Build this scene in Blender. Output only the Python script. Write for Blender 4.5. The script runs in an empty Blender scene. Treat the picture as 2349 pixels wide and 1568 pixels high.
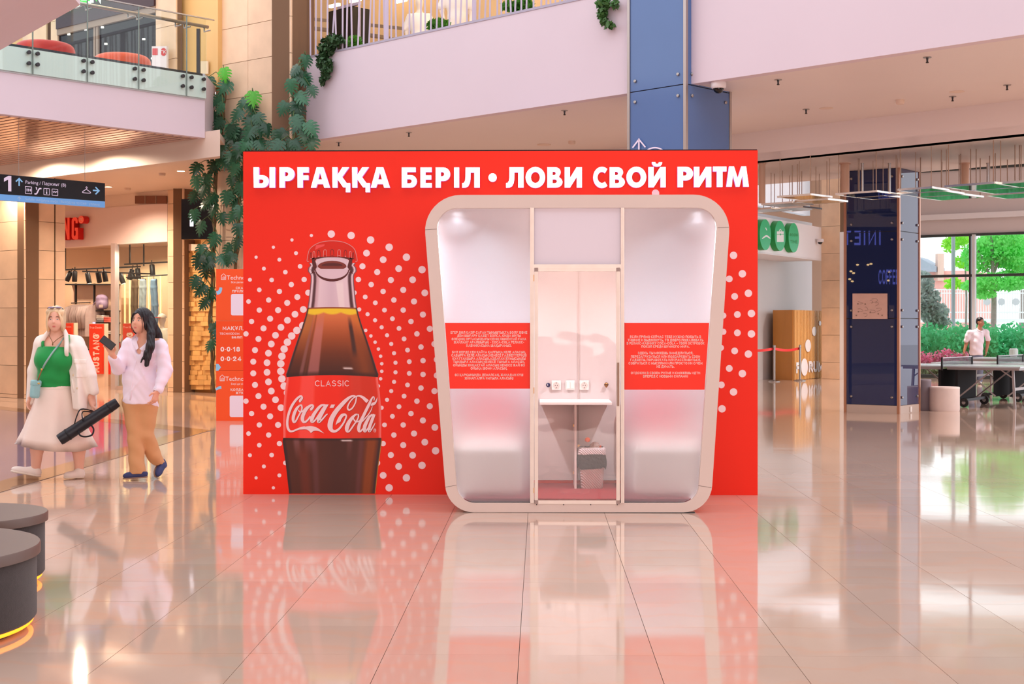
import bpy, bmesh, math, random
import numpy as np
from mathutils import Vector, Matrix
from mathutils.geometry import tessellate_polygon

SC = bpy.context.scene
COL = SC.collection
random.seed(7)
RNG = np.random.default_rng(7)
R = math.radians
F = 3262.0                       # focal length of the photograph in pixels (50 mm on a 36 mm frame)
YAW = R(1.124)
SA, CA = math.sin(YAW), math.cos(YAW)
EYE = 1.45

# ------------------------------------------------------------------ camera, sky, sun-less daylight, exposure
cam = bpy.data.cameras.new('camera')
cam.lens = 50; cam.sensor_width = 36; cam.shift_y = -31 / 2349; cam.clip_end = 500
camo = bpy.data.objects.new('camera', cam); COL.objects.link(camo)
camo.location = (0, 0, EYE); camo.rotation_euler = (R(90), 0, YAW)
SC.camera = camo
world = bpy.data.worlds.new('sky'); SC.world = world; world.use_nodes = True
wn = world.node_tree.nodes['Background']
wn.inputs[0].default_value = (0.93, 0.93, 1.0, 1); wn.inputs[1].default_value = 2.3
SC.view_settings.view_transform = 'Standard'; SC.view_settings.look = 'None'
SC.view_settings.gamma = 1; SC.view_settings.use_curve_mapping = False
SC.view_settings.exposure = -0.2
SC.cycles.max_bounces = 10; SC.cycles.diffuse_bounces = 4; SC.cycles.glossy_bounces = 4
SC.cycles.transmission_bounces = 8; SC.cycles.transparent_max_bounces = 12
SC.cycles.sample_clamp_indirect = 6; SC.cycles.caustics_refractive = True; SC.cycles.caustics_reflective = False

# added fill: area light for unseen shopfronts behind the viewer, spots over the passages
HALL = 3000
def lamp(name, kind, loc, energy, color, size=0.2, rot=(0, 0, 0), spot=None, blend=.5):
    l = bpy.data.lights.new(name, kind); l.energy = energy; l.color = color
    if kind == 'AREA':
        l.shape = 'RECTANGLE' if isinstance(size, tuple) else 'SQUARE'
        if isinstance(size, tuple): l.size, l.size_y = size
        else: l.size = size
    else: l.shadow_soft_size = size
    if kind == 'SPOT': l.spot_size = spot or R(100); l.spot_blend = blend
    o = bpy.data.objects.new(name, l); COL.objects.link(o); o.location = loc; o.rotation_euler = rot
    return o

lamp('hall_fill', 'AREA', (1, -15.5, 4.2), HALL, (1, .9, .88), (26, 6), (R(90), 0, 0))
for x, y, e in ((2.5, 20.5, 300), (7.5, 17.5, 300), (11, 16, 300), (-2.5, 24.5, 280), (6, 27.5, 300), (10, 24.5, 300), (2, 31, 300), (13, 21, 300), (10.4, 37.6, 900)):
    lamp('passage_fill', 'SPOT', (x, y, 4.1), e, (1, .88, .78), .1, (0, 0, 0), R(150), .7)  # added spots without fittings; their floor bounce brightens the soffits

for x, y, e in ((-8.1, 24.9, 200), (-9.5, 26.1, 220)):
    lamp('passage_fill', 'SPOT', (x, y, 4.6), e, (1, .80, .62), .06, (0, 0, 0), R(172), .3)  # added fill spots to brighten the cream beam

# ------------------------------------------------------------------ picture pixel + depth -> point of the hall
def at(px, py, D):
    x = (px - 1174.5) / F * D
    return Vector((x * CA - D * SA, x * SA + D * CA, EYE - (py - 753) / F * D))
def pl(px, D):
    p = at(px, 753, D); return (p.x, p.y)
def depth_of_y(px, Y): return Y / ((px - 1174.5) / F * SA + CA)
def onY(px, py, Y): return at(px, py, depth_of_y(px, Y))
def ground(px, py): return at(px, py, F * EYE / (py - 753))
def gD(py): return F * EYE / (py - 753)
def zat(py, D): return EYE - (py - 753) / F * D

# ------------------------------------------------------------------ materials
def lin(c):
    return tuple(((v / 255) / 12.92 if v / 255 <= .04045 else ((v / 255 + .055) / 1.055) ** 2.4) for v in c[:3]) + (1,)
MATS = {}
def pm(name, rgb, rough=.5, metal=0, noise=0, nscale=8, bump=0, bscale=40, spec=.5, emit=None, estr=0, trans=0, ior=1.45,
       alpha=1, rnd=0, coat=0, stretch=(1, 1, 1), sheen=0):
    if name in MATS: return MATS[name]
    m = bpy.data.materials.new(name); m.use_nodes = True; MATS[name] = m
    nt = m.node_tree; b = nt.nodes['Principled BSDF']; L = nt.links.new
    c = lin(rgb); b.inputs['Base Color'].default_value = c
    b.inputs['Roughness'].default_value = rough; b.inputs['Metallic'].default_value = metal
    b.inputs['Specular IOR Level'].default_value = spec; b.inputs['IOR'].default_value = ior
    b.inputs['Transmission Weight'].default_value = trans; b.inputs['Alpha'].default_value = alpha
    b.inputs['Coat Weight'].default_value = coat
    if sheen: b.inputs['Sheen Weight'].default_value = sheen
    if emit: b.inputs['Emission Color'].default_value = lin(emit); b.inputs['Emission Strength'].default_value = estr
    tc = nt.nodes.new('ShaderNodeTexCoord'); mp = nt.nodes.new('ShaderNodeMapping'); mp.inputs['Scale'].default_value = stretch
    L(tc.outputs['Object'], mp.inputs['Vector'])
    src = None
    if noise or rnd:
        hs = nt.nodes.new('ShaderNodeHueSaturation'); hs.inputs['Color'].default_value = c
        if noise:
            n = nt.nodes.new('ShaderNodeTexNoise'); n.inputs['Scale'].default_value = nscale; n.inputs['Detail'].default_value = 5
            L(mp.outputs[0], n.inputs['Vector'])
            mr = nt.nodes.new('ShaderNodeMapRange'); mr.inputs[1].default_value = .3; mr.inputs[2].default_value = .7
            mr.inputs[3].default_value = 1 - noise; mr.inputs[4].default_value = 1 + noise
            L(n.outputs['Fac'], mr.inputs[0]); src = mr.outputs[0]
        if rnd:
            oi = nt.nodes.new('ShaderNodeObjectInfo'); mr2 = nt.nodes.new('ShaderNodeMapRange')
            mr2.inputs[3].default_value = 1 - rnd; mr2.inputs[4].default_value = 1 + rnd
            L(oi.outputs['Random'], mr2.inputs[0])
            if src:
                mu = nt.nodes.new('ShaderNodeMath'); mu.operation = 'MULTIPLY'; L(src, mu.inputs[0]); L(mr2.outputs[0], mu.inputs[1]); src = mu.outputs[0]
            else: src = mr2.outputs[0]
        L(src, hs.inputs['Value']); L(hs.outputs[0], b.inputs['Base Color'])
    if bump:
        n2 = nt.nodes.new('ShaderNodeTexNoise'); n2.inputs['Scale'].default_value = bscale; n2.inputs['Detail'].default_value = 3
        L(mp.outputs[0], n2.inputs['Vector'])
        bp = nt.nodes.new('ShaderNodeBump'); bp.inputs['Strength'].default_value = 1; bp.inputs['Distance'].default_value = bump
        L(n2.outputs['Fac'], bp.inputs['Height']); L(bp.outputs[0], b.inputs['Normal'])
    return m
def thin_glass(name, tint=(240, 248, 246), refl=1.0, rough=.0, ior=1.45):
    """sheet glass: lets light straight through, mirrors by the Fresnel law"""
    if name in MATS: return MATS[name]
    m = bpy.data.materials.new(name); m.use_nodes = True; nt = m.node_tree; MATS[name] = m; nt.nodes.remove(nt.nodes['Principled BSDF'])
    t = nt.nodes.new('ShaderNodeBsdfTransparent'); t.inputs[0].default_value = lin(tint); g = nt.nodes.new('ShaderNodeBsdfGlossy'); g.inputs['Roughness'].default_value = rough
    fr = nt.nodes.new('ShaderNodeFresnel'); geo = nt.nodes.new('ShaderNodeNewGeometry'); mri = nt.nodes.new('ShaderNodeMapRange'); mri.inputs[3].default_value = ior; mri.inputs[4].default_value = 1 / ior
    nt.links.new(geo.outputs['Backfacing'], mri.inputs[0]); nt.links.new(mri.outputs[0], fr.inputs[0]); mu = nt.nodes.new('ShaderNodeMath'); mu.operation = 'MULTIPLY'; mu.inputs[1].default_value = refl; mu.use_clamp = True
    mx = nt.nodes.new('ShaderNodeMixShader'); L = nt.links.new; L(fr.outputs[0], mu.inputs[0]); L(mu.outputs[0], mx.inputs[0]); L(t.outputs[0], mx.inputs[1]); L(g.outputs[0], mx.inputs[2])
    L(mx.outputs[0], nt.nodes['Material Output'].inputs['Surface']); return m
def colattr_mat(name, rough=.4, spec=.3):
    m = bpy.data.materials.new(name); m.use_nodes = True; nt = m.node_tree; b = nt.nodes['Principled BSDF']
    a = nt.nodes.new('ShaderNodeAttribute'); a.attribute_name = 'Col'
    nt.links.new(a.outputs['Color'], b.inputs['Base Color'])
    b.inputs['Roughness'].default_value = rough; b.inputs['Specular IOR Level'].default_value = spec
    return m

# ------------------------------------------------------------------ objects and tags
ORG = {}
def thing(name, label, cat, loc=(0, 0, 0), group=None, rz=0, kind=None):
    o = bpy.data.objects.new(name, None); COL.objects.link(o); o.empty_display_size = .1
    o.location = loc; o.rotation_euler = (0, 0, rz)
    ORG[o.name] = Vector(loc)
    tag(o, label, cat, group, kind); return o
def tag(o, label=None, cat=None, group=None, kind=None):
    if label: o['label'] = label
    if cat: o['category'] = cat
    if group: o['group'] = group
    if kind: o['kind'] = kind
    return o
ORD = ['first', 'second', 'third', 'fourth', 'fifth', 'sixth', 'seventh', 'eighth', 'ninth', 'tenth', 'eleventh', 'twelfth', 'thirteenth', 'fourteenth']
def struct(o, label=None):
    o['kind'] = 'structure'
    if label: o['label'] = label
    return o
def dup(root, loc=None, rz=None, label=None, group=None, dz=0):
    r = root.copy(); COL.objects.link(r)
    if loc is not None: r.location = loc
    if rz is not None: r.rotation_euler.z = rz
    if label: r['label'] = label
    if group: r['group'] = group
    for ch in list(root.children):
        c = ch.copy(); COL.objects.link(c); c.parent = r
        for g in list(ch.children):
            d = g.copy(); COL.objects.link(d); d.parent = c
    return r

class MB:
    def __init__(s): s.v = []; s.f = []; s.m = []
    def add(s, vs, fs, m=0):
        n = len(s.v); s.v += [tuple(p) for p in vs]
        s.f += [tuple(i + n for i in f) for f in fs]; s.m += [m] * len(fs); return s
    def box(s, c, d, rz=0, m=0, M=None):
        x, y, z = d[0] / 2, d[1] / 2, d[2] / 2
        vs = [Vector((i * x, j * y, k * z)) for k in (-1, 1) for j in (-1, 1) for i in (-1, 1)]
        T = M if M is not None else Matrix.Translation(c) @ Matrix.Rotation(rz, 4, 'Z')
        return s.add([T @ v for v in vs], [(0, 2, 3, 1), (4, 5, 7, 6), (0, 1, 5, 4), (2, 6, 7, 3), (0, 4, 6, 2), (1, 3, 7, 5)], m)
    def bar(s, a, b, w, h, m=0):                     # box along a->b, w sideways, h upwards
        a, b = Vector(a), Vector(b); d = b - a; L = d.length; d.normalize()
        up = Vector((0, 0, 1)) if abs(d.z) < .95 else Vector((0, 1, 0))
        sd = d.cross(up).normalized(); up = sd.cross(d)
        M = Matrix((( d.x, sd.x, up.x, (a.x + b.x) / 2), (d.y, sd.y, up.y, (a.y + b.y) / 2), (d.z, sd.z, up.z, (a.z + b.z) / 2), (0, 0, 0, 1)))
        return s.box(None, (L, w, h), M=M, m=m)
    def prism(s, poly, z0, z1, m=0):
        n = len(poly)
        A = sum(poly[i][0] * poly[(i + 1) % n][1] - poly[(i + 1) % n][0] * poly[i][1] for i in range(n))
        if A < 0: poly = poly[::-1]
        vs = [(p[0], p[1], z0) for p in poly] + [(p[0], p[1], z1) for p in poly]
        fs = [tuple(range(n))[::-1], tuple(range(n, 2 * n))] + [(i, (i + 1) % n, n + (i + 1) % n, n + i) for i in range(n)]
        return s.add(vs, fs, m)
    def wall(s, a, b, z0, z1, t, m=0):               # vertical slab, front edge a->b seen from its right side, thickness t to the left of a->b
        a, b = Vector(a[:2]), Vector(b[:2]); d = (b - a).normalized(); n = Vector((-d.y, d.x)) * t
        return s.prism([a, b, b + n, a + n], z0, z1, m)
    def tube(s, pts, r, n=8, m=0, caps=True):
        pts = [Vector(p) for p in pts]; k = len(pts); rs = r if isinstance(r, (list, tuple)) else [r] * k
        vs = []; prev = None
        for i, p in enumerate(pts):
            t = (pts[min(i + 1, k - 1)] - pts[max(i - 1, 0)])
            t = t.normalized() if t.length > 1e-9 else Vector((0, 0, 1))
            if prev is None: u = t.orthogonal().normalized()
            else:
                u = prev - t * prev.dot(t); u = u.normalized() if u.length > 1e-6 else t.orthogonal().normalized()
            prev = u; w = t.cross(u)
            for j in range(n):
                a = 2 * math.pi * j / n; vs.append(p + (u * math.cos(a) + w * math.sin(a)) * rs[i])
        fs = [(i * n + j, i * n + (j + 1) % n, (i + 1) * n + (j + 1) % n, (i + 1) * n + j) for i in range(k - 1) for j in range(n)]
        if caps: fs += [tuple(range(n))[::-1], tuple(range((k - 1) * n, k * n))]
        return s.add(vs, fs, m)
    def lathe(s, prof, n=24, c=(0, 0, 0), m=0, M=None):
        vs = []; T = M if M is not None else Matrix.Translation(c)
        for r, z in prof:
            for j in range(n):
                a = 2 * math.pi * j / n; vs.append(T @ Vector((r * math.cos(a), r * math.sin(a), z)))
        k = len(prof)
        fs = [(i * n + j, i * n + (j + 1) % n, (i + 1) * n + (j + 1) % n, (i + 1) * n + j) for i in range(k - 1) for j in range(n)]
        fs += [tuple(range(n))[::-1], tuple(range((k - 1) * n, k * n))]
        return s.add(vs, fs, m)
    def ell(s, c, r, n=12, m=0, M=None):
        vs = []; T = Matrix.Translation(c) @ (M if M is not None else Matrix())
        k = n // 2
        for i in range(1, k):
            t = math.pi * i / k
            for j in range(n):
                a = 2 * math.pi * j / n
                vs.append(T @ Vector((r[0] * math.sin(t) * math.cos(a), r[1] * math.sin(t) * math.sin(a), -r[2] * math.cos(t))))
        b0 = len(vs); vs += [T @ Vector((0, 0, -r[2])), T @ Vector((0, 0, r[2]))]
        fs = [(i * n + j, i * n + (j + 1) % n, (i + 1) * n + (j + 1) % n, (i + 1) * n + j) for i in range(k - 2) for j in range(n)]
        fs += [(b0, (j + 1) % n, j) for j in range(n)] + [(b0 + 1, (k - 2) * n + j, (k - 2) * n + (j + 1) % n) for j in range(n)]
        return s.add(vs, fs, m)
    def flat(s, loops, fn, depth=0, m=0, back=None):  # 2-D outline with holes; fn(u, v, d) gives the point; depth > 0 adds sides
        loops = [[(p[0], p[1]) for p in l] for l in loops]
        tri = tessellate_polygon([[Vector((p[0], p[1], 0)) for p in l] for l in loops])
        pts = [p for l in loops for p in l]; n = len(s.v)
        fr = [fn(p[0], p[1], depth) for p in pts]
        def flip(t):
            a, b, c = (Vector(fr[i]) for i in t); return (b - a).cross(c - a)
        s.add(fr, [], m)
        o = Vector(fn(0, 0, 1)) - Vector(fn(0, 0, 0))
        for t in tri:
            t2 = tuple(t) if flip(t).dot(o) > 0 else tuple(t)[::-1]
            s.f.append(tuple(i + n for i in t2)); s.m.append(m)
        if depth:
            nb = len(s.v); s.add([fn(p[0], p[1], 0) for p in pts], [])
            k = 0; ms = m if back is None else back
            for l in loops:
                q = len(l)
                for i in range(q):
                    a, b = k + i, k + (i + 1) % q
                    s.f.append((n + a, n + b, nb + b, nb + a)); s.m.append(ms)
                k += q
        return s
    def build(s, name, mats, parent=None, smooth=False, bevel=0, local=False, seg=2, fixn=False, auto=None):
        me = bpy.data.meshes.new(name); vs = [Vector(p) for p in s.v]
        if not isinstance(mats, (list, tuple)): mats = [mats]
        if parent is not None and not local:
            o0 = ORG[parent.name]
        elif parent is None and vs and not local:
            lo = [min(v[i] for v in vs) for i in range(3)]; hi = [max(v[i] for v in vs) for i in range(2)]
            o0 = Vector(((lo[0] + hi[0]) / 2, (lo[1] + hi[1]) / 2, lo[2]))
        else: o0 = Vector((0, 0, 0))
        me.from_pydata([v - o0 for v in vs], [], s.f)
        for m in mats: me.materials.append(m)
        if len(mats) > 1: me.polygons.foreach_set('material_index', s.m)
        if bevel or fixn:
            bm = bmesh.new(); bm.from_mesh(me)
            if fixn: bmesh.ops.recalc_face_normals(bm, faces=bm.faces)
            if bevel:
                es = [e for e in bm.edges if len(e.link_faces) == 2 and e.calc_face_angle(0) > .6]
                bmesh.ops.bevel(bm, geom=es, offset=bevel, segments=seg, affect='EDGES', profile=.5, clamp_overlap=True)
            bm.to_mesh(me); bm.free()
        if smooth: me.polygons.foreach_set('use_smooth', [True] * len(me.polygons))
        if auto is not None:
            me.polygons.foreach_set('use_smooth', [True] * len(me.polygons)); me.set_sharp_from_angle(angle=R(auto))
        me.update()
        o = bpy.data.objects.new(name, me); COL.objects.link(o)
        if parent is not None: o.parent = parent; ORG[o.name] = ORG.get(parent.name, Vector((0, 0, 0)))
        else: o.location = o0; ORG[o.name] = o0
        return o

def arc(cx, cy, rx, ry, a0, a1, n=8):
    return [(cx + rx * math.cos(R(a0 + (a1 - a0) * i / n)), cy + ry * math.sin(R(a0 + (a1 - a0) * i / n))) for i in range(n + 1)]
def smooth_line(pts, k=6):                                    # Catmull-Rom through points of any dimension
    P = [np.array(p, float) for p in pts]; P = [2 * P[0] - P[1]] + P + [2 * P[-1] - P[-2]]; out = []
    for i in range(1, len(P) - 2):
        for j in range(k):
            t = j / k; a, b, c, d = P[i - 1], P[i], P[i + 1], P[i + 2]
            out.append(.5 * (2 * b + (c - a) * t + (2 * a - 5 * b + 4 * c - d) * t * t + (3 * b - a - 3 * c + d) * t ** 3))
    out.append(P[-2]); return out
def ribbon(mb, pts, fn, d=0, m=0, k=6):                       # calligraphic stroke (x, y, width)
    P = smooth_line(pts, k); vs = []; n = len(P)
    for i, p in enumerate(P):
        t = P[min(i + 1, n - 1)][:2] - P[max(i - 1, 0)][:2]; t = t / (np.hypot(*t) + 1e-9); nn = np.array((-t[1], t[0])) * p[2] / 2
        vs += [fn(p[0] + nn[0], p[1] + nn[1], d), fn(p[0] - nn[0], p[1] - nn[1], d)]
    mb.add(vs, [(2 * i, 2 * i + 1, 2 * i + 3, 2 * i + 2) for i in range(n - 1)], m)

# ------------------------------------------------------------------ a stroke alphabet for the small capitals
def _o(x0, x1, y0, y1, a0=0, a1=360, n=10): return arc((x0 + x1) / 2, (y0 + y1) / 2, (x1 - x0) / 2, (y1 - y0) / 2, a0, a1, n)
_P = [(0, 0), (0, 1), (.3, 1)] + arc(.3, .74, .28, .26, 90, -90, 6) + [(0, .48)]
_soft = lambda x, w: [(x, 1), (x, 0), (x + w - .25, 0)] + arc(x + w - .25, .27, .25, .27, -90, 90, 6) + [(x, .54)]
GL = {
 'А': (.72, [[(0, 0), (.36, 1), (.72, 0)], [(.14, .33), (.58, .33)]]),
 'Б': (.58, [[(.54, 1), (0, 1), (0, 0), (.3, 0)] + arc(.3, .28, .28, .28, -90, 90, 6) + [(0, .56)]]),
 'В': (.6, [[(0, .53), (.3, .53)] + arc(.3, .765, .25, .235, -90, 90, 5) + [(0, 1), (0, 0), (.32, 0)] + arc(.32, .265, .28, .265, -90, 90, 6)]),
 'Г': (.5, [[(0, 0), (0, 1), (.5, 1)]]),
 'Ғ': (.55, [[(.05, 0), (.05, 1), (.55, 1)], [(-.1, .48), (.4, .48)]]),
 'Д': (.74, [[(0, -.2), (0, 0), (.74, 0), (.74, -.2)], [(.1, 0), (.2, .4), (.22, 1), (.64, 1), (.64, 0)]]),
 'Е': (.54, [[(.54, 0), (0, 0), (0, 1), (.52, 1)], [(0, .52), (.48, .52)]]),
 'Ж': (.9, [[(.45, 0), (.45, 1)], [(.02, 1), (.36, .52), (0, 0)], [(.88, 1), (.54, .52), (.9, 0)], [(.36, .52), (.54, .52)]]),
 'З': (.56, [[(.02, .85)] + arc(.28, .76, .25, .24, 150, -90, 7) + [(.2, .52)], [(.2, .52)] + arc(.28, .27, .28, .26, 90, -160, 7)]),
 'И': (.66, [[(0, 1), (0, 0), (.66, 1), (.66, 0)]]),
 'Й': (.66, [[(0, 1), (0, 0), (.66, 1), (.66, 0)], [(.18, 1.24), (.33, 1.13), (.48, 1.24)]]),
 'К': (.6, [[(0, 0), (0, 1)], [(.58, 1), (.05, .48)], [(.2, .6), (.6, 0)]]),
 'Қ': (.64, [[(0, 0), (0, 1)], [(.58, 1), (.05, .48)], [(.2, .6), (.56, 0), (.66, 0), (.66, -.22)]]),
 'Л': (.66, [[(0, 0), (.1, .06), (.16, .4), (.18, 1), (.66, 1), (.66, 0)]]),
 'М': (.78, [[(0, 0), (0, 1), (.39, .2), (.78, 1), (.78, 0)]]),
 'Н': (.64, [[(0, 0), (0, 1)], [(.64, 0), (.64, 1)], [(0, .52), (.64, .52)]]),
 'Ң': (.68, [[(0, 0), (0, 1)], [(.62, 1), (.62, 0), (.74, 0), (.74, -.22)], [(0, .52), (.62, .52)]]),
 'О': (.76, [_o(0, .76, 0, 1, 0, 360, 14)]),
 'Ө': (.76, [_o(0, .76, 0, 1, 0, 360, 14), [(.05, .5), (.71, .5)]]),
 'Ә': (.72, [[(.04, .86)] + arc(.34, .5, .38, .5, 140, -180, 12) + [(-.02, .52), (.7, .52)]]),
 'П': (.64, [[(0, 0), (0, 1), (.64, 1), (.64, 0)]]),
 'Р': (.58, [_P]),
 'С': (.68, [arc(.37, .5, .37, .5, 45, 315, 12)]),
 'Т': (.6, [[(0, 1), (.6, 1)], [(.3, 1), (.3, 0)]]),
 'У': (.6, [[(0, 1), (.32, .36)], [(.6, 1), (.26, .12), (.16, .02), (.04, .02)]]),
 'Ү': (.6, [[(0, 1), (.3, .45), (.6, 1)], [(.3, .45), (.3, 0)]]),
 'Ұ': (.6, [[(0, 1), (.3, .45), (.6, 1)], [(.3, .45), (.3, 0)], [(.06, .32), (.54, .32)]]),
 'Х': (.62, [[(0, 0), (.6, 1)], [(.02, 1), (.62, 0)]]),
 'Ц': (.68, [[(0, 1), (0, 0), (.72, 0), (.72, -.2)], [(.62, 1), (.62, 0)]]),
 'Ч': (.58, [[(0, 1), (0, .6), (.1, .45), (.58, .45)], [(.58, 1), (.58, 0)]]),
 'Ш': (.86, [[(0, 1), (0, 0), (.86, 0), (.86, 1)], [(.43, 0), (.43, 1)]]),
 'Ы': (.78, [_soft(0, .52), [(.78, 0), (.78, 1)]]),
 'Ь': (.56, [_soft(0, .56)]),
 'Я': (.6, [[(.6, 0), (.6, 1), (.3, 1)] + arc(.3, .74, .28, .26, 90, 270, 6) + [(.6, .48)], [(.3, .48), (0, 0)]]),
 'І': (.0, [[(0, 0), (0, 1)]]),
 'L': (.5, [[(0, 1), (0, 0), (.5, 0)]]), 'S': (.58, [arc(.29, .76, .25, .24, 30, 270, 8) + arc(.29, .26, .29, .26, 90, -150, 8)]),
 'I': (.0, [[(0, 0), (0, 1)]]), 'N': (.66, [[(0, 0), (0, 1), (.66, 0), (.66, 1)]]), 'U': (.64, [[(0, 1), (0, .32)] + arc(.32, .32, .32, .32, 180, 360, 8) + [(.64, 1)]]),
 'G': (.72, [arc(.38, .5, .38, .5, 45, 320, 12) + [(.72, .2), (.72, .48), (.42, .48)]]), 'F': (.5, [[(0, 0), (0, 1), (.5, 1)], [(0, .52), (.44, .52)]]),
 'R': (.6, [_P, [(.3, .48), (.6, 0)]]), 'D': (.68, [[(0, 0), (0, 1), (.25, 1)] + arc(.25, .5, .43, .5, 90, -90, 8) + [(0, 0)]]),
 '0': (.54, [_o(0, .54, 0, 1, 0, 360, 12)]), '1': (.3, [[(.02, .78), (.26, 1), (.26, 0)]]),
 '8': (.54, [_o(.04, .5, .52, 1), _o(0, .54, 0, .52)]), '2': (.54, [[(.03, .74)] + arc(.27, .74, .25, .26, 165, -30, 7) + [(0, 0), (.56, 0)]]),
 '4': (.58, [[(.44, 0), (.44, 1), (0, .26), (.58, .26)]]), '.': (.0, [[(0, 0), (0, .1)]]), ',': (.0, [[(.02, .1), (-.03, -.14)]]),
 '-': (.26, [[(0, .42), (.26, .42)]]), '–': (.5, [[(0, .42), (.5, .42)]]), '!': (.0, [[(0, 1), (0, .3)], [(0, .1), (0, 0)]]), ':': (0, [[(0, .7), (0, .58)], [(0, .2), (0, .08)]]),
}
for a, b in zip('ABEKMHOPCTX', 'АВЕКМНОРСТХ'): GL[a] = GL[b]
def text_width(s, w=.16, sp=.2):
    return sum((.36 if c == ' ' else GL[c][0] + w + sp) for c in s) - sp
def stroke_text(mb, s, x, y, h, fn, w=.16, sp=.2, align='c', d=0, m=0):
    """capital-letter line: x, y = baseline anchor in the fn plane (y upwards), h = cap height; returns width"""
    W = text_width(s, w, sp) * h; x0 = x - W / 2 if align == 'c' else x; k = 0
    hh = h * (1 - w); hw = w * h / 2
    for c in s:
        if c == ' ': k += .36 * h; continue
        gw, strokes = GL[c]
        for st in strokes:
            P = [np.array((x0 + k + hw + p[0] * h, y + hw + p[1] * hh)) for p in st]; n = len(P); L = []
            closed = np.hypot(*(P[0] - P[-1])) < 1e-6
            for i in range(n):
                a = P[i] - P[i - 1] if i > 0 else (P[0] - P[-2] if closed else None)
                b = P[i + 1] - P[i] if i < n - 1 else (P[1] - P[0] if closed else None)
                a = b if a is None else a; b = a if b is None else b
                a = a / (np.hypot(*a) + 1e-9); b = b / (np.hypot(*b) + 1e-9)
                na, nb = np.array((-a[1], a[0])), np.array((-b[1], b[0])); mm = na + nb; q = np.hypot(*mm)
                mm = na if q < .2 else mm / q; sc = min(1 / max(.35, float(mm @ na)), 1.45)
                e = (-a if i == 0 else a) * hw * .9 if (i in (0, n - 1) and not closed) else 0
                L.append((P[i] + e, mm * hw * sc))
            vs = []
            for p, o in L: vs += [fn(*(p + o), d), fn(*(p - o), d)]
            mb.add(vs, [(2 * i, 2 * i + 1, 2 * i + 3, 2 * i + 2) for i in range(n - 1)], m)
        k += (gw + w + sp) * h
    return W
def font_text(mb, s, x, y, size, fn, d=0, m=0, align='LEFT', ex=0):
    """mixed-case lettering from Blender's built-in font, set flat in the fn plane"""
    c = bpy.data.curves.new('t', 'FONT'); c.body = s; c.size = size; c.align_x = align; c.resolution_u = 2
    o = bpy.data.objects.new('t', c); COL.objects.link(o)
    me = o.evaluated_get(bpy.context.evaluated_depsgraph_get()).to_mesh()
    vs = [v.co.copy() for v in me.vertices]; fs = [tuple(p.vertices) for p in me.polygons]
    o.to_mesh_clear(); bpy.data.objects.remove(o); bpy.data.curves.remove(c)
    mb.add([fn(v.x * (1 + ex) + x, v.y + y, d) for v in vs], fs, m)

# ------------------------------------------------------------------ smooth solids: signed distance field -> one continuous mesh
def smin(a, b, k):
    h = np.clip(.5 + .5 * (b - a) / k, 0, 1); return b * (1 - h) + a * h - k * h * (1 - h)
def smax(a, b, k): return -smin(-a, -b, k)
def sd_cap(a, b, ra, rb=None):
    a, b = np.array(a, np.float32), np.array(b, np.float32); rb = ra if rb is None else rb; ba = b - a; l2 = max(float(ba @ ba), 1e-9)
    def f(P):
        t = np.clip((P - a) @ ba / l2, 0, 1); return np.sqrt((((P - a) - t[:, None] * ba) ** 2).sum(1)) - (ra + (rb - ra) * t)
    return f
def sd_ell(c, r, M=None):
    c, r = np.array(c, np.float32), np.array(r, np.float32); M3 = None if M is None else np.array(M, np.float32)
    def f(P):
        q = P - c
        if M3 is not None: q = q @ M3
        k0 = np.sqrt(((q / r) ** 2).sum(1)); k1 = np.sqrt(((q / r ** 2) ** 2).sum(1)); return k0 * (k0 - 1) / (k1 + 1e-6)
    return f
def sd_box(c, h, rd=0, M=None):
    c, h = np.array(c, np.float32), np.array(h, np.float32) - rd; M3 = None if M is None else np.array(M, np.float32)
    def f(P):
        q = P - c
        if M3 is not None: q = q @ M3
        q = np.abs(q) - h; return np.sqrt((np.maximum(q, 0) ** 2).sum(1)) + np.minimum(q.max(1), 0) - rd
    return f
def sd_plane(p, n):                                           # inside where (P - p).n < 0
    p, n = np.array(p, np.float32), np.array(n, np.float32); n = n / np.linalg.norm(n)
    return lambda P: (P - p) @ n
def sd_union(fs, k=.02):
    def f(P):
        d = fs[0](P)
        for g in fs[1:]: d = smin(d, g(P), k) if k > 0 else np.minimum(d, g(P))
        return d
    return f
def sd_cut(f, g, k=.005): return lambda P: smax(f(P), -g(P), k)
def sd_and(f, g, k=.005): return lambda P: smax(f(P), g(P), k)
def sd_wave(f, amp, fn): return lambda P: f(P) + amp * fn(P)
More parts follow.
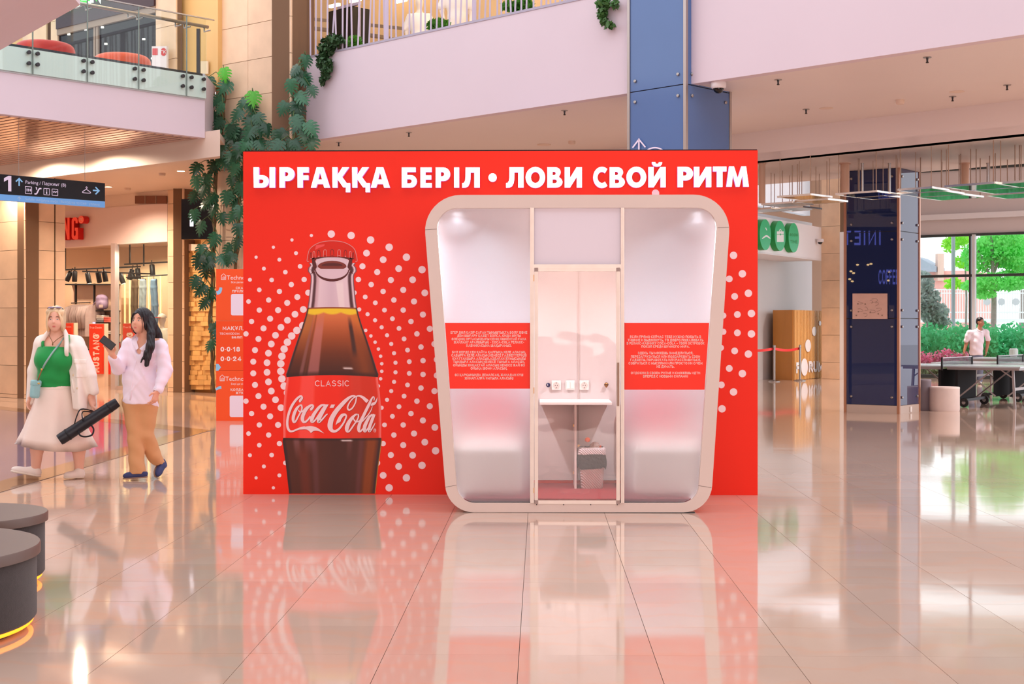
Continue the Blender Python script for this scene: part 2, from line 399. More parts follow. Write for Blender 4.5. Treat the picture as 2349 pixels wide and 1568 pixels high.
def solid(f, lo, hi, h, mb=None, m=0):
    lo = np.array(lo, np.float32); n = np.ceil((np.array(hi) - lo) / h).astype(int) + 1; B = 6
    nb = (n + B - 1) // B; n = nb * B
    g = np.stack(np.meshgrid(*[(np.arange(k) + .5) * B * h + lo[i] for i, k in enumerate(nb)], indexing='ij'), -1).reshape(-1, 3).astype(np.float32)
    dc = f(g).reshape(nb); act = np.abs(dc) < B * h * 1.5
    V = np.repeat(np.repeat(np.repeat(dc, B, 0), B, 1), B, 2).astype(np.float32)
    A = np.repeat(np.repeat(np.repeat(act, B, 0), B, 1), B, 2)
    idx = np.argwhere(A); P = (idx * h + lo).astype(np.float32)
    for s0 in range(0, len(P), 400000):
        ii = idx[s0:s0 + 400000]; V[ii[:, 0], ii[:, 1], ii[:, 2]] = f(P[s0:s0 + 400000])
    S = V < 0; C = None
    sl = [slice(0, -1), slice(1, None)]; cnt = 0
    for i in (0, 1):
        for j in (0, 1):
            for k in (0, 1):
                q = S[sl[i], sl[j], sl[k]].astype(np.int8); C = q if C is None else C + q
    mix = (C > 0) & (C < 8); ci = np.argwhere(mix); N = len(ci)
    acc = np.zeros((N, 3)); num = np.zeros(N)
    cor = [(i, j, k) for i in (0, 1) for j in (0, 1) for k in (0, 1)]
    val = {c: V[ci[:, 0] + c[0], ci[:, 1] + c[1], ci[:, 2] + c[2]] for c in cor}
    for a in cor:
        for ax in range(3):
            if a[ax]: continue
            b = list(a); b[ax] = 1; b = tuple(b); va, vb = val[a], val[b]; cr = (va < 0) != (vb < 0)
            t = np.where(cr, va / np.where(cr, va - vb, 1), 0); p = np.tile(np.array(a, float), (N, 1)); p[:, ax] = t
            acc[cr] += p[cr]; num[cr] += 1
    verts = (ci + acc / num[:, None]) * h + lo
    ID = -np.ones(mix.shape, int); ID[mix] = np.arange(N); faces = []
    for ax in range(3):
        o = [(1, 2), (2, 0), (0, 1)][ax]
        a = [slice(None)] * 3; b = [slice(None)] * 3; a[ax] = slice(0, -1); b[ax] = slice(1, None)
        cr = S[tuple(a)] != S[tuple(b)]; e = np.argwhere(cr)
        e = e[(e[:, o[0]] > 0) & (e[:, o[1]] > 0) & (e[:, o[0]] < n[o[0]] - 1) & (e[:, o[1]] < n[o[1]] - 1)]
        q = []
        for du, dv in ((0, 0), (-1, 0), (-1, -1), (0, -1)):
            k = e.copy(); k[:, o[0]] += du; k[:, o[1]] += dv; q.append(ID[k[:, 0], k[:, 1], k[:, 2]])
        q = np.stack(q, 1); fl = S[tuple(a)][e[:, 0], e[:, 1], e[:, 2]]; q[fl] = q[fl]; q[~fl] = q[~fl][:, ::-1]
        faces.append(q[(q >= 0).all(1)])
    faces = np.concatenate(faces)
    mb = mb or MB()
    return mb.add([tuple(v) for v in verts], [tuple(int(i) for i in q) for q in faces], m)

# ================================================================== THE HALL
K = 10438.0
def DR(px): return K / (325.7 + .1487 * px)            # bulkhead edge of the upper floor, right wing
def DL(px): return K / (493 - .1177 * px)              # bulkhead edge, left wing
def BR(px): return K / (444 + .1209 * (px - 1679))     # dropped beam, right wing
def BL(px): return K / (383 + .137 * (px - 74))        # dropped beam, left wing
def FE(px): return 8873 / (358.4 + .0804 * (px - 2109))
def SU(px): return BL(px) * 1.06                       # shop wall on the upper floor, left wing
def line(fn, *pxs): return [pl(p, fn(p)) for p in pxs]
Z1, Z2 = 4.65, 5.70                                    # soffit and upper floor

white = pm('painted_plaster', (216, 201, 210), .55, noise=.02, nscale=.6)
ceil_w = pm('ceiling_paint', (226, 214, 210), .45, noise=.02, nscale=.5)
peach_w = pm('cream_paint', (236, 214, 196), .5, noise=.02, nscale=.6)
stone = pm('travertine', (230, 198, 166), .34, noise=.09, nscale=2.2, rnd=.05, spec=.4)
joint = pm('stone_joint', (120, 92, 70), .9)
steel = pm('brushed_steel', (176, 170, 166), .3, 1, noise=.04, nscale=30)
dark_steel = pm('dark_steel', (70, 68, 70), .4, .8)
black = pm('black_plastic', (14, 14, 17), .35, noise=.1, nscale=20)
glass_clear = pm('clear_glass', (245, 250, 250), .0, trans=1, ior=1.45)
mirror_dark = pm('dark_glass', (20, 18, 20), .06, spec=.8)

# floor: base slab, polished stone tiles laid singly where they can be told apart, one slab beyond
def floor_mat(name, rgb, tiles):
    m = pm(name, rgb, .055, noise=.05, nscale=1.6, rnd=.045, spec=.62, stretch=(1, .35, 1))
    nt = m.node_tree; b = nt.nodes['Principled BSDF']; L = nt.links.new; N = nt.nodes.new
    tc = N('ShaderNodeTexCoord'); geo = N('ShaderNodeNewGeometry')
    w = N('ShaderNodeTexWave'); w.inputs['Scale'].default_value = .9; w.inputs['Distortion'].default_value = 9; w.inputs['Detail'].default_value = 4; w.inputs['Detail Scale'].default_value = 2
    w.bands_direction = 'Y'; L(geo.outputs['Position'], w.inputs['Vector'])
    n = N('ShaderNodeTexNoise'); n.inputs['Scale'].default_value = 2.2; n.inputs['Detail'].default_value = 2; L(geo.outputs['Position'], n.inputs['Vector'])
    bp = N('ShaderNodeBump'); bp.inputs['Distance'].default_value = .0007; bp.inputs['Strength'].default_value = .6
    L(n.outputs['Fac'], bp.inputs['Height']); L(bp.outputs[0], b.inputs['Normal'])
    hs = [x for x in nt.nodes if x.type == 'HUE_SAT'][0]
    mx = N('ShaderNodeMix'); mx.data_type = 'RGBA'; mx.inputs['B'].default_value = lin((222, 164, 132))
    cr = N('ShaderNodeMapRange'); cr.inputs[1].default_value = .72; cr.inputs[2].default_value = 1.0; cr.inputs[3].default_value = 0; cr.inputs[4].default_value = .22
    L(w.outputs['Fac'], cr.inputs[0]); L(cr.outputs[0], mx.inputs['Factor']); L(hs.outputs[0], mx.inputs['A']); L(mx.outputs['Result'], b.inputs['Base Color'])
    if tiles:
        br = N('ShaderNodeTexBrick'); br.offset = 0; br.inputs['Scale'].default_value = 1; br.inputs['Mortar Size'].default_value = .0022
        br.inputs['Brick Width'].default_value = .6; br.inputs['Row Height'].default_value = .6
        mp = N('ShaderNodeMapping'); mp.inputs['Location'].default_value = (.093, .28, 0); L(geo.outputs['Position'], mp.inputs['Vector']); L(mp.outputs[0], br.inputs['Vector'])
        m2 = N('ShaderNodeMix'); m2.data_type = 'RGBA'; m2.inputs['B'].default_value = lin((150, 122, 108))
        L(br.outputs['Fac'], m2.inputs['Factor']); L(mx.outputs['Result'], m2.inputs['A']); L(m2.outputs['Result'], b.inputs['Base Color'])
    return m
tile_m = floor_mat('polished_marble', (204, 176, 158), False)
slab_m = floor_mat('polished_marble_far', (204, 176, 158), True)
grout = pm('floor_grout', (120, 104, 96), .8)
fl = MB()
fl.box((2, 14.5, -.116), (56, 62, .208), m=1)
fl.prism([(-26, 17.72), (30, 17.72), (30, 45.5), (-26, 45.5)], -.02, 0, m=0)
floor = fl.build('floor', [slab_m, grout]); ORG[floor.name] = Vector((0, 0, 0)); floor.location = (0, 0, 0)
floor.data.transform(Matrix.Translation(Vector((2, 14.5, -.22))))
struct(floor, 'polished pinkish beige stone floor of square tiles mirroring the hall')
tm = MB(); tm.box((0, 0, -.006), (.5974, .5986, .012))
t0 = tm.build('tile', tile_m, floor, local=True); first = True; nt_ = 0; rest = MB()
for j in range(-6, 21):
    y = 5.12 + .3 + .6 * j
    for i in range(-20, 21):
        x = -.093 + .3 + .6 * i
        u = ((x * CA + y * SA) / max(.3, -x * SA + y * CA))
        if y < 5.2 or abs(u) > .361 + .36 / y or (y > 12.9 and -.2086 * y + .5 < x < .153 * y - .5):
            rest.box((x, y, -.006), (.5974, .5986, .012)); continue
        t = t0 if first else t0.copy()
        if not first: COL.objects.link(t)
        first = False; nt_ += 1
        t.location = (x, y, 0); t.rotation_euler = (random.gauss(0, .0005), random.gauss(0, .0004), 0)
q = rest.build('tile_field', tile_m, floor); q['kind'] = 'stuff'
# inlaid darker field and its brown borders
inl = pm('lilac_grey_stone', (138, 124, 148), .06, noise=.05, nscale=1.5, spec=.6)
brown = pm('brown_stone', (142, 112, 92), .07, noise=.06, nscale=3, spec=.6)
a, b_, c_ = ground(450, 988), ground(-260, 1190), ground(-260, 905)
g = MB(); g.prism([(a.x, a.y), (b_.x, b_.y), (c_.x, c_.y)], .0005, .003)
o = g.build('stone_inlay', inl, floor); o['label'] = 'lilac grey stone field set into the floor'
def strip(p, q, w, z):
    p, q = Vector(p[:2]), Vector(q[:2]); d = (q - p).normalized(); n = Vector((-d.y, d.x)) * w / 2
    m = MB(); m.prism([p - n - d * w * .4, q - n, q + n, p + n - d * w * .4], .001, z); return m
strip(a, b_, .36, .0045).build('border_strip', brown, floor); strip(a, c_, .42, .004).build('border_strip', brown, floor)

# upper floor slab, its bulkheads and soffits
m = MB(); m.prism([pl(p, DR(p) + .12) for p in (690, 1100, 1590, 2900)] + line(FE, 2900, 2109, 1740, 500), Z1 + .04, Z2)
struct(m.build('ceiling_slab', ceil_w))
m = MB(); m.prism([pl(683, DR(683) + .1), pl(2900, DR(2900) + .1)] + line(BR, 2900, 560), Z1, Z1 + .03)
struct(m.build('ceiling_soffit', ceil_w), 'pale soffit under the upper floor beyond the white bulkhead')
m = MB(); m.prism(line(BR, 560, 2900) + [pl(2900, BR(2900) + .25), pl(560, BR(560) + .25)], 4.17, Z1 + .05)
m.prism(line(BR, 560, 2900) + line(FE, 2900, 560), 4.17, 4.30)
struct(m.build('ceiling_lower', ceil_w), 'dropped ceiling with a deep beam edge over the passage')
def bulk(name, fn, p0, p1, z0, z1, t=.16, mat=white):
    q = MB(); q.wall(pl(p0, fn(p0)), pl(p1, fn(p1)), z0, z1, t); return q.build(name, mat)
w_r = struct(bulk('wall_bulkhead', DR, 683, 2900, Z1 - .006, 6.05), 'broad white bulkhead sloping away along the upper floor')
q = MB(); q.wall(pl(683, DR(683) - .012), pl(2900, DR(2900) - .012), 6.05, 6.085, .2)
q.build('edge_cap', pm('lilac_metal', (168, 160, 176), .4, .3), w_r)
# left wing
m = MB(); m.prism([pl(-300, DL(-300) + .2), pl(465, DL(465) + .2)] + [pl(492, 25.6), pl(500, 26.5)] + [pl(-60, 36), pl(-300, 36)], Z1 + .08, Z2)
struct(m.build('ceiling_slab', ceil_w))
w_l = struct(bulk('wall_bulkhead', DL, -300, 470, Z1 - .006, 5.285), 'white bulkhead under the glass balustrade')
q = MB(); q.wall(pl(470, DL(470)), pl(494, 25.1), Z1, 5.72, .16); q.build('bulkhead_return', white, w_l)
q = MB(); q.wall(pl(-300, DL(-300) + .06), pl(470, DL(470) + .06), 5.285, Z2, .14)
q.wall(pl(-300, DL(-300) - .012), pl(470, DL(470) - .012), 5.275, 5.3, .1)
q.build('slab_edge', pm('slab_edge_paint', (196, 200, 204), .5), w_l)
q = MB(); q.wall(pl(-300, DL(-300) + .03), pl(470, DL(470) + .03), Z2 - .03, Z2 + .02, .3); q.build('floor_edge', dark_steel, w_l)
# beam and lower ceiling of the left wing
m = MB(); m.prism(line(BL, -400, 505) + [pl(505, BL(505) + .3), pl(-400, BL(-400) + .3)], 4.31, Z1 + .1)
struct(m.build('wall_beam', peach_w), 'cream beam between the slatted soffit and the shop ceiling')
def STO(px): return 32.6 / (1 + .075 * (384 - px) / -234 * -1) if False else 32.6 * 1.075 / (1 + .075 * (px - 150) / 234)
m = MB(); m.prism([pl(-400, BL(-400) + .2), pl(505, BL(505) + .2), pl(640, 40), pl(-400, 44)], 4.62, 4.72)
cl = struct(m.build('ceiling_passage', peach_w), 'cream passage ceiling in front of the shops')
# slatted soffit: single glossy slats
slat_m = pm('rose_gold_slat', (206, 160, 138), .16, .75, noise=.04, nscale=6, rnd=.06)
m = MB(); m.prism([pl(-300, DL(-300) + .14), pl(440, DL(440) + .14), pl(455, BL(455) - .01), pl(-300, BL(-300) - .01)], Z1 + .06, Z1 + .08)
so = struct(m.build('ceiling_slatted', pm('slat_void', (70, 48, 40), .8)), 'slatted metal soffit with glossy rose coloured slats')
A0, B0 = Vector(pl(-300, BL(-300))), Vector(pl(496, BL(496))); dd = (B0 - A0).normalized(); nn = Vector((dd.y, -dd.x))
C0, C1 = Vector(pl(-300, DL(-300))), Vector(pl(470, DL(470)))
for k in range(46):
    off = .06 + k * .17
    p = A0 + nn * off
    # end where the slat meets the bulkhead line C0-C1
    e = C1 - C0; den = dd.x * e.y - dd.y * e.x; t = ((C0 - p).x * e.y - (C0 - p).y * e.x) / den
    q1 = p + dd * (t - .2)
    vis = [p + dd * s for s in (max(0, t - 9), t - .05)]
    q = MB(); q.bar((vis[0].x, vis[0].y, Z1 + .02), (q1.x, q1.y, Z1 + .02), .125, .05); q.build('slat', slat_m, so, bevel=.006, seg=1)
# triangle on the other side: slats that start on the bulkhead line are already clipped by it

# stone-clad piers and walls
def clad(name, a, b, z0, z1, cols, rowh, label=None, off=0., t=.3, mat=stone, th=.03):
    """slab with single stone panels: a -> b in plan (seen with a on the left), joints recessed"""
    a, b = Vector(a[:2]), Vector(b[:2]); d = b - a; L_ = d.length; d.normalize(); n = Vector((-d.y, d.x))
    s = MB(); s.wall(a + n * th, b + n * th, z0, z1, t); w = struct(s.build(name, joint), label)
    for i in range(len(cols) - 1):
        p = a + d * (cols[i] * L_ + .004); q = a + d * (cols[i + 1] * L_ - .004); z = z0 - off
        proto = None
        while z < z1 - .01:
            za, zb = max(z, z0), min(z + rowh, z1)
            full = zb - za > rowh - .001
            if full and proto is not None:
                c = proto.copy(); COL.objects.link(c); c.location.z = proto.location.z + za - proto['za']
            else:
                k = MB(); k.wall(p, q, za + .004, zb - .004, th)
                c = k.build('stone_panel', mat, w)
                if full: proto = c; c['za'] = za
            z += rowh
    return w
# corner pier that carries the climbing plants (two panels wide)
pA, pM, pB = pl(495, 25.25), pl(575, 24.75), pl(668, 24.0)
fr = (Vector(pM) - Vector(pA)).length / (Vector(pB) - Vector(pA)).length
clad('wall_pier', pA, pB, 0, 9.8, [0, fr, 1], .62, 'tall travertine corner pier overgrown by monstera', off=.1, t=.5)
clad('wall_pier', pB, pl(684, 24.55), 0, 9.8, [0, 1], .62, off=.1, t=.3)
clad('wall_back', pl(690, 25.0), pl(768, 29.0), 0, Z1, [0, .5, 1], .62, t=.2)
# left piers on the ground floor
zc = 4.62
clad('wall_left', pl(-180, 31.9), pl(57, 29.4), 0, zc, [0, .4, .7, 1], .60, 'travertine pier clad in large stone panels, near the shop entrance', off=.52, t=.3)
clad('wall_left', pl(57, 29.4), pl(74, 29.56), 0, zc, [0, 1], .60, off=.52, t=.2)
clad('wall_left', pl(75.5, 29.62), pl(125, 29.95), 0, zc, [0, 1], .60, off=.52, t=.2)
clad('wall_left', pl(128, 30.0), pl(150, 30.2), 0, zc, [0, 1], .60, off=.52, t=.2)
# pier between the shops
clad('wall_pier', pl(384.5, 32.6), pl(421, 32.25), 0, zc, [0, 1], .60, 'narrow travertine pier between the clothes shop and the block wall', off=.5, t=.3)
clad('wall_pier', pl(421, 32.25), pl(436, 33.0), 0, zc, [0, 1], .60, off=.5, t=.2)
# pier beside the wooden counter, far right
clad('wall_pier', pl(1884, 41.0), pl(1926, 40.6), 0, 6.2, [0, 1], .78, 'travertine pier between the wooden counter and the blue column', off=.3, t=.5)
q = MB(); q.wall(pl(1926, 40.6), pl(1936.5, 40.5), 0, 4.2, .1); struct(q.build('trim_pier', pm('white_trim', (238, 236, 236), .4)))

# enclosing walls; the unseen side walls are added to shut out sky light
wall_m = pm('beige_wall', (208, 180, 158), .5, noise=.03, nscale=.5)
for nm, a_, b2, h in (('wall_back', pl(430, 43), pl(1950, 45.2), 7.2), ('wall_left', (-24, -16), (-24, 46), 9.0), ('wall_front', (24, -16.5), (-24, -16.5), 9.0), ('wall_right', (24, 8), (24, -16), 9.0)):
    q = MB(); q.wall(a_, b2, 0, h, .2); struct(q.build(nm, wall_m))
q = MB(); q.prism([(-24, -16.5), (24, -16.5), (24, 4), (-24, 4)], 10.6, 10.9); struct(q.build('ceiling_sky_blocker', ceil_w), 'added unseen roof cutting sky light over the near half of the atrium')  # added out of view to cut the sky light from above
for nm, a_, b2 in (('wall_left', (-24, 4), (-24, -16.5)), ('wall_right', (24, -16.5), (24, 4)), ('wall_front', (24, -16.5), (-24, -16.5))):
    q = MB(); q.wall(a_, b2, 9, 10.6, -.2 if nm == 'wall_left' else .2); struct(q.build(nm, wall_m))  # added upper walls closing the gap below the sky-blocking roof
# ceiling bulkhead in the upper corner (smooth underside passing overhead)
ub = MB()
P0, P1, P2 = at(-160, 205, 13.2), at(184, 12, 11.2), at(120, -60, 9.8)
P3 = at(-400, 40, 8.4)
vs = [P0, P1, P2, P3]; ub.add(vs + [v + Vector((0, 0, .6)) for v in vs], [(0, 1, 2, 3), (7, 6, 5, 4), (0, 4, 5, 1), (1, 5, 6, 2), (2, 6, 7, 3), (3, 7, 4, 0)])
struct(ub.build('ceiling_bulkhead', white, fixn=True), 'smooth white underside overhead in the upper corner')

# window front, far right
def WW(px): return 42 * 213 / (213 + .0364 * (px - 2110))
q = MB(); q.wall(pl(1925, WW(1925)), pl(2700, WW(2700)), 4.19, 6.05, .35); q.wall(pl(1925, WW(1925)), pl(2062, WW(2062)), 6.05, 7.9, .35)
wr = struct(q.build('wall_right', pm('grey_wall_paint', (206, 196, 196), .5, noise=.02, nscale=.5)), 'pale wall above the tall window front')
q = MB(); q.wall(pl(1925, WW(1925) - .18), pl(2700, WW(2700) - .18), 4.62, 4.78, .2); q.build('ledge', pm('pale_ledge', (224, 222, 226), .4), wr)
m = MB(); m.prism([pl(1400, 26.5), pl(2900, 20.5), pl(2900, 46), pl(1400, 46)], 7.8, 8.0); struct(m.build('ceiling_hall', ceil_w))
fr_m = pm('window_frame_dark', (52, 58, 58), .4); fr_w = pm('window_frame_pale', (206, 208, 210), .4)
a_, b2 = Vector(pl(1925, WW(1925))), Vector(pl(2700, WW(2700)))
win = MB(); win.bar((a_.x, a_.y, 4.16), (b2.x, b2.y, 4.16), .12, .07)
for py in (634,): win.bar((a_.x, a_.y, 2.98), (b2.x, b2.y, 2.98), .1, .075)
win.bar((a_.x, a_.y, .05), (b2.x, b2.y, .05), .14, .1)
wo = struct(win.build('window_1', fr_m), 'tall window front looking onto trees and a hedge')
def pane_m_(): return thin_glass('window_glass', (244, 250, 248), .8)
def wcut(px): return Vector(pl(px, WW(px)))
cw = MB()
for z in (6.08, 7.76): cw.bar((*pl(2062, WW(2062)), z), (*pl(2700, WW(2700)), z), .12, .08)
co_ = struct(cw.build('window_3', fr_m), 'high window band above the wall, seen in the floor as a bright reflection')
for p in (2066, 2226, 2462, 2690): c = wcut(p); k = MB(); k.box((c.x, c.y, 6.92), (.055, .12, 1.7), rz=R(-33)); k.build('mullion', fr_m, co_)
for p, e in ((2070, 2222), (2230, 2458), (2466, 2686)): k = MB(); k.wall(wcut(p), wcut(e), 6.12, 7.72, .012); k.build('pane', pane_m_(), co_)
pxs = [1980, 2226, 2462, 2690]
for p in pxs:
    c = wcut(p)
    k = MB(); k.box((c.x, c.y - .0, 2.08), (.055, .12, 4.16), rz=R(-33)); k.build('mullion', fr_m, wo)
    c = wcut(p + 5.5); k = MB(); k.box((c.x, c.y - .12, 2.08), (.085, .16, 4.16), rz=R(-33)); k.build('mullion_fin', fr_w, wo)
pane_m = pane_m_()
for i in range(3):
    for z0, z1 in ((.1, 2.94), (3.02, 4.13)):
        k = MB(); k.wall(wcut(pxs[i] + 5), wcut(pxs[i + 1] - 4), z0, z1, .012); k.build('pane', pane_m, wo)

# ================================================================== THE RED DISPLAY WALL
YW = 12.41
def wf(px, py, d=0):
    p = onY(px, py, YW); return (p.x, YW - d, p.z)
def wft(x, y, d=0): return wf(x, -y, d)                       # y upwards, for lettering
red_m = pm('red_print', (244, 38, 9), .42, noise=.012, nscale=1.2, spec=.25)
dot_m = pm('dot_print', (250, 222, 228), .45, spec=.25)
x0, x1 = wf(558, 800)[0], wf(1738, 800)[0]
dw = thing('display_wall', 'big red freestanding wall with glowing white headline and a printed cola bottle', 'display wall', ((x0 + x1) / 2, YW, 0))
m = MB(); m.box(((x0 + x1) / 2, YW + .06, 1.4995), (x1 - x0, .12, 2.999)); m.build('panel', red_m, dw)
m = MB(); m.bar((x0 + .01, YW + .05, 3.003), (x1 - .005, YW + .05, 3.003), .1, .009); m.build('top_edge', pm('black_fabric_edge', (24, 14, 16), .8), dw)
# printed dots (flat print)
m = MB()
def disc(px, py, r, d=.0008, n=20): m.flat([[(px + r * math.cos(2 * math.pi * i / n), py + r * math.sin(2 * math.pi * i / n)) for i in range(n)]], wf, 0) if d is None else m.add([wf(px + r * math.cos(2 * math.pi * i / n), py + r * math.sin(2 * math.pi * i / n), d) for i in range(n)], [tuple(range(n))[::-1]])
for k in range(42):
    a = R(k * 360 / 42); rt = k < 21
    for j in range(7):
        r = 306 - 31.65 * j; dr = (8.5 - .75 * j) if rt else (3.7 + .8 * j)
        px, py = 760 + r * math.sin(a), 842.5 - r * math.cos(a)
        if 566 < px < 1030 and py < 1122: disc(px, py, dr)
        elif 556 < px <= 566 and py < 1122: disc(max(px, 558.3 + dr), py, dr)
    if k <= 21:
        for j in range(4):
            r = 313 - 32.3 * j; dr = 8.6 - .8 * j
            px, py = 1411.5 + r * math.sin(a), 742 - r * math.cos(a)
            if px > 1640 and px < 1728 or (py < 460 and px > 1480): disc(px, py, dr)
m.build('dot_print', dot_m, dw)

# the printed bottle: flat picture, painted as a fine colour grid on the wall
prof = np.array([(603, 54), (608, 50), (614, 55), (622, 56), (628, 51), (633, 49.5), (645, 49.5), (665, 51.5), (690, 54), (705, 56.5), (723, 61), (750, 69.5),
                 (779, 80), (815, 92), (850, 103), (858, 106), (864, 105), (870, 104.5), (900, 109), (934, 112), (970, 112.5), (1000, 112), (1005, 112.5),
                 (1010, 114), (1018, 113), (1068, 106), (1131.4, 99)], float)
def halfw(y): return np.interp(y, prof[:, 0], prof[:, 1])
def bl(u, a, b, s=.02): return np.clip((u - a) / s + .5, 0, 1) * np.clip((b - u) / s + .5, 0, 1)
def mixc(c, d, t): return c + (np.array(d, float) - c) * t[..., None]
def paint(section, y, u, s):
    o = np.ones(u.shape + (3,)); au = np.abs(u)
    if section == 'glass':
        c = o * (232, 206, 216); c = mixc(c, (210, 182, 198), bl(u, -.3, .25, .5) * .7); c = mixc(c, (240, 220, 224), bl(u, .18 + (s - .5) * .2, .5, .06) * np.clip((s - .35) * 8, 0, 1))
        c = mixc(c, (74, 34, 40), bl(u, -.86, -.73, .06) * .95); c = mixc(c, (74, 34, 40), bl(u, .73, .87, .06) * .95)
        c = mixc(c, (196, 150, 160), bl(u, -.74, -.62, .1) * .6); c = mixc(c, (120, 70, 80), bl(au, .955, 1.1, .03))
    elif section == 'liquid':
        tt = [0, .06, .22, .45, .68, .87, 1]
        cs = np.array([(238, 150, 60), (226, 128, 66), (206, 104, 56), (160, 74, 30), (112, 48, 18), (84, 36, 18), (70, 28, 16)], float)
        c = np.stack([np.interp(s, tt, cs[:, i]) for i in range(3)], -1)
        ed = np.clip((au - .55) / .35, 0, 1); c = mixc(c, (214, 120, 24), ed * np.clip(1 - s * 2.2, 0, 1) * .9)
        c = mixc(c, (150, 70, 22), bl(u, .55, .92, .3) * np.clip(s * 2 - .4, 0, .7)); c = mixc(c, (168, 108, 52), bl(u, -.97, -.7, .06) * np.clip(1 - s * 1.3, 0, 1) * .7)
        c = mixc(c, (206, 128, 130), bl(u, -.56 + .02 * s, -.3 - .0 * s, .03) * np.clip(s * 3, 0, 1) * .62); c = mixc(c, (150, 96, 96), bl(u, -.72, -.64, .03) * np.clip(s * 2, 0, 1) * .7)
        c = mixc(c, (120, 60, 30), bl(u, -.62, -.57, .03) * .5)
        c = mixc(c, (70, 34, 26), bl(u, .58 - .1 * s, .7 - .12 * s, .05) * np.clip((s - .12) * 6, 0, 1) * np.clip((.75 - s) * 8, 0, 1))
        wv = .085 + .03 * np.abs(np.sin((u + 1) * math.pi * 1.5)); c = mixc(c, (246, 206, 40), np.clip((wv - s) * 60, 0, 1) * np.clip((s - .015) * 120, 0, 1))
        c = mixc(c, (150, 70, 40), bl(s, -.1, .022, .012)); c = mixc(c, (58, 26, 26), bl(au, .945, 1.1, .03)); c = mixc(c, (120, 84, 84), bl(au, .985, 1.1, .008))
        c = mixc(c, (52, 20, 12), np.clip((s - .93) * 14, 0, .7)); c = mixc(c, (240, 225, 225), bl(u, .25, .46, .05) * bl(s, .885, .905, .012))
    elif section == 'label':
        c = o * (246, 40, 14); c = mixc(c, (255, 92, 88), bl(u, -.68, -.38, .05) * .85); c = mixc(c, (255, 60, 44), bl(u, -.78, -.3, .25) * .4)
        c = mixc(c, (206, 50, 22), bl(u, .3, 1.0, .35) * .75); c = mixc(c, (226, 70, 60), bl(u, .38, .62, .06) * .35); c = mixc(c, (255, 130, 130), bl(au, .955, 1.1, .03) * .8)
    else:
        c = o * (84, 38, 24); c = mixc(c, (70, 30, 20), bl(u, -.1, .45, .3) * .6); c = mixc(c, (138, 88, 90), bl(u, -.78, -.66, .05) * np.clip(1.2 - s * 3, 0, 1) * .8)
        c = mixc(c, (132, 82, 88), bl(u, -.56, -.34, .04) * np.clip(1 - s * 3.2, 0, 1) * .8); c = mixc(c, (122, 50, 34), bl(u, -.7, -.5, .1) * np.clip(s * 2, 0, .6)); c = mixc(c, (112, 66, 70), bl(u, -.42, -.3, .06) * .6)
        c = mixc(c, (120, 70, 70), bl(u, .3, .4, .05) * np.clip(1 - s * 2.2, 0, 1) * .7); c = mixc(c, (116, 64, 66), bl(u, .54, .64, .06) * .6); c = mixc(c, (158, 74, 22), bl(u, .68, .9, .1) * .75)
        c = mixc(c, (54, 24, 24), bl(au, .94, 1.1, .025)); c = mixc(c, (150, 120, 124), bl(au, .962, .975, .008)); c = mixc(c, (214, 150, 60), bl(u, .982, 1.1, .008))
        c = mixc(c, (46, 18, 14), np.clip(.06 - s, 0, .05) * 16); c = mixc(c, (240, 225, 225), bl(u, .18, .4, .05) * (bl(s, .025, .045, .012) + bl(s, .26, .29, .01) * 0))
    return np.clip(c, 0, 255)
bm_v, bm_f, bm_c = [], [], []
NU = 96
for sec, ya, yb, ca_, cb_, nr in (('glass', 603, 704, 0, -1.5 * -1, 40), ('liquid', 704, 860, 1.5, 4.7, 70), ('label', 860, 1005, 4.7, -1.4, 24), ('lower', 1005, 1131.4, -1.4, 0, 50)):
    base = len(bm_v); uu = np.linspace(-1, 1, NU + 1)
    for r in range(nr + 1):
        s = r / nr
        for u in uu:
            y = ya + (yb - ya) * s + (ca_ + (cb_ - ca_) * s) * u * u
            bm_v.append(wf(762.3 + float(halfw(y)) * u, y, .0016))
        c = paint(sec, 0, uu, np.full(NU + 1, s)); bm_c += [lin(q) for q in c]
    bm_f += [(base + r * (NU + 1) + i, base + (r + 1) * (NU + 1) + i, base + (r + 1) * (NU + 1) + i + 1, base + r * (NU + 1) + i + 1) for r in range(nr) for i in range(NU)]
m = MB(); m.add(bm_v, bm_f); bp_ = m.build('bottle_print', colattr_mat('bottle_print', .4, .25), dw)
ca2 = bp_.data.color_attributes.new('Col', 'FLOAT_COLOR', 'POINT'); ca2.data.foreach_set('color', np.array(bm_c, np.float32).ravel())
def pr(name, rgb): return pm(name, rgb, .42, spec=.25)
maroon, capred, pinkw, lil = pr('print_maroon', (92, 36, 36)), pr('print_cap_red', (216, 36, 16)), pr('print_pale', (246, 214, 220)), pr('print_lilac', (226, 198, 210))
m = MB(); D1, D2, D3 = .0022, .0028, .0034
# glass lip details, then the crown cap
m.flat([arc(762, 606, 44, 16, 10, 170, 12)[::1] + arc(762, 600, 44, 5, 170, 10, 8)], wf, D1, 1) if False else None
def poly(pts, d, k): m.add([wf(x, y, d) for x, y in pts], [tuple(range(len(pts)))], k)
def cres(cx, cy, rx, ry0, ry1, d, k, n=14): poly(arc(cx, cy, rx, ry1, 0, 180, n) + arc(cx, cy, rx, ry0, 180, 0, n), d, k)
poly([(725, 590), (799, 590), (798, 600), (793, 611), (731, 611), (726, 600)], D1, 2)
poly([(729, 612)] + [(762 - 33 * math.cos(R(a)), 611 - 13 * math.sin(R(a))) for a in range(10, 171, 16)] + [(795, 612), (788, 616.5), (736, 616.5)], D2, 5)
poly([(738, 609.5)] + [(762 - 25 * math.cos(R(a)), 609 - 6 * math.sin(R(a))) for a in range(20, 161, 20)] + [(786, 609.5)], D3, 0)
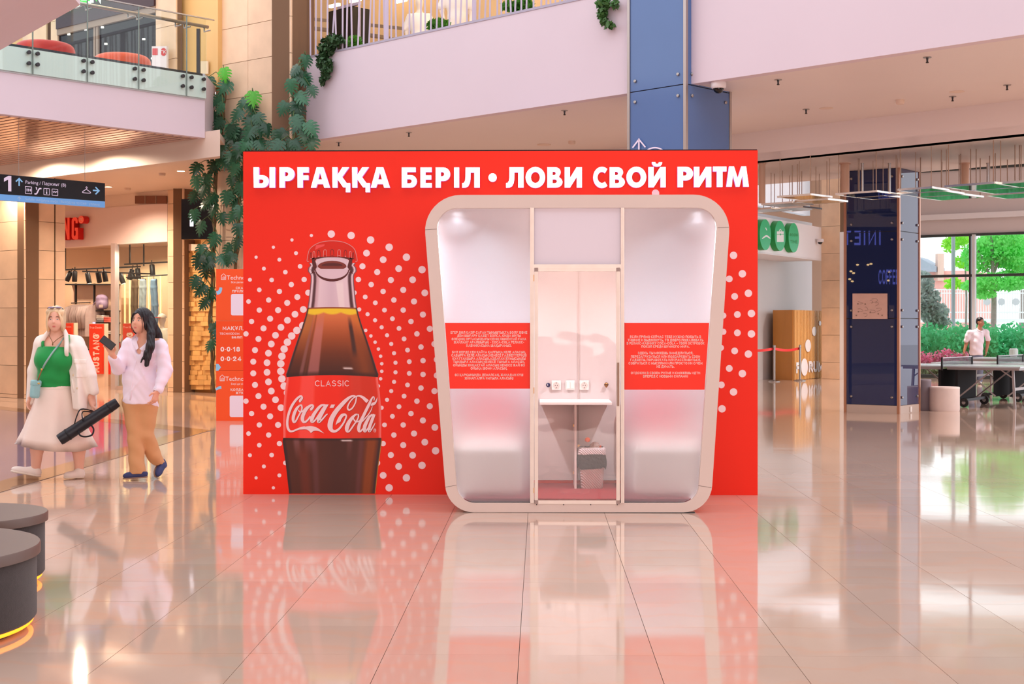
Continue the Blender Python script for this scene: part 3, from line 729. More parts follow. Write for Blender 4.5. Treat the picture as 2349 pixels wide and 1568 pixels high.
poly([(762 + 39 * math.cos(R(a)), 618 + 27.5 * math.sin(R(a))) for a in range(0, 181, 12)], D1, 0); poly([(762 + 37 * math.cos(R(a)), 617.5 + 22 * math.sin(R(a))) for a in range(0, 181, 12)], D2, 2)
for sg in (-1, 1):
    poly([(762 + sg * 40, 591), (762 + sg * 47, 592), (762 + sg * 45, 608), (762 + sg * 41, 622), (762 + sg * 35, 612)], D2, 0)
    poly([(762 + sg * 52, 616), (762 + sg * 44, 622), (762 + sg * 49, 628), (762 + sg * 38, 624)], D3, 0)
ln = [(762, 552.2), (785, 554.5), (802, 561.5), (813, 571), (817, 582), (819.5, 598), (815, 599.5)]
cap = [(2 * 762 - x, y) for x, y in ln[::-1]] + ln[1:]
poly(cap + arc(762, 601, 53, 13, -10, -170, 14), D2, 1)
ribbon(m, [(x, y, 1.3) for x, y in cap], wf, D3, 3)
for k in range(-4, 5):
    x = 762 + 50 * math.sin(k * .33); h = 588 + 7 * (abs(k) / 4) ** 2; w = 6.4 * math.cos(k * .3)
    ribbon(m, [(x - w / 2 - .8, h, 1.0), (x - w / 2, h - 13, 1.1), (x, h - 16, 1.2), (x + w / 2, h - 13, 1.0), (x + w / 2 + .8, h, .8)], wf, D3, 3 if k % 2 else 0, 3)
    ribbon(m, [(x - 1.5, h - 2, 1.6), (x + 1.5, h - 2.4, 1.6)], wf, D3, 3 if k in (1, -2, 2, -4) else 0, 2)
poly([(725, 562), (745, 560), (744, 564), (733, 568), (723, 573)], D3, 4)
poly(arc(762, 601.5, 44, 12, -12, -168, 12) + arc(762, 592, 40, 4, -180, 0, 8), D3, 0)
m.build('cap_print', [maroon, capred, lil, pr('print_cap_line', (226, 150, 150)), pr('print_rose', (240, 80, 80)), pr('print_rust', (130, 54, 46))], dw)
# script logo and small word on the label
LX = lambda x, y, d=0: wf(645 + x / 9.7875, 885 + y / 9.7875, d)
S1 = [
 [(428, 362, 34), (425, 330, 50), (455, 290, 56), (470, 262, 46), (455, 233, 46), (425, 232, 46), (385, 258, 50), (340, 302, 52), (282, 378, 54), (228, 470, 56), (184, 580, 56), (154, 690, 54), (139, 800, 52), (142, 890, 54), (163, 965, 54), (205, 1012, 46), (265, 1010, 40), (330, 985, 38), (400, 957, 42), (480, 938, 56), (540, 935, 66)],
 [(415, 436, 36), (362, 490, 58), (310, 580, 68), (276, 690, 70), (272, 770, 60), (290, 812, 40), (328, 790, 36), (378, 700, 34), (420, 620, 34), (452, 560, 30), (470, 490, 34), (455, 432, 36), (415, 436, 36)],
 [(388, 535, 22), (412, 572, 28), (446, 580, 30), (490, 560, 34), (540, 515, 46), (600, 465, 50)],
 [(680, 548, 44), (678, 515, 56), (710, 478, 52), (722, 448, 40), (698, 426, 40), (650, 442, 52), (590, 492, 64), (530, 575, 76), (490, 670, 80), (480, 750, 78), (505, 802, 56), (550, 800, 46), (600, 758, 40), (660, 680, 36)],
 [(985, 428, 40), (930, 425, 44), (868, 462, 60), (798, 545, 68), (730, 645, 76), (692, 735, 82), (688, 795, 60), (735, 792, 40), (800, 718, 34), (870, 608, 34), (940, 495, 34)],
 [(1010, 425, 84), (960, 520, 84), (900, 632, 84), (852, 735, 80), (838, 800, 60), (882, 788, 42), (950, 718, 36), (1010, 650, 30), (1045, 625, 18)],
 [(1690, 236, 30), (1620, 222, 38), (1540, 252, 56), (1440, 335, 80), (1330, 450, 92), (1230, 570, 98), (1150, 700, 106), (1108, 820, 116), (1102, 920, 112), (1132, 988, 80), (1190, 1015, 62), (1260, 993, 50), (1330, 928, 44), (1400, 830, 40), (1448, 730, 38), (1462, 670, 38), (1435, 634, 38), (1385, 640, 48), (1340, 672, 60)],
 [(1690, 245, 28), (1682, 310, 30), (1660, 392, 30), (1600, 490, 32), (1540, 534, 36), (1502, 520, 36), (1495, 462, 32), (1530, 382, 30), (1590, 302, 28), (1640, 256, 26), (1700, 228, 30), (1760, 222, 38), (1830, 252, 60), (1900, 312, 76), (1942, 350, 80)],
 [(1710, 632, 34), (1660, 650, 44), (1590, 720, 70), (1520, 820, 86), (1480, 920, 92), (1475, 990, 74), (1502, 1024, 44), (1550, 990, 36), (1620, 890, 34), (1690, 790, 32), (1730, 710, 32), (1736, 655, 32), (1710, 632, 34)],
 [(1622, 720, 24), (1652, 778, 30), (1700, 800, 28), (1760, 780, 28)],
 [(2085, 325, 20), (2092, 270, 22), (2070, 238, 26), (2030, 292, 42), (1980, 400, 60), (1910, 540, 64), (1842, 680, 66), (1782, 800, 70), (1746, 920, 76), (1746, 998, 62), (1782, 1014, 40), (1840, 950, 30), (1900, 850, 26)],
 [(2050, 455, 14), (2020, 540, 20), (1960, 640, 24), (1880, 730, 26), (1820, 800, 28)],
 [(2052, 640, 36), (1990, 682, 52), (1932, 780, 70), (1882, 890, 80), (1868, 980, 74), (1884, 1022, 40), (1922, 988, 32), (1990, 880, 30), (2050, 760, 30)],
 [(2090, 632, 64), (2050, 740, 68), (2002, 870, 68), (1976, 960, 66), (1982, 1018, 44), (2032, 968, 30), (2085, 880, 24), (2110, 825, 12)],
]
tail = smooth_line([(430, 950), (500, 922), (600, 900), (700, 900), (800, 930), (880, 985), (970, 1065)], 5) + smooth_line([(970, 1065), (880, 1022), (800, 1002), (725, 1010), (670, 1055)], 5)[1:] + smooth_line([(670, 1055), (625, 1004), (560, 972), (430, 975)], 5)[1:]
P_ = [tail, [(958, 412), (1068, 412), (1040, 462), (950, 465)], [(1125, 415), (1212, 415), (1176, 490), (1088, 490)],
      smooth_line([(1400, 618), (1330, 650), (1270, 735), (1236, 820), (1224, 880)], 5) + smooth_line([(1224, 880), (1270, 835), (1330, 800), (1352, 745), (1398, 682), (1440, 662)], 5)[1:],
      smooth_line([(2006, 430), (2040, 378), (2108, 345), (2165, 245)], 5) + smooth_line([(2165, 245), (2150, 340), (2110, 412), (2040, 440), (2006, 430)], 5)[1:-1]]
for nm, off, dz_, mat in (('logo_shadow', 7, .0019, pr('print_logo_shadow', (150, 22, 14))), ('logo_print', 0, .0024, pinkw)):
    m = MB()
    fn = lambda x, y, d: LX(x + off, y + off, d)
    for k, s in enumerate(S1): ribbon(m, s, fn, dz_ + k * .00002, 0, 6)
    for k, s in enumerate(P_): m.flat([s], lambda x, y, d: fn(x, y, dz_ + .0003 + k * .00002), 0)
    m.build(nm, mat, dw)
m = MB(); stroke_text(m, 'CLASSIC', 762, -885.6, 13.6, wft, w=.12, sp=.2, d=.0024)
ribbon(m, [(860 + 2.6 * math.cos(a), 986.5 + 4 * math.sin(a), .8) for a in np.linspace(0, 2 * math.pi, 12)], wf, .0024, 0, 2); stroke_text(m, 'R', 860, -988.4, 4, wft, d=.0024)
m.build('label_word', pinkw, dw)

# the glowing headline: every letter a raised channel letter
glow = pm('lit_letter_face', (255, 255, 255), .5, emit=(255, 252, 255), estr=1.7)
side = pm('lit_letter_side', (214, 150, 226), .5, emit=(206, 130, 235), estr=.35)
def hd(scale, ox, oy): return lambda x, y: (ox + x / scale, oy + y / scale)
ZA, ZB, ZC = hd(7.83, 570, 370), hd(3.915, 550, 330), hd(3.789, 1130, 330)
def bowl(x, xr, yt, yb, n=10):   # right-bulging curve from (x, yt) to (x, yb)
    r = min(xr - x, (yb - yt) / 2); return [(x, yt), (xr - r, yt)] + arc(xr - r, (yt + yb) / 2, r, (yb - yt) / 2, -90, 90, n)[1:-1] + [(xr - r, yb), (x, yb)]
def Pl(x0, x1, t=118, b=482, st=95):
    return [[(x0, t), (x1 - 122, t)] + arc(x1 - 122, t + 122, 122, 122, -90, 90, 10)[1:] + [(x0 + st, t + 244), (x0 + st, b), (x0, b)], bowl(x0 + st, x1 - 110, t + 82, t + 160, 6)]
def scaled(loops, x0, x1, w0, w1, Z, T, Bm): return [[Z(x0 + (x - w0) / (w1 - w0) * (x1 - x0), T + (y - 118) / 364 * (Bm - T)) for x, y in l] for l in loops]
YER = [[(110, 118), (208, 118), (208, 258), (270, 258)] + arc(270, 370, 116, 112, -90, 90, 10)[1:] + [(116, 482)], bowl(208, 292, 332, 404, 6)]
STEM = lambda a, b: [[(a, 118), (b, 118), (b, 482), (a, 482)]]
EF = [[(895, 118), (1098, 118), (1098, 212), (993, 212), (993, 262), (1093, 262), (1093, 345), (993, 345), (993, 482), (900, 482)]]
AA = [[(1240, 118), (1360, 118), (1480, 482), (1375, 482), (1358, 418), (1253, 418), (1232, 482), (1137, 482)], [(1300, 205), (1338, 335), (1268, 335)]]
KK = [[(1520, 118), (1613, 118), (1613, 255), (1700, 118), (1820, 118), (1697, 290), (1777, 400), (1840, 400), (1840, 562), (1762, 562), (1762, 475), (1715, 475), (1613, 330), (1613, 482), (1525, 482)]]
BE = [[(0, 118), (250, 118), (250, 200), (95, 200), (95, 255), (160, 255)] + arc(160, 368, 112, 114, -90, 90, 10)[1:] + [(0, 482)], bowl(95, 180, 328, 405, 6)]
EE = [[(0, 118), (203, 118), (203, 200), (92, 200), (92, 260), (196, 260), (196, 336), (92, 336), (92, 400), (205, 400), (205, 482), (0, 482)]]
LL = [[(62, 118), (318, 118), (318, 482), (220, 482), (220, 210), (152, 210), (150, 330), (138, 400), (108, 458), (60, 482), (0, 484), (0, 402), (30, 396), (52, 360), (60, 300)]]
VE = [[(0, 118), (140, 118)] + arc(140, 208, 96, 90, -90, 50, 8)[1:] + [(212, 292)] + arc(150, 384, 118, 98, -60, 90, 8) + [(0, 482)], bowl(92, 150, 196, 260, 5), bowl(92, 170, 334, 404, 5)]
II = [[(0, 118), (92, 118), (92, 310), (206, 118), (300, 118), (300, 482), (210, 482), (210, 290), (94, 482), (0, 482)]]
OO = [arc(172, 300, 172, 188, 0, 360, 28)[:-1], arc(172, 300, 78, 100, 0, 360, 22)[:-1]]
CC = [arc(180, 300, 180, 188, 50, 310, 20)[:0] + arc(190, 300, 190, 190, -52, -308, 24) + arc(190, 300, 96, 100, -312, -48, 18)]
TT = [[(0, 118), (230, 118), (230, 205), (162, 205), (162, 482), (66, 482), (66, 205), (0, 205)]]
MM = [[(48, 118), (132, 118), (198, 330), (262, 118), (344, 118), (392, 482), (296, 482), (280, 270), (228, 482), (166, 482), (112, 270), (94, 482), (0, 482)]]
BRV = [[(30, 30), (110, 30), (110, 34)] + [(118, 55), (150, 64), (182, 55), (190, 32), (268, 32), (262, 66), (226, 100), (150, 112), (74, 100), (38, 66)]]
LT = [[[ZA(*p) for p in l] for l in YER], [[ZA(*p) for p in l] for l in STEM(397, 497)], [[ZA(*p) for p in l] for l in Pl(575, 845)], [[ZA(*p) for p in l] for l in EF],
      [[ZA(*p) for p in l] for l in AA], [[ZA(*p) for p in l] for l in KK], [[ZA(x + 354, y) for x, y in l] for l in KK], [[ZA(x + 1072, y) for x, y in l] for l in AA]]
S = scaled; W0 = Pl(0, 270)
LT += [S(BE, 1460, 1595, 0, 272, ZB, 217, 397), S(EE, 1627, 1728, 0, 205, ZB, 217, 397), S(W0, 1763, 1893, 0, 270, ZB, 217, 397), S(STEM(0, 90), 1928, 1973, 0, 90, ZB, 217, 397), S(LL, 2000, 2157, 0, 318, ZB, 217, 397),
       [[ZB(*p) for p in arc(2272, 307, 37, 38, 0, 360, 24)[:-1]]],
       S(LL, 118, 270, 0, 318, ZC, 208, 384), S(OO, 287, 457, 0, 344, ZC, 208, 384), S(VE, 475, 607, 0, 268, ZC, 208, 384), S(II, 625, 775, 0, 300, ZC, 208, 384),
       S(CC, 872, 997, 0, 312, ZC, 208, 384), S(VE, 1015, 1147, 0, 268, ZC, 208, 384), S(OO, 1160, 1332, 0, 344, ZC, 206, 382), S(II, 1350, 1500, 0, 300, ZC, 206, 381),
       S(W0, 1603, 1737, 0, 270, ZC, 204, 380), S(II, 1745, 1895, 0, 300, ZC, 204, 380), S(TT, 1910, 2026, 0, 230, ZC, 202, 378), S(MM, 2025, 2220, 0, 392, ZC, 200, 376)]
BR_ = S(BRV, 1380, 1470, 30, 268, ZC, 206, 381)
for i, loops in enumerate(LT):
    m = MB(); m.flat(loops, wf, .05, 0, 1)
    if i == 21: m.flat(BR_, wf, .05, 0, 1)
    m.build('letter', [glow, side], dw)

# ================================================================== THE WHITE RELAXATION POD
YP = 11.20; YB = 12.395
def rpoly(c, r, n=10):
    out = []
    for i in range(len(c)):
        p, a, b = np.array(c[i], float), np.array(c[i - 1], float), np.array(c[(i + 1) % len(c)], float)
        u, v = (a - p) / np.hypot(*(a - p)), (b - p) / np.hypot(*(b - p)); ang = math.acos(np.clip(u @ v, -1, 1)); t = r[i] / math.tan(ang / 2)
        cen = p + (u + v) / np.hypot(*(u + v)) * r[i] / math.sin(ang / 2); q0, q1 = p + u * t - cen, p + v * t - cen
        a0, a1 = math.atan2(q0[1], q0[0]), math.atan2(q1[1], q1[0]); da = (a1 - a0 + math.pi) % (2 * math.pi) - math.pi
        out += [tuple(cen + r[i] * np.array((math.cos(a0 + da * k / n), math.sin(a0 + da * k / n)))) for k in range(n + 1)]
    return out
outer = rpoly([(968.5, 447), (1678.6, 446), (1629.6, 1174.5), (1026, 1174.5)], [82, 82, 66, 66])
inner = rpoly([(999, 477), (1647, 476), (1600.5, 1153), (1050, 1153)], [46, 46, 42, 42])
def pf(px, py, d=0):
    p = onY(px, py, YP); return (p.x, YP - d, p.z)
def pft(x, y, d=0): return pf(x, -y, d)
podc = onY(1327, 1175, YP)
pod = thing('relax_pod', 'white rounded cabin with frosted panes and a clear door standing against the red wall', 'cabin', (podc.x, YP, 0))
pod_m = pm('pod_white', (222, 202, 194), .38, noise=.015, nscale=2, spec=.35)
alu = pm('anodised_aluminium', (196, 178, 168), .34, .55, noise=.04, nscale=12)
m = MB(); m.flat([outer, inner], lambda u, v, d: pf(u, v, d - (YB - YP)), YB - YP, 0); pf_o = m.build('frame', pod_m, pod, auto=35)
for dd_ in (-.02, -1.1): m = MB(); m.bar(pf(1062, 1176.5, dd_), pf(1594, 1176.5, dd_), .02, .013); m.build('base_strip', black, pod)
seam = pm('pod_seam', (120, 100, 96), .7)
for a, b in (((975.2, 527), (1002, 525)), ((1646, 522), (1672, 521)), ((1021, 1117), (1047, 1112)), ((1602, 1113), (1632, 1118))):
    q = MB(); ribbon(q, [a + (1.0,), b + (1.0,)], pf, .0006, 0, 2); q.build('seam', seam, pod)
def clipx(pts, x, keep_left):
    out = []
    for i in range(len(pts)):
        a, b = pts[i - 1], pts[i]; ia, ib = (a[0] <= x) == keep_left, (b[0] <= x) == keep_left
        if ia != ib: t = (x - a[0]) / (b[0] - a[0]); out.append((x, a[1] + t * (b[1] - a[1])))
        if ib: out.append(b)
    return out
def clipy(pts, y, above): return [(q, p) for p, q in clipx([(b, a) for a, b in pts], y, above)]
frost = pm('frosted_glass', (250, 248, 254), .5, trans=.9, ior=1.42, spec=.35)
inn2 = rpoly([(1000.5, 478.5), (1645.5, 477.5), (1599, 1151.5), (1051.5, 1151.5)], [45, 45, 41, 41])
for poly_ in (clipx(inn2, 1216, True), clipx(inn2, 1432, False)):
    m = MB(); m.flat([poly_], lambda u, v, d: pf(u, v, d - .026), .008)
    m.flat([poly_], lambda u, v, d: pf(u, v, -.026), 0); q = m.build('frosted_pane', frost, pod)
    bm = bmesh.new(); bm.from_mesh(q.data); bmesh.ops.remove_doubles(bm, verts=bm.verts, dist=1e-5); bmesh.ops.recalc_face_normals(bm, faces=bm.faces); bm.to_mesh(q.data); bm.free()
m = MB(); m.flat([[(1225, 477), (1424, 476.5), (1424, 606), (1225, 606)]], lambda u, v, d: pf(u, v, d - .03), .01); m.build('upper_panel', pm('upper_pane', (226, 214, 226), .3, spec=.4), pod)
text_red = pm('red_sticker', (255, 48, 24), .4, spec=.3); text_w = pm('sticker_lettering', (255, 214, 208), .5)
dl = clipy(clipy(clipx(inn2, 1216, True), 740, False), 891, True); dr_ = clipy(clipy(clipx(inn2, 1432, False), 740, False), 893.5, True)
LEFT = [("ЕГЕР ДӘЛ ҚАЗІР САҒАН ТЫНЫШТЫҚТА БОЛУ ЖӘНЕ", 138, 575), ("ДЕМ ШЫҒАРУ ҚАЖЕТ БОЛСА, ОНДА ШУЛЫ", 162, 477), ("ӘЛЕМНІҢ ОРТАСЫНДАҒЫ СЕНІҢ КІШКЕНТАЙ ҒАНА", 187, 559),
        ("ЖАЙЛАНУ АРАЛШЫҒЫҢ - COCA-COLA РЕЛАКС-", 211, 527), ("КАБИНКАСЫНА ШАҚЫРАМЫЗ.", 236, 339), ("БҰЛ ЖЕРДЕ СЕН ҚАЙТА ҚАЛПЫҢА КЕЛЕ АЛАСЫҢ,", 285, 553),
        ("САБЫРҒА КЕЛЕ АЛАСЫҢ НЕМЕСЕ ГАДЖЕТТЕРІҢДІ", 309, 563), ("ҚУАТТАНДЫРА АЛАСЫҢ,АЗДАҒАН ЖҰМЫСЫҢДЫ", 334, 547), ("ТЫНДЫРА АЛАСЫҢ НЕМЕСЕ ТЫНЫҒА АЛАСЫҢ,", 358, 538),
        ("ОЙЫҢДЫ ЖИНАҚТАЙ АЛАСЫҢ НЕМЕСЕ ЖАЙ ӨЗ", 383, 537), ("ОЙЫҢА ШОМИ АЛАСЫҢ.", 407, 275), ("ӨЗ ҚАРҚЫНЫҢДА ДЕМАЛСАҢ, ЖАҢАДАН КҮШ", 456, 513), ("ЖИНАП АЛҒА ҰМТЫЛА АЛАСЫҢ!", 481, 364)]
RIGHT = [("ЕСЛИ ПРЯМО СЕЙЧАС ТЕБЕ НУЖНО ПОБЫТЬ В", 170, 533), ("ТИШИНЕ И ВЫДОХНУТЬ, ТО ДОБРО ПОЖАЛОВАТЬ", 195, 567), ("В РЕЛАКС-КАБИНКУ COCA-COLA – ТВОЙ ОСТРОВОК", 219, 582), ("ПОКОЯ СРЕДИ ШУМНОГО МИРА.", 243, 360),
         ("ЗДЕСЬ ТЫ МОЖЕШЬ ЗАМЕДЛИТЬСЯ,", 292, 414), ("ПЕРЕЗАГРУЗИТЬСЯ ИЛИ ПОДЗАРЯДИТЬ СВОИ", 319, 518), ("ГАДЖЕТЫ, ПОРАБОТАТЬ ИЛИ РАССЛАБИТЬСЯ,", 343, 527), ("СОБРАТЬСЯ С МЫСЛЯМИ ИЛИ ПРОСТО НИ О ЧЕМ", 368, 554), ("НЕ ДУМАТЬ.", 393, 133),
         ("ОТДОХНИ В СВОЕМ РИТМЕ И СМОЖЕШЬ ИДТИ", 441, 520), ("ВПЕРЕД С НОВЫМИ СИЛАМИ!", 466, 335)]
for poly_, lines, cx, y0, sc in ((dl, LEFT, 1121.5, 720, .3061), (dr_, RIGHT, 1527, 720, .3062)):
    m = MB(); m.flat([poly_], lambda u, v, d: pf(u, v, -.0165), 0); st = m.build('red_sticker', text_red, pod)
    m = MB()
    for s, yz, wz in lines:
        h = 5.7; nat = text_width(s, .19, .17) * h; k = wz * sc / nat
        stroke_text(m, s, 0, -(y0 + yz * sc + h / 2), h, lambda x, y, d: pft(cx + x * k, y, -.0158), w=.19, sp=.17)
    q = m.build('lettering', text_w, st)
# posts, door
for a, b in ((1216, 1225), (1424, 1432)):
    m = MB(); p, q = pf(a, 476), pf(b, 1153); m.box(((p[0] + q[0]) / 2, YP + .03, (p[2] + q[2]) / 2), (q[0] - p[0], .07, p[2] - q[2]))
    for f in (.28, .62): m.bar((p[0] + (q[0] - p[0]) * f, YP - .006, p[2]), (p[0] + (q[0] - p[0]) * f, YP - .006, q[2]), .004, .006)
    m.build('post', alu, pod)
m = MB(); a, b = pf(1225, 606), pf(1424, 616); m.box(((a[0] + b[0]) / 2, YP + .02, (a[2] + b[2]) / 2), (b[0] - a[0], .05, a[2] - b[2])); m.build('transom', alu, pod)
door = MB()
X0, X1, ZT, ZB_ = pf(1226, 0)[0], pf(1422, 0)[0], pf(0, 615)[2], pf(0, 1152)[2]
w = .028
for c, d in ((((X0 + X1) / 2, YP + .012, ZT - w / 2), (X1 - X0, .03, w)), (((X0 + X1) / 2, YP + .012, ZB_ + w / 2), (X1 - X0, .03, w)), ((X0 + w / 2, YP + .012, (ZT + ZB_) / 2), (w, .03, ZT - ZB_)), ((X1 - w / 2, YP + .012, (ZT + ZB_) / 2), (w, .03, ZT - ZB_))): door.box(c, d)
for x in (X0 + w * .45, X1 - w * .45): door.bar((x, YP - .006, ZB_), (x, YP - .006, ZT), .006, .008)
dr = door.build('door', alu, pod)
for x in (X0 + w / 2, X1 - w / 2):
    for z in (ZT - w / 2, ZB_ + w / 2): m = MB(); m.box((x, YP - .005, z), (w * 1.05, .012, w * 1.05)); m.build('corner_cap', pm('grey_cap', (164, 140, 134), .5), dr)
acr = thin_glass('clear_acrylic', (255, 246, 242), .8, .03)
nt = acr.node_tree; tcn = nt.nodes.new('ShaderNodeNewGeometry'); mpn = nt.nodes.new('ShaderNodeMapping'); mpn.inputs['Scale'].default_value = (2.2, 1, 3.2)
nn_ = nt.nodes.new('ShaderNodeTexNoise'); nn_.inputs['Scale'].default_value = 1.3; nn_.inputs['Detail'].default_value = 1.2; bpn = nt.nodes.new('ShaderNodeBump'); bpn.inputs['Distance'].default_value = .0035
nt.links.new(tcn.outputs['Position'], mpn.inputs['Vector']); nt.links.new(mpn.outputs[0], nn_.inputs['Vector']); nt.links.new(nn_.outputs['Fac'], bpn.inputs['Height'])
nt.links.new(bpn.outputs[0], [x for x in nt.nodes if x.type == 'BSDF_GLOSSY'][0].inputs['Normal'])
m = MB(); m.box(((X0 + X1) / 2, YP + .014, (ZT + ZB_) / 2), (X1 - X0 - 2 * w + .006, .004, ZT - ZB_ - 2 * w + .006)); m.build('door_pane', acr, dr)
m = MB(); a = pf(1417.5, 831); b = pf(1417.5, 930); m.bar((a[0], YP - .035, a[2]), (b[0], YP - .035, b[2]), .014, .016)
for z in (a[2] - .03, b[2] + .03): m.bar((a[0], YP - .035, z), (a[0], YP + .004, z), .01, .01)
m.build('handle', pm('bronze_handle', (120, 92, 78), .35, .7), dr)
for y0_, y1_ in ((630, 645), (888, 902), (1118, 1130)):
    m = MB(); a, b = pf(1224.6, y0_), pf(1224.6, y1_); m.bar((a[0], YP - .008, a[2]), (b[0], YP - .008, b[2]), .007, .01); m.build('hinge', pm('brass', (176, 132, 90), .35, .8), dr)
for px in (1231, 1293, 1355, 1416): m = MB(); m.ell(pf(px, 1156.8, .0), (.005, .003, .005), 8); m.build('screw', dark_steel, pod)
# inside
def bf(px, py, d=0, Y=12.375):
    p = onY(px, py, Y); return (p.x, Y - d, p.z)
inm = pm('cabin_lining', (206, 196, 196), .45, noise=.02, nscale=3)
m = MB(); m.box((podc.x, YB - .005, 1.28), (2.05, .014, 2.3)); m.build('back_lining', inm, pod)
m = MB(); m.box((podc.x, 11.8, .097), (1.92, 1.14, .02)); m.build('carpet', pm('maroon_carpet', (136, 26, 34), .9, noise=.15, nscale=60), pod)
m = MB(); a = onY(1238, 927, 11.83); b = onY(1404, 927, 11.83); m.box(((a.x + b.x) / 2, 12.105, .826), (b.x - a.x, .55, .02)); m.build('shelf', pm('white_laminate', (240, 236, 234), .35), pod)
m = MB(); a = onY(1320.3, 1122, 11.93); m.box((a.x, 12.16, .46), (.018, .44, .71)); m.build('divider', inm, pod)
brass = pm('brass_bracket', (200, 160, 110), .3, .8)
for px, py in ((1316, 971), (1326, 1017), (1316, 1077)):
    m = MB(); p = bf(px, py, .24); m.box(p, (.022, .02, .022)); m.build('bracket', brass, pod)
for px in (1150, 1327, 1500): m = MB(); m.bar(bf(px, 480, .002), bf(px, 1100, .002), .006, .004); m.build('lining_seam', pm('lining_seam', (190, 172, 166), .6), pod)
sock = pm('socket_plastic', (238, 230, 226), .3); dk = pm('socket_pin', (60, 46, 40), .5)
for px, tw in ((1276, 0), (1308, 1), (1340, 0)):
    m = MB(); p = bf(px, 883, .006); m.box(p, (.082, .012, .082)); s_ = m.build('switch_plate' if tw else 'socket', sock, pod, bevel=.006)
    m = MB()
    if tw:
        for s in (-1, 1): m.box((p[0] + s * .0165, p[1] - .008, p[2]), (.03, .006, .058))
        m.build('rocker', sock, s_, bevel=.002)
    else:
        m.lathe([(.0, .0), (.024, 0), (.027, .004), (.028, .006)], 18, M=Matrix.Translation((p[0], p[1] - .006, p[2])) @ Matrix.Rotation(R(90), 4, 'X')); m.build('dish', pm('socket_dish', (214, 200, 194), .4), s_)
        m = MB()
        for q in ((.009, 0), (-.009, 0), (0, .02), (0, -.02)): m.ell((p[0] + q[0], p[1] - .0135, p[2] + q[1]), (.0035, .003, .0045), 8)
        m.build('pin_hole', dk, s_)
m = MB(); p = bf(1257.5, 882.5, .02); m.ell(p, (.019, .016, .02), 16); m.ell((p[0] - .005, p[1] - .015, p[2]), (.004, .003, .005), 8, 1)
m.build('hook', [pm('navy_knob', (30, 34, 78), .2), sock], pod, smooth=True)
m = MB(); p = bf(1390.5, 881.5, .02); m.ell(p, (.019, .014, .019), 16); m.add([(p[0] - .012, p[1] - .004, p[2] - .014), (p[0] + .012, p[1] - .004, p[2] - .014), (p[0], p[1] - .002, p[2] - .03)], [(0, 1, 2)]); m.bar((p[0] - .02, p[1] - .014, p[2]), (p[0] + .02, p[1] - .014, p[2]), .006, .004, 1)
m.build('hook', [pm('bronze_knob', (150, 104, 60), .35, .6), black], pod)
seat_m = pm('cream_upholstery', (252, 242, 226), .7, noise=.03, nscale=20); back_m = pm('rose_upholstery', (206, 84, 92), .7, noise=.05, nscale=16)
for a, b in ((1046, 1198), (1448, 1600)):
    p, q = onY(a, 0, 11.5), onY(b, 0, 11.5)
    m = MB(); m.box(((p.x + q.x) / 2, 11.79, .315), (q.x - p.x, .86, .41)); m.build('bench', seat_m, pod, bevel=.05, seg=3)
    m = MB(); m.box(((p.x + q.x) / 2, 12.27, .73), (q.x - p.x, .13, .42)); m.build('bench_back', back_m, pod, bevel=.04, seg=3)
spot_e = pm('spot_lens', (255, 255, 255), .4, emit=(240, 248, 255), estr=12)
for px in (1046, 1606):
    p = pf(px, 481, -.2); m = MB(); m.lathe([(.045, 0), (.05, .004), (.05, .012)], 16, (p[0], p[1], p[2] - .012)); s_ = m.build('ceiling_spot', alu, pod)
    m = MB(); m.lathe([(.034, -.002), (.034, .002)], 16, (p[0], p[1], p[2] - .013)); m.build('spot_lens', spot_e, s_)
    lamp('cabin_spot', 'SPOT', (p[0], p[1], p[2] - .03), 170, (.76, .88, 1), .03, (R(-4), 0, 0), R(150), .8)
lamp('cabin_fill', 'POINT', (podc.x, 11.75, 2.2), 9, (1, .86, .78), .1)  # added fill inside the cabin, no fitting of its own

# waste bin in the cabin, its lining bag and what is in it
bd = 11.93; bc = onY(1357, 1121, 12.02)
bn = thing('waste_bin', 'grey herringbone plastic waste bin with swing lid inside the white cabin', 'bin', (bc.x, 12.02, .107))
wv = pm('bin_plastic', (206, 192, 196), .5)
nt = wv.node_tree; b = nt.nodes['Principled BSDF']; wn_ = nt.nodes.new('ShaderNodeTexWave'); wn_.wave_type = 'BANDS'; wn_.bands_direction = 'DIAGONAL'; wn_.inputs['Scale'].default_value = 30
tn = nt.nodes.new('ShaderNodeTexCoord'); bp = nt.nodes.new('ShaderNodeBump'); bp.inputs['Distance'].default_value = .004; nt.links.new(tn.outputs['Object'], wn_.inputs['Vector']); nt.links.new(wn_.outputs['Fac'], bp.inputs['Height']); nt.links.new(bp.outputs[0], b.inputs['Normal'])
def rrect(w, d, r, z, n=5):
    o = []
    for cx, cy, a in ((w / 2 - r, d / 2 - r, 0), (-w / 2 + r, d / 2 - r, 90), (-w / 2 + r, -d / 2 + r, 180), (w / 2 - r, -d / 2 + r, 270)):
        o += [(cx + r * math.cos(R(a + 90 * i / n)), cy + r * math.sin(R(a + 90 * i / n)), z) for i in range(n + 1)]
    return o
def loft(mb, rings, m=0, cap=True, c=(0, 0, 0)):
    n = len(rings[0]); vs = [(p[0] + c[0], p[1] + c[1], p[2] + c[2]) for r in rings for p in r]
    fs = [(i * n + j, i * n + (j + 1) % n, (i + 1) * n + (j + 1) % n, (i + 1) * n + j) for i in range(len(rings) - 1) for j in range(n)]
    if cap: fs += [tuple(range(n))[::-1], tuple(range((len(rings) - 1) * n, len(rings) * n))]
    return mb.add(vs, fs, m)
m = MB(); loft(m, [rrect(.175, .14, .03, 0), rrect(.185, .15, .03, .01), rrect(.215, .175, .035, .24)], c=(bc.x, 12.02, .107)); m.build('body', wv, bn, auto=30)
m = MB(); rg = []
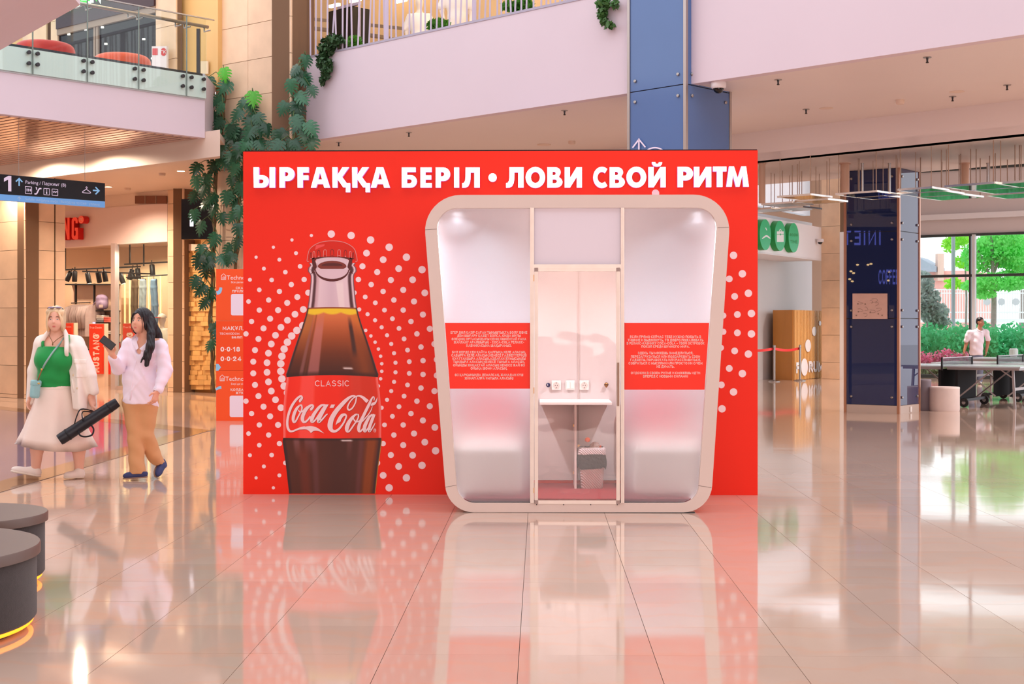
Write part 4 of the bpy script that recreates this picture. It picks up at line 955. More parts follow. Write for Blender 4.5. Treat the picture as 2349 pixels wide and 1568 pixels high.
for k in range(5):
    z = .17 + k * .03; w_ = .235 + .012 * math.sin(k); r_ = rrect(w_, .2, .04, 0, 6); rg.append([(p[0] + .003 * math.sin(i * 2.1 + k), p[1] + .003 * math.cos(i * 1.7 + k), z + (.012 * math.sin(i * .9) if k == 0 else 0)) for i, p in enumerate(r_)])
loft(m, rg, c=(bc.x, 12.02, .107), cap=False); m.build('liner_bag', pm('black_bin_bag', (36, 28, 28), .6, bump=.01, bscale=30), bn, smooth=True)
m = MB(); loft(m, [rrect(.235, .195, .035, .285), rrect(.24, .2, .035, .295), rrect(.232, .19, .035, .33), rrect(.2, .15, .03, .345)], c=(bc.x, 12.02, .107), cap=False); m.build('lid', wv, bn, auto=30)
def item(name, label, cat, build, mat, **kw):
    m = MB(); build(m); o = m.build(name, mat, **kw); return tag(o, label, cat)
item('plastic_cup', 'crushed clear dome cup poking out of the waste bin', 'cup', lambda m: m.lathe([(.02, 0), (.04, .02), (.046, .05), (.034, .08), (.012, .095)], 14, M=Matrix.Translation((bc.x + .005, 11.99, .107 + .3)) @ Matrix.Rotation(R(25), 4, 'Y')), pm('clear_cup', (206, 176, 166), .15, trans=.5, bump=.01, bscale=60), smooth=True)
item('orange_lid', 'small round orange bottle top above the waste bin', 'bottle top', lambda m: m.ell((bc.x - .035, 12.0, .107 + .405), (.023, .02, .022), 14), pm('orange_plastic', (240, 110, 50), .4), smooth=True)
item('crumpled_wrapper', 'orange wrapper sticking out of the waste bin', 'wrapper', lambda m: m.add([(bc.x + .05, 11.96, .43), (bc.x + .09, 11.97, .42), (bc.x + .075, 11.95, .475), (bc.x + .06, 12.0, .44)], [(0, 1, 2), (0, 2, 3), (1, 3, 2), (0, 3, 1)]), pm('orange_foil', (236, 96, 34), .35))
item('green_wrapper', 'teal wrapper lying in the waste bin opening', 'wrapper', lambda m: m.ell((bc.x - .075, 11.98, .435), (.03, .03, .022), 8), pm('teal_foil', (130, 150, 140), .4))

# ================================================================== SHOPS, SIGNS, COLUMNS AND GALLERIES
def vplane(p0, D0, p1, D1):
    """upright plane through two plan points; fn(px, py, d) = the point seen at that pixel, d metres out towards the viewer"""
    a, b = Vector(pl(p0, D0)), Vector(pl(p1, D1)); t = (b - a).normalized(); n = Vector((t.y, -t.x))
    k = lambda px: 1 / (1 / D0 + (1 / D1 - 1 / D0) * (px - p0) / (p1 - p0))
    def fn(px, py, d=0): v = at(px, py, k(px)); return (v.x + n.x * d, v.y + n.y * d, v.z)
    fn.D = k; fn.t = t; fn.n = n; fn.rz = math.atan2(t.y, t.x)
    fn.xy = lambda px, d=0: (lambda v: (v[0], v[1]))(fn(px, 753, d))
    fn.y = lambda x, y, d=0: fn(x, -y, d)
    return fn
def rect(m, fn, x0, y0, x1, y1, d=0, t=None, k=0):
    if t is None: m.add([fn(x0, y1, d), fn(x1, y1, d), fn(x1, y0, d), fn(x0, y0, d)], [(0, 1, 2, 3)], k)
    else: m.flat([[(x0, y0), (x1, y0), (x1, y1), (x0, y1)]], lambda u, v, q: fn(u, v, d if q else d - t), 1, k)
def emis(name, rgb, s): return pm(name, rgb, .5, emit=rgb, estr=s)
warm_e = emis('warm_lamp', (255, 226, 180), 9)

# ---- left upper gallery: shop wall, dark shop front, sign, seats, balustrade
su = vplane(-100, SU(-100), 490, SU(490))
q = MB(); q.wall(su.xy(-260), su.xy(500), Z2, 9.6, .3); struct(q.build('wall_gallery', pm('ochre_paint', (226, 184, 120), .5, noise=.04, nscale=1)), 'warm ochre wall behind the upper balustrade')
for a, b in ((72, 127), (137, 153), (378, 425)):
    clad('wall_gallery', su.xy(a, .2), su.xy(b, .2), Z2, 9.6, [0, 1], .6, t=.1)
sf = thing('dark_storefront', 'dark shop front with green glowing sign on the upper gallery', 'shop front', su(265, 172, .1))
q = MB(); q.wall(su.xy(153, .16), su.xy(378, .16), Z2, 7.25, .1); q.build('dark_glazing', pm('dark_shop_glass', (14, 11, 13), .1, spec=.2), sf)
q = MB(); q.wall(su.xy(153, .24), su.xy(378, .24), 7.32, 9.0, .2); q.build('fascia', pm('aubergine_fascia', (52, 26, 38), .4), sf)
frm = pm('taupe_frame', (150, 128, 112), .45)
q = MB(); q.wall(su.xy(153, .22), su.xy(378, .22), 7.2, 7.34, .2); q.build('head_frame', frm, sf)
for a, b in ((235, 239), (241, 245)):
    q = MB(); q.wall(su.xy(a, .2), su.xy(b, .2), Z2, 7.22, .1); q.build('mullion', frm, sf)
grn = emis('green_sign_letter', (24, 190, 40), .9); halo = emis('white_sign_halo', (240, 255, 244), 2.2)
for i, c in enumerate('GARDEN'):
    x = 141 + 22 * i; fy = lambda xx, yy, d=0: su.y(xx, yy, .3 + d)
    q = MB(); yb = -(38 - (x - 150) * .245); stroke_text(q, c, x, yb, 44, lambda a_, b2, d: fy(x + (a_ - x) * .62, b2, d), w=.3, d=.0, m=1); stroke_text(q, c, x, yb + 2, 40, lambda a_, b2, d: fy(x + (a_ - x) * .62, b2, d), w=.2, d=.07, m=0)
    q.build('sign_letter', [grn, halo], sf)
for px, py, s in ((175, 82, 1), (252, 66, 1), (260, 104, 1), (347, 93, 1), (367, 137, 1), (214, 71, 1)):
    q = MB(); rect(q, su, px - 3, py - 2, px + 3, py + 2, .17, .01); o = q.build('shop_lamp', emis('shop_lamp', (255, 246, 235), 2.5), sf)
brd = thing('notice_board', 'white notice board with red emblems on the upper gallery', 'notice board', su(402, 165, .35))
q = MB(); rect(q, su, 386, 113, 420, 166, .36, .04); q.build('panel', pm('notice_white', (226, 214, 214), .4), brd)
q = MB(); rect(q, su, 388, 118, 400, 133, .365); q.build('red_square', pm('notice_red', (206, 56, 58), .4), brd)
q = MB(); q.flat([arc(413.5, 126, 6.6, 9, 0, 360, 20)[:-1]], lambda u, v, d: su(u, v, .366), 0); rd = q.build('red_disc', pm('notice_red', (206, 56, 58), .4), brd)
q = MB(); stroke_text(q, 'ГК', 413.5, -129.5, 7, lambda x, y, d: su.y(x, y, .37), w=.2); q.build('disc_lettering', pm('notice_white', (226, 214, 214), .4), rd)
item('wall_notice', 'sheet with small red notes on the yellow upper wall', 'notice', lambda m: rect(m, su, 464, 141, 482, 170, .05, .02), pm('notice_paper', (236, 214, 180), .6))
for nm, x0, x1, ty, rgb in (('red', 36, 170, 92, (200, 44, 26)), ('orange', 216, 345, 121, (230, 84, 34))):
    cx = (x0 + x1) / 2; D = DL(cx) + 1.1; c = at(cx, 753, D); r = (x1 - x0) / 2 / F * D; h = zat(ty, D - r * .85) - Z2
    m = MB(); prof_ = [(r * .94, 0), (r, .04), (r, h - .12)] + [(r - .12 + .12 * math.cos(R(a)), h - .12 + .12 * math.sin(R(a))) for a in (15, 35, 55, 75, 90)] + [(.02, h + .01)]
    m.lathe(prof_, 40, (c.x, c.y, Z2 + .022)); o = m.build('round_pouf', pm(nm + '_felt', rgb, .8, noise=.06, nscale=20, sheen=.3), smooth=True)
    tag(o, f'round {nm} upholstered pouf behind the glass balustrade on the upper floor', 'pouf')
dl_ = vplane(-300, DL(-300), 470, DL(470))
bal = thing('glass_balustrade', 'frameless glass balustrade with steel discs and handrail along the upper floor', 'balustrade', dl_(200, 170))
bg = thin_glass('balustrade_glass', (246, 252, 250), 1.0)
cuts = [-150, -56, 71, 196.5, 314, 424, 470]
for a, b in zip(cuts[:-1], cuts[1:]):
    q = MB(); q.wall(dl_.xy(a + .9, .06), dl_.xy(b - .9, .06), 5.285, 6.62, .016); q.build('glass_panel', bg, bal)
q = MB(); q.wall(dl_.xy(-300, .035), dl_.xy(470, .035), 5.3, Z2 - .03, .02); q.build('backing', pm('backing_grey_green', (238, 242, 238), .45), bal)
for s in cuts[2:-1]:
    q = MB(); a = dl_(s, 753, .055); q.bar((a[0], a[1], 5.29), (a[0], a[1], 6.62), .02, .012); q.build('glass_joint', pm('glass_joint', (130, 142, 136), .35, .3), bal)
for s in cuts[1:]:
    for e in (-10, 10):
        px = s + e * (1 if s < 470 else .0) - (8 if s == 470 else 0)
        if s == 470 and e > 0 or px < -20: continue
        for z in (5.445, 5.61):
            p = dl_(px, 753, .06); M = Matrix.Translation((p[0], p[1], z)) @ Matrix.Rotation(dl_.rz, 4, 'Z') @ Matrix.Rotation(R(90), 4, 'X')
            q = MB(); q.lathe([(.02, -.03), (.03, 0), (.031, .03), (.026, .034)], 14, M=M); q.build('glass_disc', dark_steel, bal)
q = MB(); p, e = dl_.xy(-300, -.12), dl_.xy(487, -.12); q.tube([(p[0], p[1], 6.54), (e[0], e[1], 6.54)], .028, 10); q.build('handrail', steel, bal, smooth=True)
q = MB(); p, e = dl_.xy(-300, .055), dl_.xy(487, .055); q.bar((p[0], p[1], 6.63), (e[0], e[1], 6.63), .025, .02); q.build('glass_edge', steel, bal)
for s in (183, 206, 303, 323, 412, 432, 478):
    p, e = dl_.xy(s, .05), dl_.xy(s, -.12); q = MB(); q.tube([(p[0], p[1], 6.45), (e[0], e[1], 6.45), (e[0], e[1], 6.53)], .013, 8); q.build('rail_bracket', steel, bal, smooth=True)
p = su(487, 753, .3); q = MB(); q.bar((p[0], p[1], Z2), (p[0], p[1], 6.7), .06, .06); q.build('end_post', dark_steel, bal)

# ---- right upper gallery: railing of leaning bars, lit shop behind
dr2 = vplane(683, DR(683) + .1, 2900, DR(2900) + .1)
rail = thing('gallery_railing', 'pale railing of slightly leaning upright bars on the upper gallery', 'railing', dr2(1000, 80))
lil_m = pm('lilac_bar', (196, 184, 204), .4, noise=.03, nscale=4)
px = 703; rr = random.Random(3)
while px < 1436:
    D = dr2.D(px); st = (11.5 + rr.uniform(-3.5, 3.5)) * 24 / D; lean = rr.gauss(0, 3.5)
    a, b = dr2(px, 753), dr2(px + lean, 753); q = MB(); q.bar((a[0], a[1], 6.08), (b[0], b[1], 7.3), .026, .02); q.build('bar', lil_m, rail); px += st
for px in (705, 884, 1085, 1300):
    a = dr2(px, 753, -.03); q = MB(); q.bar((a[0], a[1], 6.07), (a[0], a[1], 7.35), .06, .08); q.build('post', lil_m, rail)
a, b = dr2.xy(690, 0), dr2.xy(1436, 0); q = MB(); q.bar((a[0], a[1], 7.32), (b[0], b[1], 7.32), .06, .05); q.build('top_rail', lil_m, rail)
us = vplane(640, DR(640) * 1.2, 1500, DR(1500) * 1.2)
q = MB(); q.wall(us.xy(560), us.xy(1700), Z2, 9.2, .2); struct(q.build('wall_gallery', pm('golden_shop_wall', (206, 176, 132), .5, noise=.1, nscale=.8)), 'warmly lit shop interior behind the pale railing')
q = MB(); q.prism([us.xy(560), us.xy(1700), dr2.xy(1700, -.8), dr2.xy(690, -.8)], 8.9, 9.1); struct(q.build('ceiling_gallery', ceil_w))
bx = thing('display_cabinet', 'tall black cabinet with pale frame in the upper shop', 'cabinet', tuple(at(801, 753, 25.3).xy) + (Z2,))
q = MB(); c = at(801, 753, 25.3); q.box((c[0], c[1], 6.4), (.66, .4, 1.4), rz=us.rz); q.build('body', black, bx)
q = MB(); c = at(801, 753, 25.05)
t = us.t
for s in (-1, 1): q.bar((c[0] + s * .28 * t.x, c[1] + s * .28 * t.y, Z2), (c[0] + s * .28 * t.x, c[1] + s * .28 * t.y, 7.12), .04, .05)
q.bar((c[0] - .3 * t.x, c[1] - .3 * t.y, 7.13), (c[0] + .3 * t.x, c[1] + .3 * t.y, 7.13), .05, .05); q.build('frame', lil_m, bx)
mann_m = pm('mannequin_white', (240, 226, 208), .4)
mf = sd_union([sd_ell((0, 0, 1.66), (.075, .09, .115)), sd_cap((0, 0, 1.45), (0, 0, 1.6), .05), sd_ell((0, 0, 1.28), (.17, .1, .2)), sd_ell((0, 0, 1.02), (.13, .09, .18)), sd_cap((.17, 0, 1.4), (.24, .03, 1.1), .045, .035), sd_cap((-.17, 0, 1.4), (-.24, .03, 1.1), .045, .035), sd_cap((.24, .03, 1.1), (.22, -.05, .88), .035, .028), sd_cap((-.24, .03, 1.1), (-.22, -.05, .88), .035, .028), sd_ell((0, 0, .88), (.155, .11, .14)), sd_cap((.08, 0, .85), (.09, 0, .45), .08, .05), sd_cap((-.08, 0, .85), (-.09, 0, .45), .08, .05), sd_cap((.09, 0, .45), (.09, .02, .05), .05, .035), sd_cap((-.09, 0, .45), (-.09, .02, .05), .05, .035)], .04)
MN = None
for px, D_, lab in ((962, 25.2, 'white shop mannequin behind the railing, the smaller of the two'), (1048, 24.0, 'white shop mannequin in pale top behind the railing, the larger of the two')):
    c = at(px, 753, D_)
    if MN is None:
        MN = thing('mannequin', lab, 'mannequin', (c.x, c.y, Z2), 'mannequins in the upper shop')
        q = solid(mf, (-.35, -.25, -.02), (.35, .25, 1.8), .022); q.build('body', mann_m, MN, smooth=True, local=True)
        q = solid(sd_and(sd_union([sd_ell((0, 0, 1.25), (.2, .13, .24)), sd_ell((0, 0, 1.0), (.16, .12, .2)), sd_cap((.17, 0, 1.4), (.26, .02, 1.16), .065, .06), sd_cap((-.17, 0, 1.4), (-.26, .02, 1.16), .065, .06)], .04), sd_plane((0, 0, 1.44), (0, 0, 1))), (-.4, -.25, .7), (.4, .25, 1.5), .022)
        q.build('top', pm('cream_top', (246, 238, 226), .7), MN, smooth=True, local=True); MN.scale = (.95, .95, .92)
    else: o = dup(MN, (c.x, c.y, Z2), .3, lab); o.scale = (1.05, 1.05, 1.0)
for px, py, wh in ((985, 16, 'between the two mannequins'), (880, 15, 'above the grey display rail'), (795, 5, 'above the black cabinet'), (832, 26, 'at the edge of the black cabinet'), (1240, 4, 'farthest from the stone pier')):
    q = MB(); p = us(px, py, .7); q.bar((p[0] - .14 * t.x, p[1] - .14 * t.y, p[2]), (p[0] + .14 * t.x, p[1] + .14 * t.y, p[2]), .06, .05); tag(q.build('strip_light', warm_e), 'short warm strip light in the upper shop, ' + wh, 'light', 'strip lights in the upper shop')
q = MB(); p0_, p1_ = us(690, 45, .5), us(1000, 78, .5)
shelf_u = thing('shelf_rail', 'grey display rail in the upper shop behind the railing', 'rail', us(850, 70, .5))
q.bar(p0_, p1_, .05, .06); p2_, p3_ = us(700, 66, .5), us(940, 96, .5); q.bar(p2_, p3_, .6, .05); q.build('rail', pm('taupe_metal', (140, 122, 100), .5), shelf_u)

# ---- blue glass columns
blue = pm('blue_glass_panel', (84, 114, 164), .09, noise=.03, nscale=.8, spec=.6); blue2 = pm('navy_glass_panel', (36, 46, 86), .012, noise=.03, nscale=.8, spec=.75)
copper = pm('copper_trim', (190, 138, 110), .3, .7)
def column(name, label, A, B, C, zs, z1, mat, tw, trim, bolts):
    A, B, C = Vector(A), Vector(B), Vector(C); Dd = A + C - B
    w = thing(name, label, 'column', ((A.x + C.x) / 2, (A.y + C.y) / 2, 0), kind='structure')
    cen = (A + C) / 2; ins = lambda p: cen + (p - cen) * .94
    m = MB(); m.prism([tuple(ins(p)) for p in (A, B, C, Dd)], 0, z1); m.build('core', dark_steel, w)
    for P, Q in ((A, B), (B, C), (C, Dd), (Dd, A)):
        d = (Q - P); L_ = d.length; d.normalize(); n = Vector((d.y, -d.x))
        for z0, zt in zip(zs[:-1], zs[1:]):
            m = MB(); a, b = P + d * tw, Q - d * tw
            m.wall(a + n * 0, b, z0 + .006, zt - .006, .02); m.build('glass_panel', mat, w)
            for f in ((.1, .9) if bolts else ()):
                for z in ((z0 + .14, zt - .14)):
                    if P is C or P is Dd or (z > z1): continue
                    p = a + (b - a) * f; M = Matrix.Translation((p.x, p.y, z)) @ Matrix.Rotation(math.atan2(d.y, d.x), 4, 'Z') @ Matrix.Rotation(R(90), 4, 'X')
                    m = MB(); m.lathe([(.022, 0), (.022, .018), (.016, .026)], 12, M=M); m.build('bolt', steel, w)
    for P in (A, B, C, Dd):
        p = cen + (P - cen) * .985; m = MB(); m.box((p.x, p.y, z1 / 2), (tw * 1.5, tw * 1.5, z1), rz=math.atan2((B - A).y, (B - A).x)); m.build('corner_trim', trim, w)
    return w
c1 = column('column_1', 'tall steel blue glass-clad column passing behind the red wall', pl(1442, 19.2), pl(1573, 18.5), pl(1675, 19.25), [0, 2.3, 4.63, 7.0, 9.5], 9.5, blue, .03, pm('warm_steel', (176, 164, 158), .3, .8), True)
f1 = vplane(1442, 19.2, 1573, 18.5)
m = MB()
for P_ in ([(1468, 352, 3.4), (1468, 320, 3.4)], [(1453.5, 339, 3.2), (1468, 320, 3.2), (1468.2, 320, 3.2), (1483, 338, 3.2)], [(1505 + 28 * math.cos(R(a)), 365 - 26 * math.sin(R(a)), 3.2) for a in range(10, 171, 10)]): ribbon(m, P_, f1, .023, 0, 2)
m.build('wayfinding_print', pm('white_vinyl', (236, 222, 240), .5), c1)
c2 = column('column_2', 'dark navy glass-clad column with a floor plan, beside the stools', pl(1938, 24.62), pl(2062, 24.07), pl(2109, 24.75), [.14, 1.62, 3.1, 4.17], 4.17, blue2, .03, copper, True)
A, B, C = Vector(pl(1938, 24.62)), Vector(pl(2062, 24.07)), Vector(pl(2109, 24.75)); Dd = A + C - B; cen = (A + C) / 2
m = MB(); m.prism([tuple(cen + (p - cen) * 1.005) for p in (A, B, C, Dd)], 0, .14); m.build('plinth', pm('plinth_stone', (190, 170, 158), .3), c2)
f2 = vplane(1938, 24.62, 2062, 24.07)
f2b = vplane(2062, 24.07, 2109, 24.75)
m = MB(); p = f2b(2088, 938, .012); m.box(p, (.06, .012, .09), rz=f2b.rz); m.build('power_outlet', sock, c2)
mp_ = thing('floor_plan', 'beige framed floor plan mounted on the navy column', 'map', f2(1997, 731, .05))
m = MB(); rect(m, f2, 1958, 673, 2037, 731, .05, .03); m.build('plate', pm('map_beige', (214, 176, 162), .4, noise=.04, nscale=10), mp_)
m = MB(); rm_ = random.Random(5)
for k in range(9):
    x, y = 1970 + rm_.random() * 45, 684 + rm_.random() * 36
    ribbon(m, [(x, y, 1.0), (x + rm_.uniform(3, 12), y + rm_.uniform(-1, 1), .8), (x + rm_.uniform(6, 14), y + rm_.uniform(3, 6), .8), (x + rm_.uniform(-2, 4), y + rm_.uniform(5, 8), .7)], lambda a_, b2, d: f2(a_, b2, .052 + k * 1e-4), 0, 0, 2)
for k in range(7):
    x, y = 1963 + rm_.random() * 66, 680 + rm_.random() * 44; rect(m, f2, x, y, x + 3, y + 3.4, .053 + k * 1e-4)
m.build('map_print', pm('map_brown', (150, 122, 106), .5), mp_)

# ---- hanging way-finding sign
ws = vplane(0, 21.9, 241, 23.3)
sg = thing('hanging_sign', 'black and blue direction sign hung on wires, with arrows and icons', 'sign', ws(120, 468))
def edge(px, y0, y1): return y0 + (y1 - y0) * px / 241
def wq(m, ya, yb, x0, x1, d, t, k=0): m.flat([[(x0, edge(x0, *ya)), (x1, edge(x1, *ya)), (x1, edge(x1, *yb)), (x0, edge(x0, *yb))]], lambda u, v, q: ws(u, v, d if q else d - t), 1, k)
m = MB(); wq(m, (399, 420), (445, 462), -60, 241, 0, .08); m.build('board', pm('sign_black', (13, 13, 18), .25), sg)
m = MB(); wq(m, (445, 462), (459, 476), -60, 241, 0, .08); m.build('blue_band', pm('sign_blue', (110, 170, 232), .35, emit=(110, 170, 232), estr=.12), sg)
sw_ = pm('sign_white', (226, 214, 238), .45, emit=(226, 214, 238), estr=.15); sb_ = pm('sign_sky', (140, 200, 244), .45, emit=(140, 200, 244), estr=.15)
def sy(x, y, d=0): return ws(x, -(-y + (x / 241) * 19 - 0) if False else y, d)
def sk(px, py): return py + px / 241 * 18.5                      # follow the board's slope
wsf = lambda x, y, d=0: ws(x, sk(x, -y), .002 + d)
m = MB(); m.add([wsf(x, y, .0) for x, y in ((9, -408), (19.5, -401.5), (26, -401.5), (26, -437), (18.6, -437), (18.6, -410.5), (9, -416))], [(0, 1, 2, 3, 4, 5, 6)]); m.build('numeral', sw_, sg)
m = MB(); ribbon(m, [(44, -423, 3.2), (44, -406, 3.2)], wsf, 0, 0, 1); ribbon(m, [(36.5, -413.5, 3), (44, -406, 3), (44.1, -406, 3), (51.5, -413.5, 3)], wsf, .0002, 0, 2)
ribbon(m, [(213, -420, 3.2), (226, -420, 3.2)], wsf, 0, 0, 1); ribbon(m, [(219, -412, 3), (227, -420, 3), (227, -420.1, 3), (219, -428.5, 3)], wsf, .0002, 0, 2); m.build('arrow', sb_, sg)
m = MB(); font_text(m, 'Parking / Паркинг (B)', 58, -416.5, 10.6, wsf, ex=-.05); m.build('lettering', sw_, sg)
m = MB(); font_text(m, 'Seifullin dańǵylyna shyǵý / Выход на пр.Сейфуллина', 58, -455, 8, lambda x, y, d=0: wsf(x, y + .6, d), ex=-.08); ribbon(m, [(44, -457, 1.3), (44, -448, 1.3)], wsf, 0, 0, 1); ribbon(m, [(40, -452, 1.2), (44, -448, 1.2), (44.1, -448, 1.2), (48, -452, 1.2)], wsf, .0002, 0, 2)
m.build('lettering', pm('sign_pale_blue', (176, 206, 240), .45), sg)
m = MB()
for x0 in (58, 100.5, 119.5):
    w_, y0 = (14.5, 423) if x0 == 58 else (13, 424)
    P_ = [(x0, -y0), (x0 + w_, -y0), (x0 + w_, -y0 - w_ - 1.5), (x0, -y0 - w_ - 1.5)]
    for i in range(4): ribbon(m, [P_[i] + (1.2,), P_[(i + 1) % 4] + (1.2,)], wsf, i * 1e-4, 0, 1)
for x in (62, 65.5): ribbon(m, [(x, -427.5, 2.2), (x, -434, 1.6)], wsf, 0, 0, 1)
for s in (-1, 1): ribbon(m, [(67.7, -430.5 + s * 1, .1), (69.6, -430.5 + s * 1, 3.4), (69.6, -430.5 + s * 3.4, .2)], wsf, 0, 0, 2)
ribbon(m, [(79, -438, 3), (84, -437.5, 3), (90, -426, 3), (95, -425.5, 3)], wsf, 0, 0, 3); ribbon(m, [(83, -422.5, 2.6), (84.5, -429, 2)], wsf, 0, 0, 1)
ribbon(m, [(107, -430.5, 2.4), (107, -436.5, 2.4)], wsf, 0, 0, 1); ribbon(m, [(107, -426.5, 2.4), (107, -428.5, 2.4)], wsf, 0, 0, 1)
ribbon(m, [(121.5, -429, 1.6), (123.5, -432, 1.6), (125.5, -429, 1.6), (127.5, -432, 1.6), (129.5, -429, 1.6), (131, -431, 1.6)], wsf, 0, 0, 2)
ribbon(m, [(196.5, -415.5, 1.4), (198.5, -413, 1.4), (200, -415.5, 1.4), (198.3, -418.5, 1.4), (207, -424.5, 1.6), (206, -427, 1.6), (191, -427, 1.6), (190, -424.5, 1.6), (198.3, -418.5, 1.4)], wsf, 0, 0, 4)
m.build('icon', sw_, sg)
for px in (46, 198):
    p = ws(px, sk(px, 398), -.04); m = MB(); m.tube([p, (p[0], p[1], Z1 + .02)], .004, 6); m.build('wire', steel, sg)

# ---- clothes shop on the ground floor
sto = vplane(150, 34.95, 384, 32.6)
q = MB(); q.wall(sto.xy(-40, -.02), sto.xy(384, -.02), 4.33, 4.62, .2); struct(q.build('wall_lintel', peach_w))
q = MB(); q.wall(sto.xy(-40), sto.xy(384), 3.44, 4.33, .25); fs_ = struct(q.build('wall_shopfront', pm('shop_fascia', (236, 212, 204), .45, noise=.02, nscale=.6)), 'pale shop fascia with red raised letters')
rl = pm('red_channel_letter', (250, 70, 40), .4, emit=(250, 60, 30), estr=.25); rls = pm('red_letter_side', (206, 20, 14), .4)
lw = thing('shop_sign', 'red raised shop letters on the pale fascia', 'sign', sto(178, 550, .1))
fnl = lambda u, v, d=0: sto(u + 6, v, .02 + d)
for poly_ in ([(128, 551), (138, 500), (146, 500), (156, 551), (149, 551), (147.5, 540), (137, 540), (135, 551)], [(152.5, 551), (152.5, 500), (158, 500), (163, 528), (163, 500), (168, 500), (168, 550), (163, 550), (158, 524), (158, 551)],
              [(187, 513), (187, 507)] + arc(180, 508, 7, 9, 0, -180, 8) + [(173, 542)] + arc(180, 542, 7, 8, 180, 90, 6) + [(184, 550), (187.5, 549), (187.5, 523), (180, 523), (180, 530), (182, 530), (182, 540), (180, 543), (178, 540), (178, 509), (180, 506), (182, 509), (182, 513)]):
    m = MB(); m.flat([poly_], fnl, .16, 0, 1); m.build('letter', [rl, rls], lw)
m = MB(); m.flat([arc(194.5, 504.5, 6.3, 9, 0, 360, 18)[:-1]], fnl, .16, 0, 1); r_ = m.build('emblem', [rl, rls], lw)
m = MB(); ribbon(m, [(194.5 + 4.6 * math.cos(a_), 504.5 + 6.6 * math.sin(a_), .8) for a_ in np.linspace(0, 6.283, 14)], fnl, .162, 0, 2); stroke_text(m, 'R', 194.5, -508, 7, lambda x, y, d: fnl(x, -y, .162), w=.2); m.build('emblem_print', pm('emblem_pale', (255, 190, 160), .5), r_)
m = MB(); rect(m, sto, 312, 449, 384, 467, .03, .03); vt = tag(m.build('vent_grille', pm('vent_brown', (128, 80, 58), .6)), 'long brown ventilation grille above the shop fascia', 'vent')
ORG[vt.name] = vt.location.copy()
for px in (335, 360):
    m = MB(); rect(m, sto, px, 449, px + 1.6, 467, .04, .02); m.build('divider', frm, vt)
pale_f = pm('pale_aluminium', (206, 186, 178), .4, .3)
m = MB(); rect(m, sto, 259, 558, 268.5, 895, .06, .12); struct(m.build('trim_mullion', pale_f))
m = MB(); m.wall(sto.xy(269, -.02), sto.xy(384, -.02), .08, 3.44, .012); struct(m.build('window_2', pane_m), 'shop window glass before hanging jeans')
m = MB(); m.wall(sto.xy(268, .0), sto.xy(384, .0), 0, .09, .08); struct(m.build('trim_base', pale_f))
sb = vplane(100, 38.6, 420, 36.0)
q = MB(); q.wall(sb.xy(-60), sb.xy(450), 0, 4.3, .2); struct(q.build('wall_shop', pm('shop_back_wall', (238, 206, 168), .5, noise=.03, nscale=1)), 'lit back wall of the clothes shop')
q = MB(); q.prism([sb.xy(-60), sb.xy(450), sto.xy(400, -.26), sto.xy(-60, -.26)], 3.55, 3.6); struct(q.build('ceiling_shop', pm('shop_ceiling', (214, 182, 160), .6)))
blk = pm('black_metal', (24, 20, 20), .45)
sr = vplane(100, 37.4, 420, 34.9)                                # line of the shelving
shv = thing('shop_shelving', 'black framed wall shelving with back panels in the clothes shop', 'shelving', sr(205, 890))
m = MB(); rect(m, sr, 145, 652, 257, 890, -.28, .04); m.build('back_panel', pm('peach_panel', (246, 206, 174), .5), shv)
for px in (145, 172.5, 215, 256.5):
    m = MB(); rect(m, sr, px - 1, 650, px + 1, 890, 0, .05); m.build('upright', blk, shv)
for x0, x1, y in ((145, 258, 651), (145, 258, 711.5), (145, 258, 739), (145, 258, 766), (145, 258, 800)):
    m = MB(); m.flat([[(x0, y), (x1, y), (x1, y + 2.4), (x0, y + 2.4)]], lambda u, v, d: sr(u, v, .1 * d - .28 * (1 - d)), 1); m.build('shelf', blk, shv)
m = MB(); m.tube([sr(172, 695, .12), sr(216, 694, .12)], .012, 6); m.build('hanging_rod', blk, shv)
def garment(hw, L_, d, name):                                      # a shirt seen on its hanger: shoulders, sleeves, folds
    m = MB(); rows = [(0, .04), (.03, .12), (.07, hw), (.22, hw * 1.02), (.5, hw * .98), (L_, hw * 1.0)]; vs = []; n = 13
    for k, (z, w_) in enumerate(rows):
        for s in (1, -1):
            for i in range(n):
                u = -1 + 2 * i / (n - 1); vs.append((u * w_, s * (d * (1 - u * u) ** .5 + .004) + .008 * math.sin(i * 2.1 + k), -z))
    N = 2 * n; fs = []
    for k in range(len(rows) - 1):
        for i in range(n - 1):
            fs += [(k * N + i, k * N + i + 1, (k + 1) * N + i + 1, (k + 1) * N + i), (k * N + n + i + 1, k * N + n + i, (k + 1) * N + n + i, (k + 1) * N + n + i + 1)]
        fs += [(k * N, (k + 1) * N, (k + 1) * N + n, k * N + n), (k * N + n - 1, k * N + N - 1, (k + 1) * N + N - 1, (k + 1) * N + n - 1)]
    m.add(vs, fs); return m
gcols = [(176, 154, 144), (150, 132, 126), (190, 168, 158), (128, 112, 108), (170, 150, 142)]
shp = None
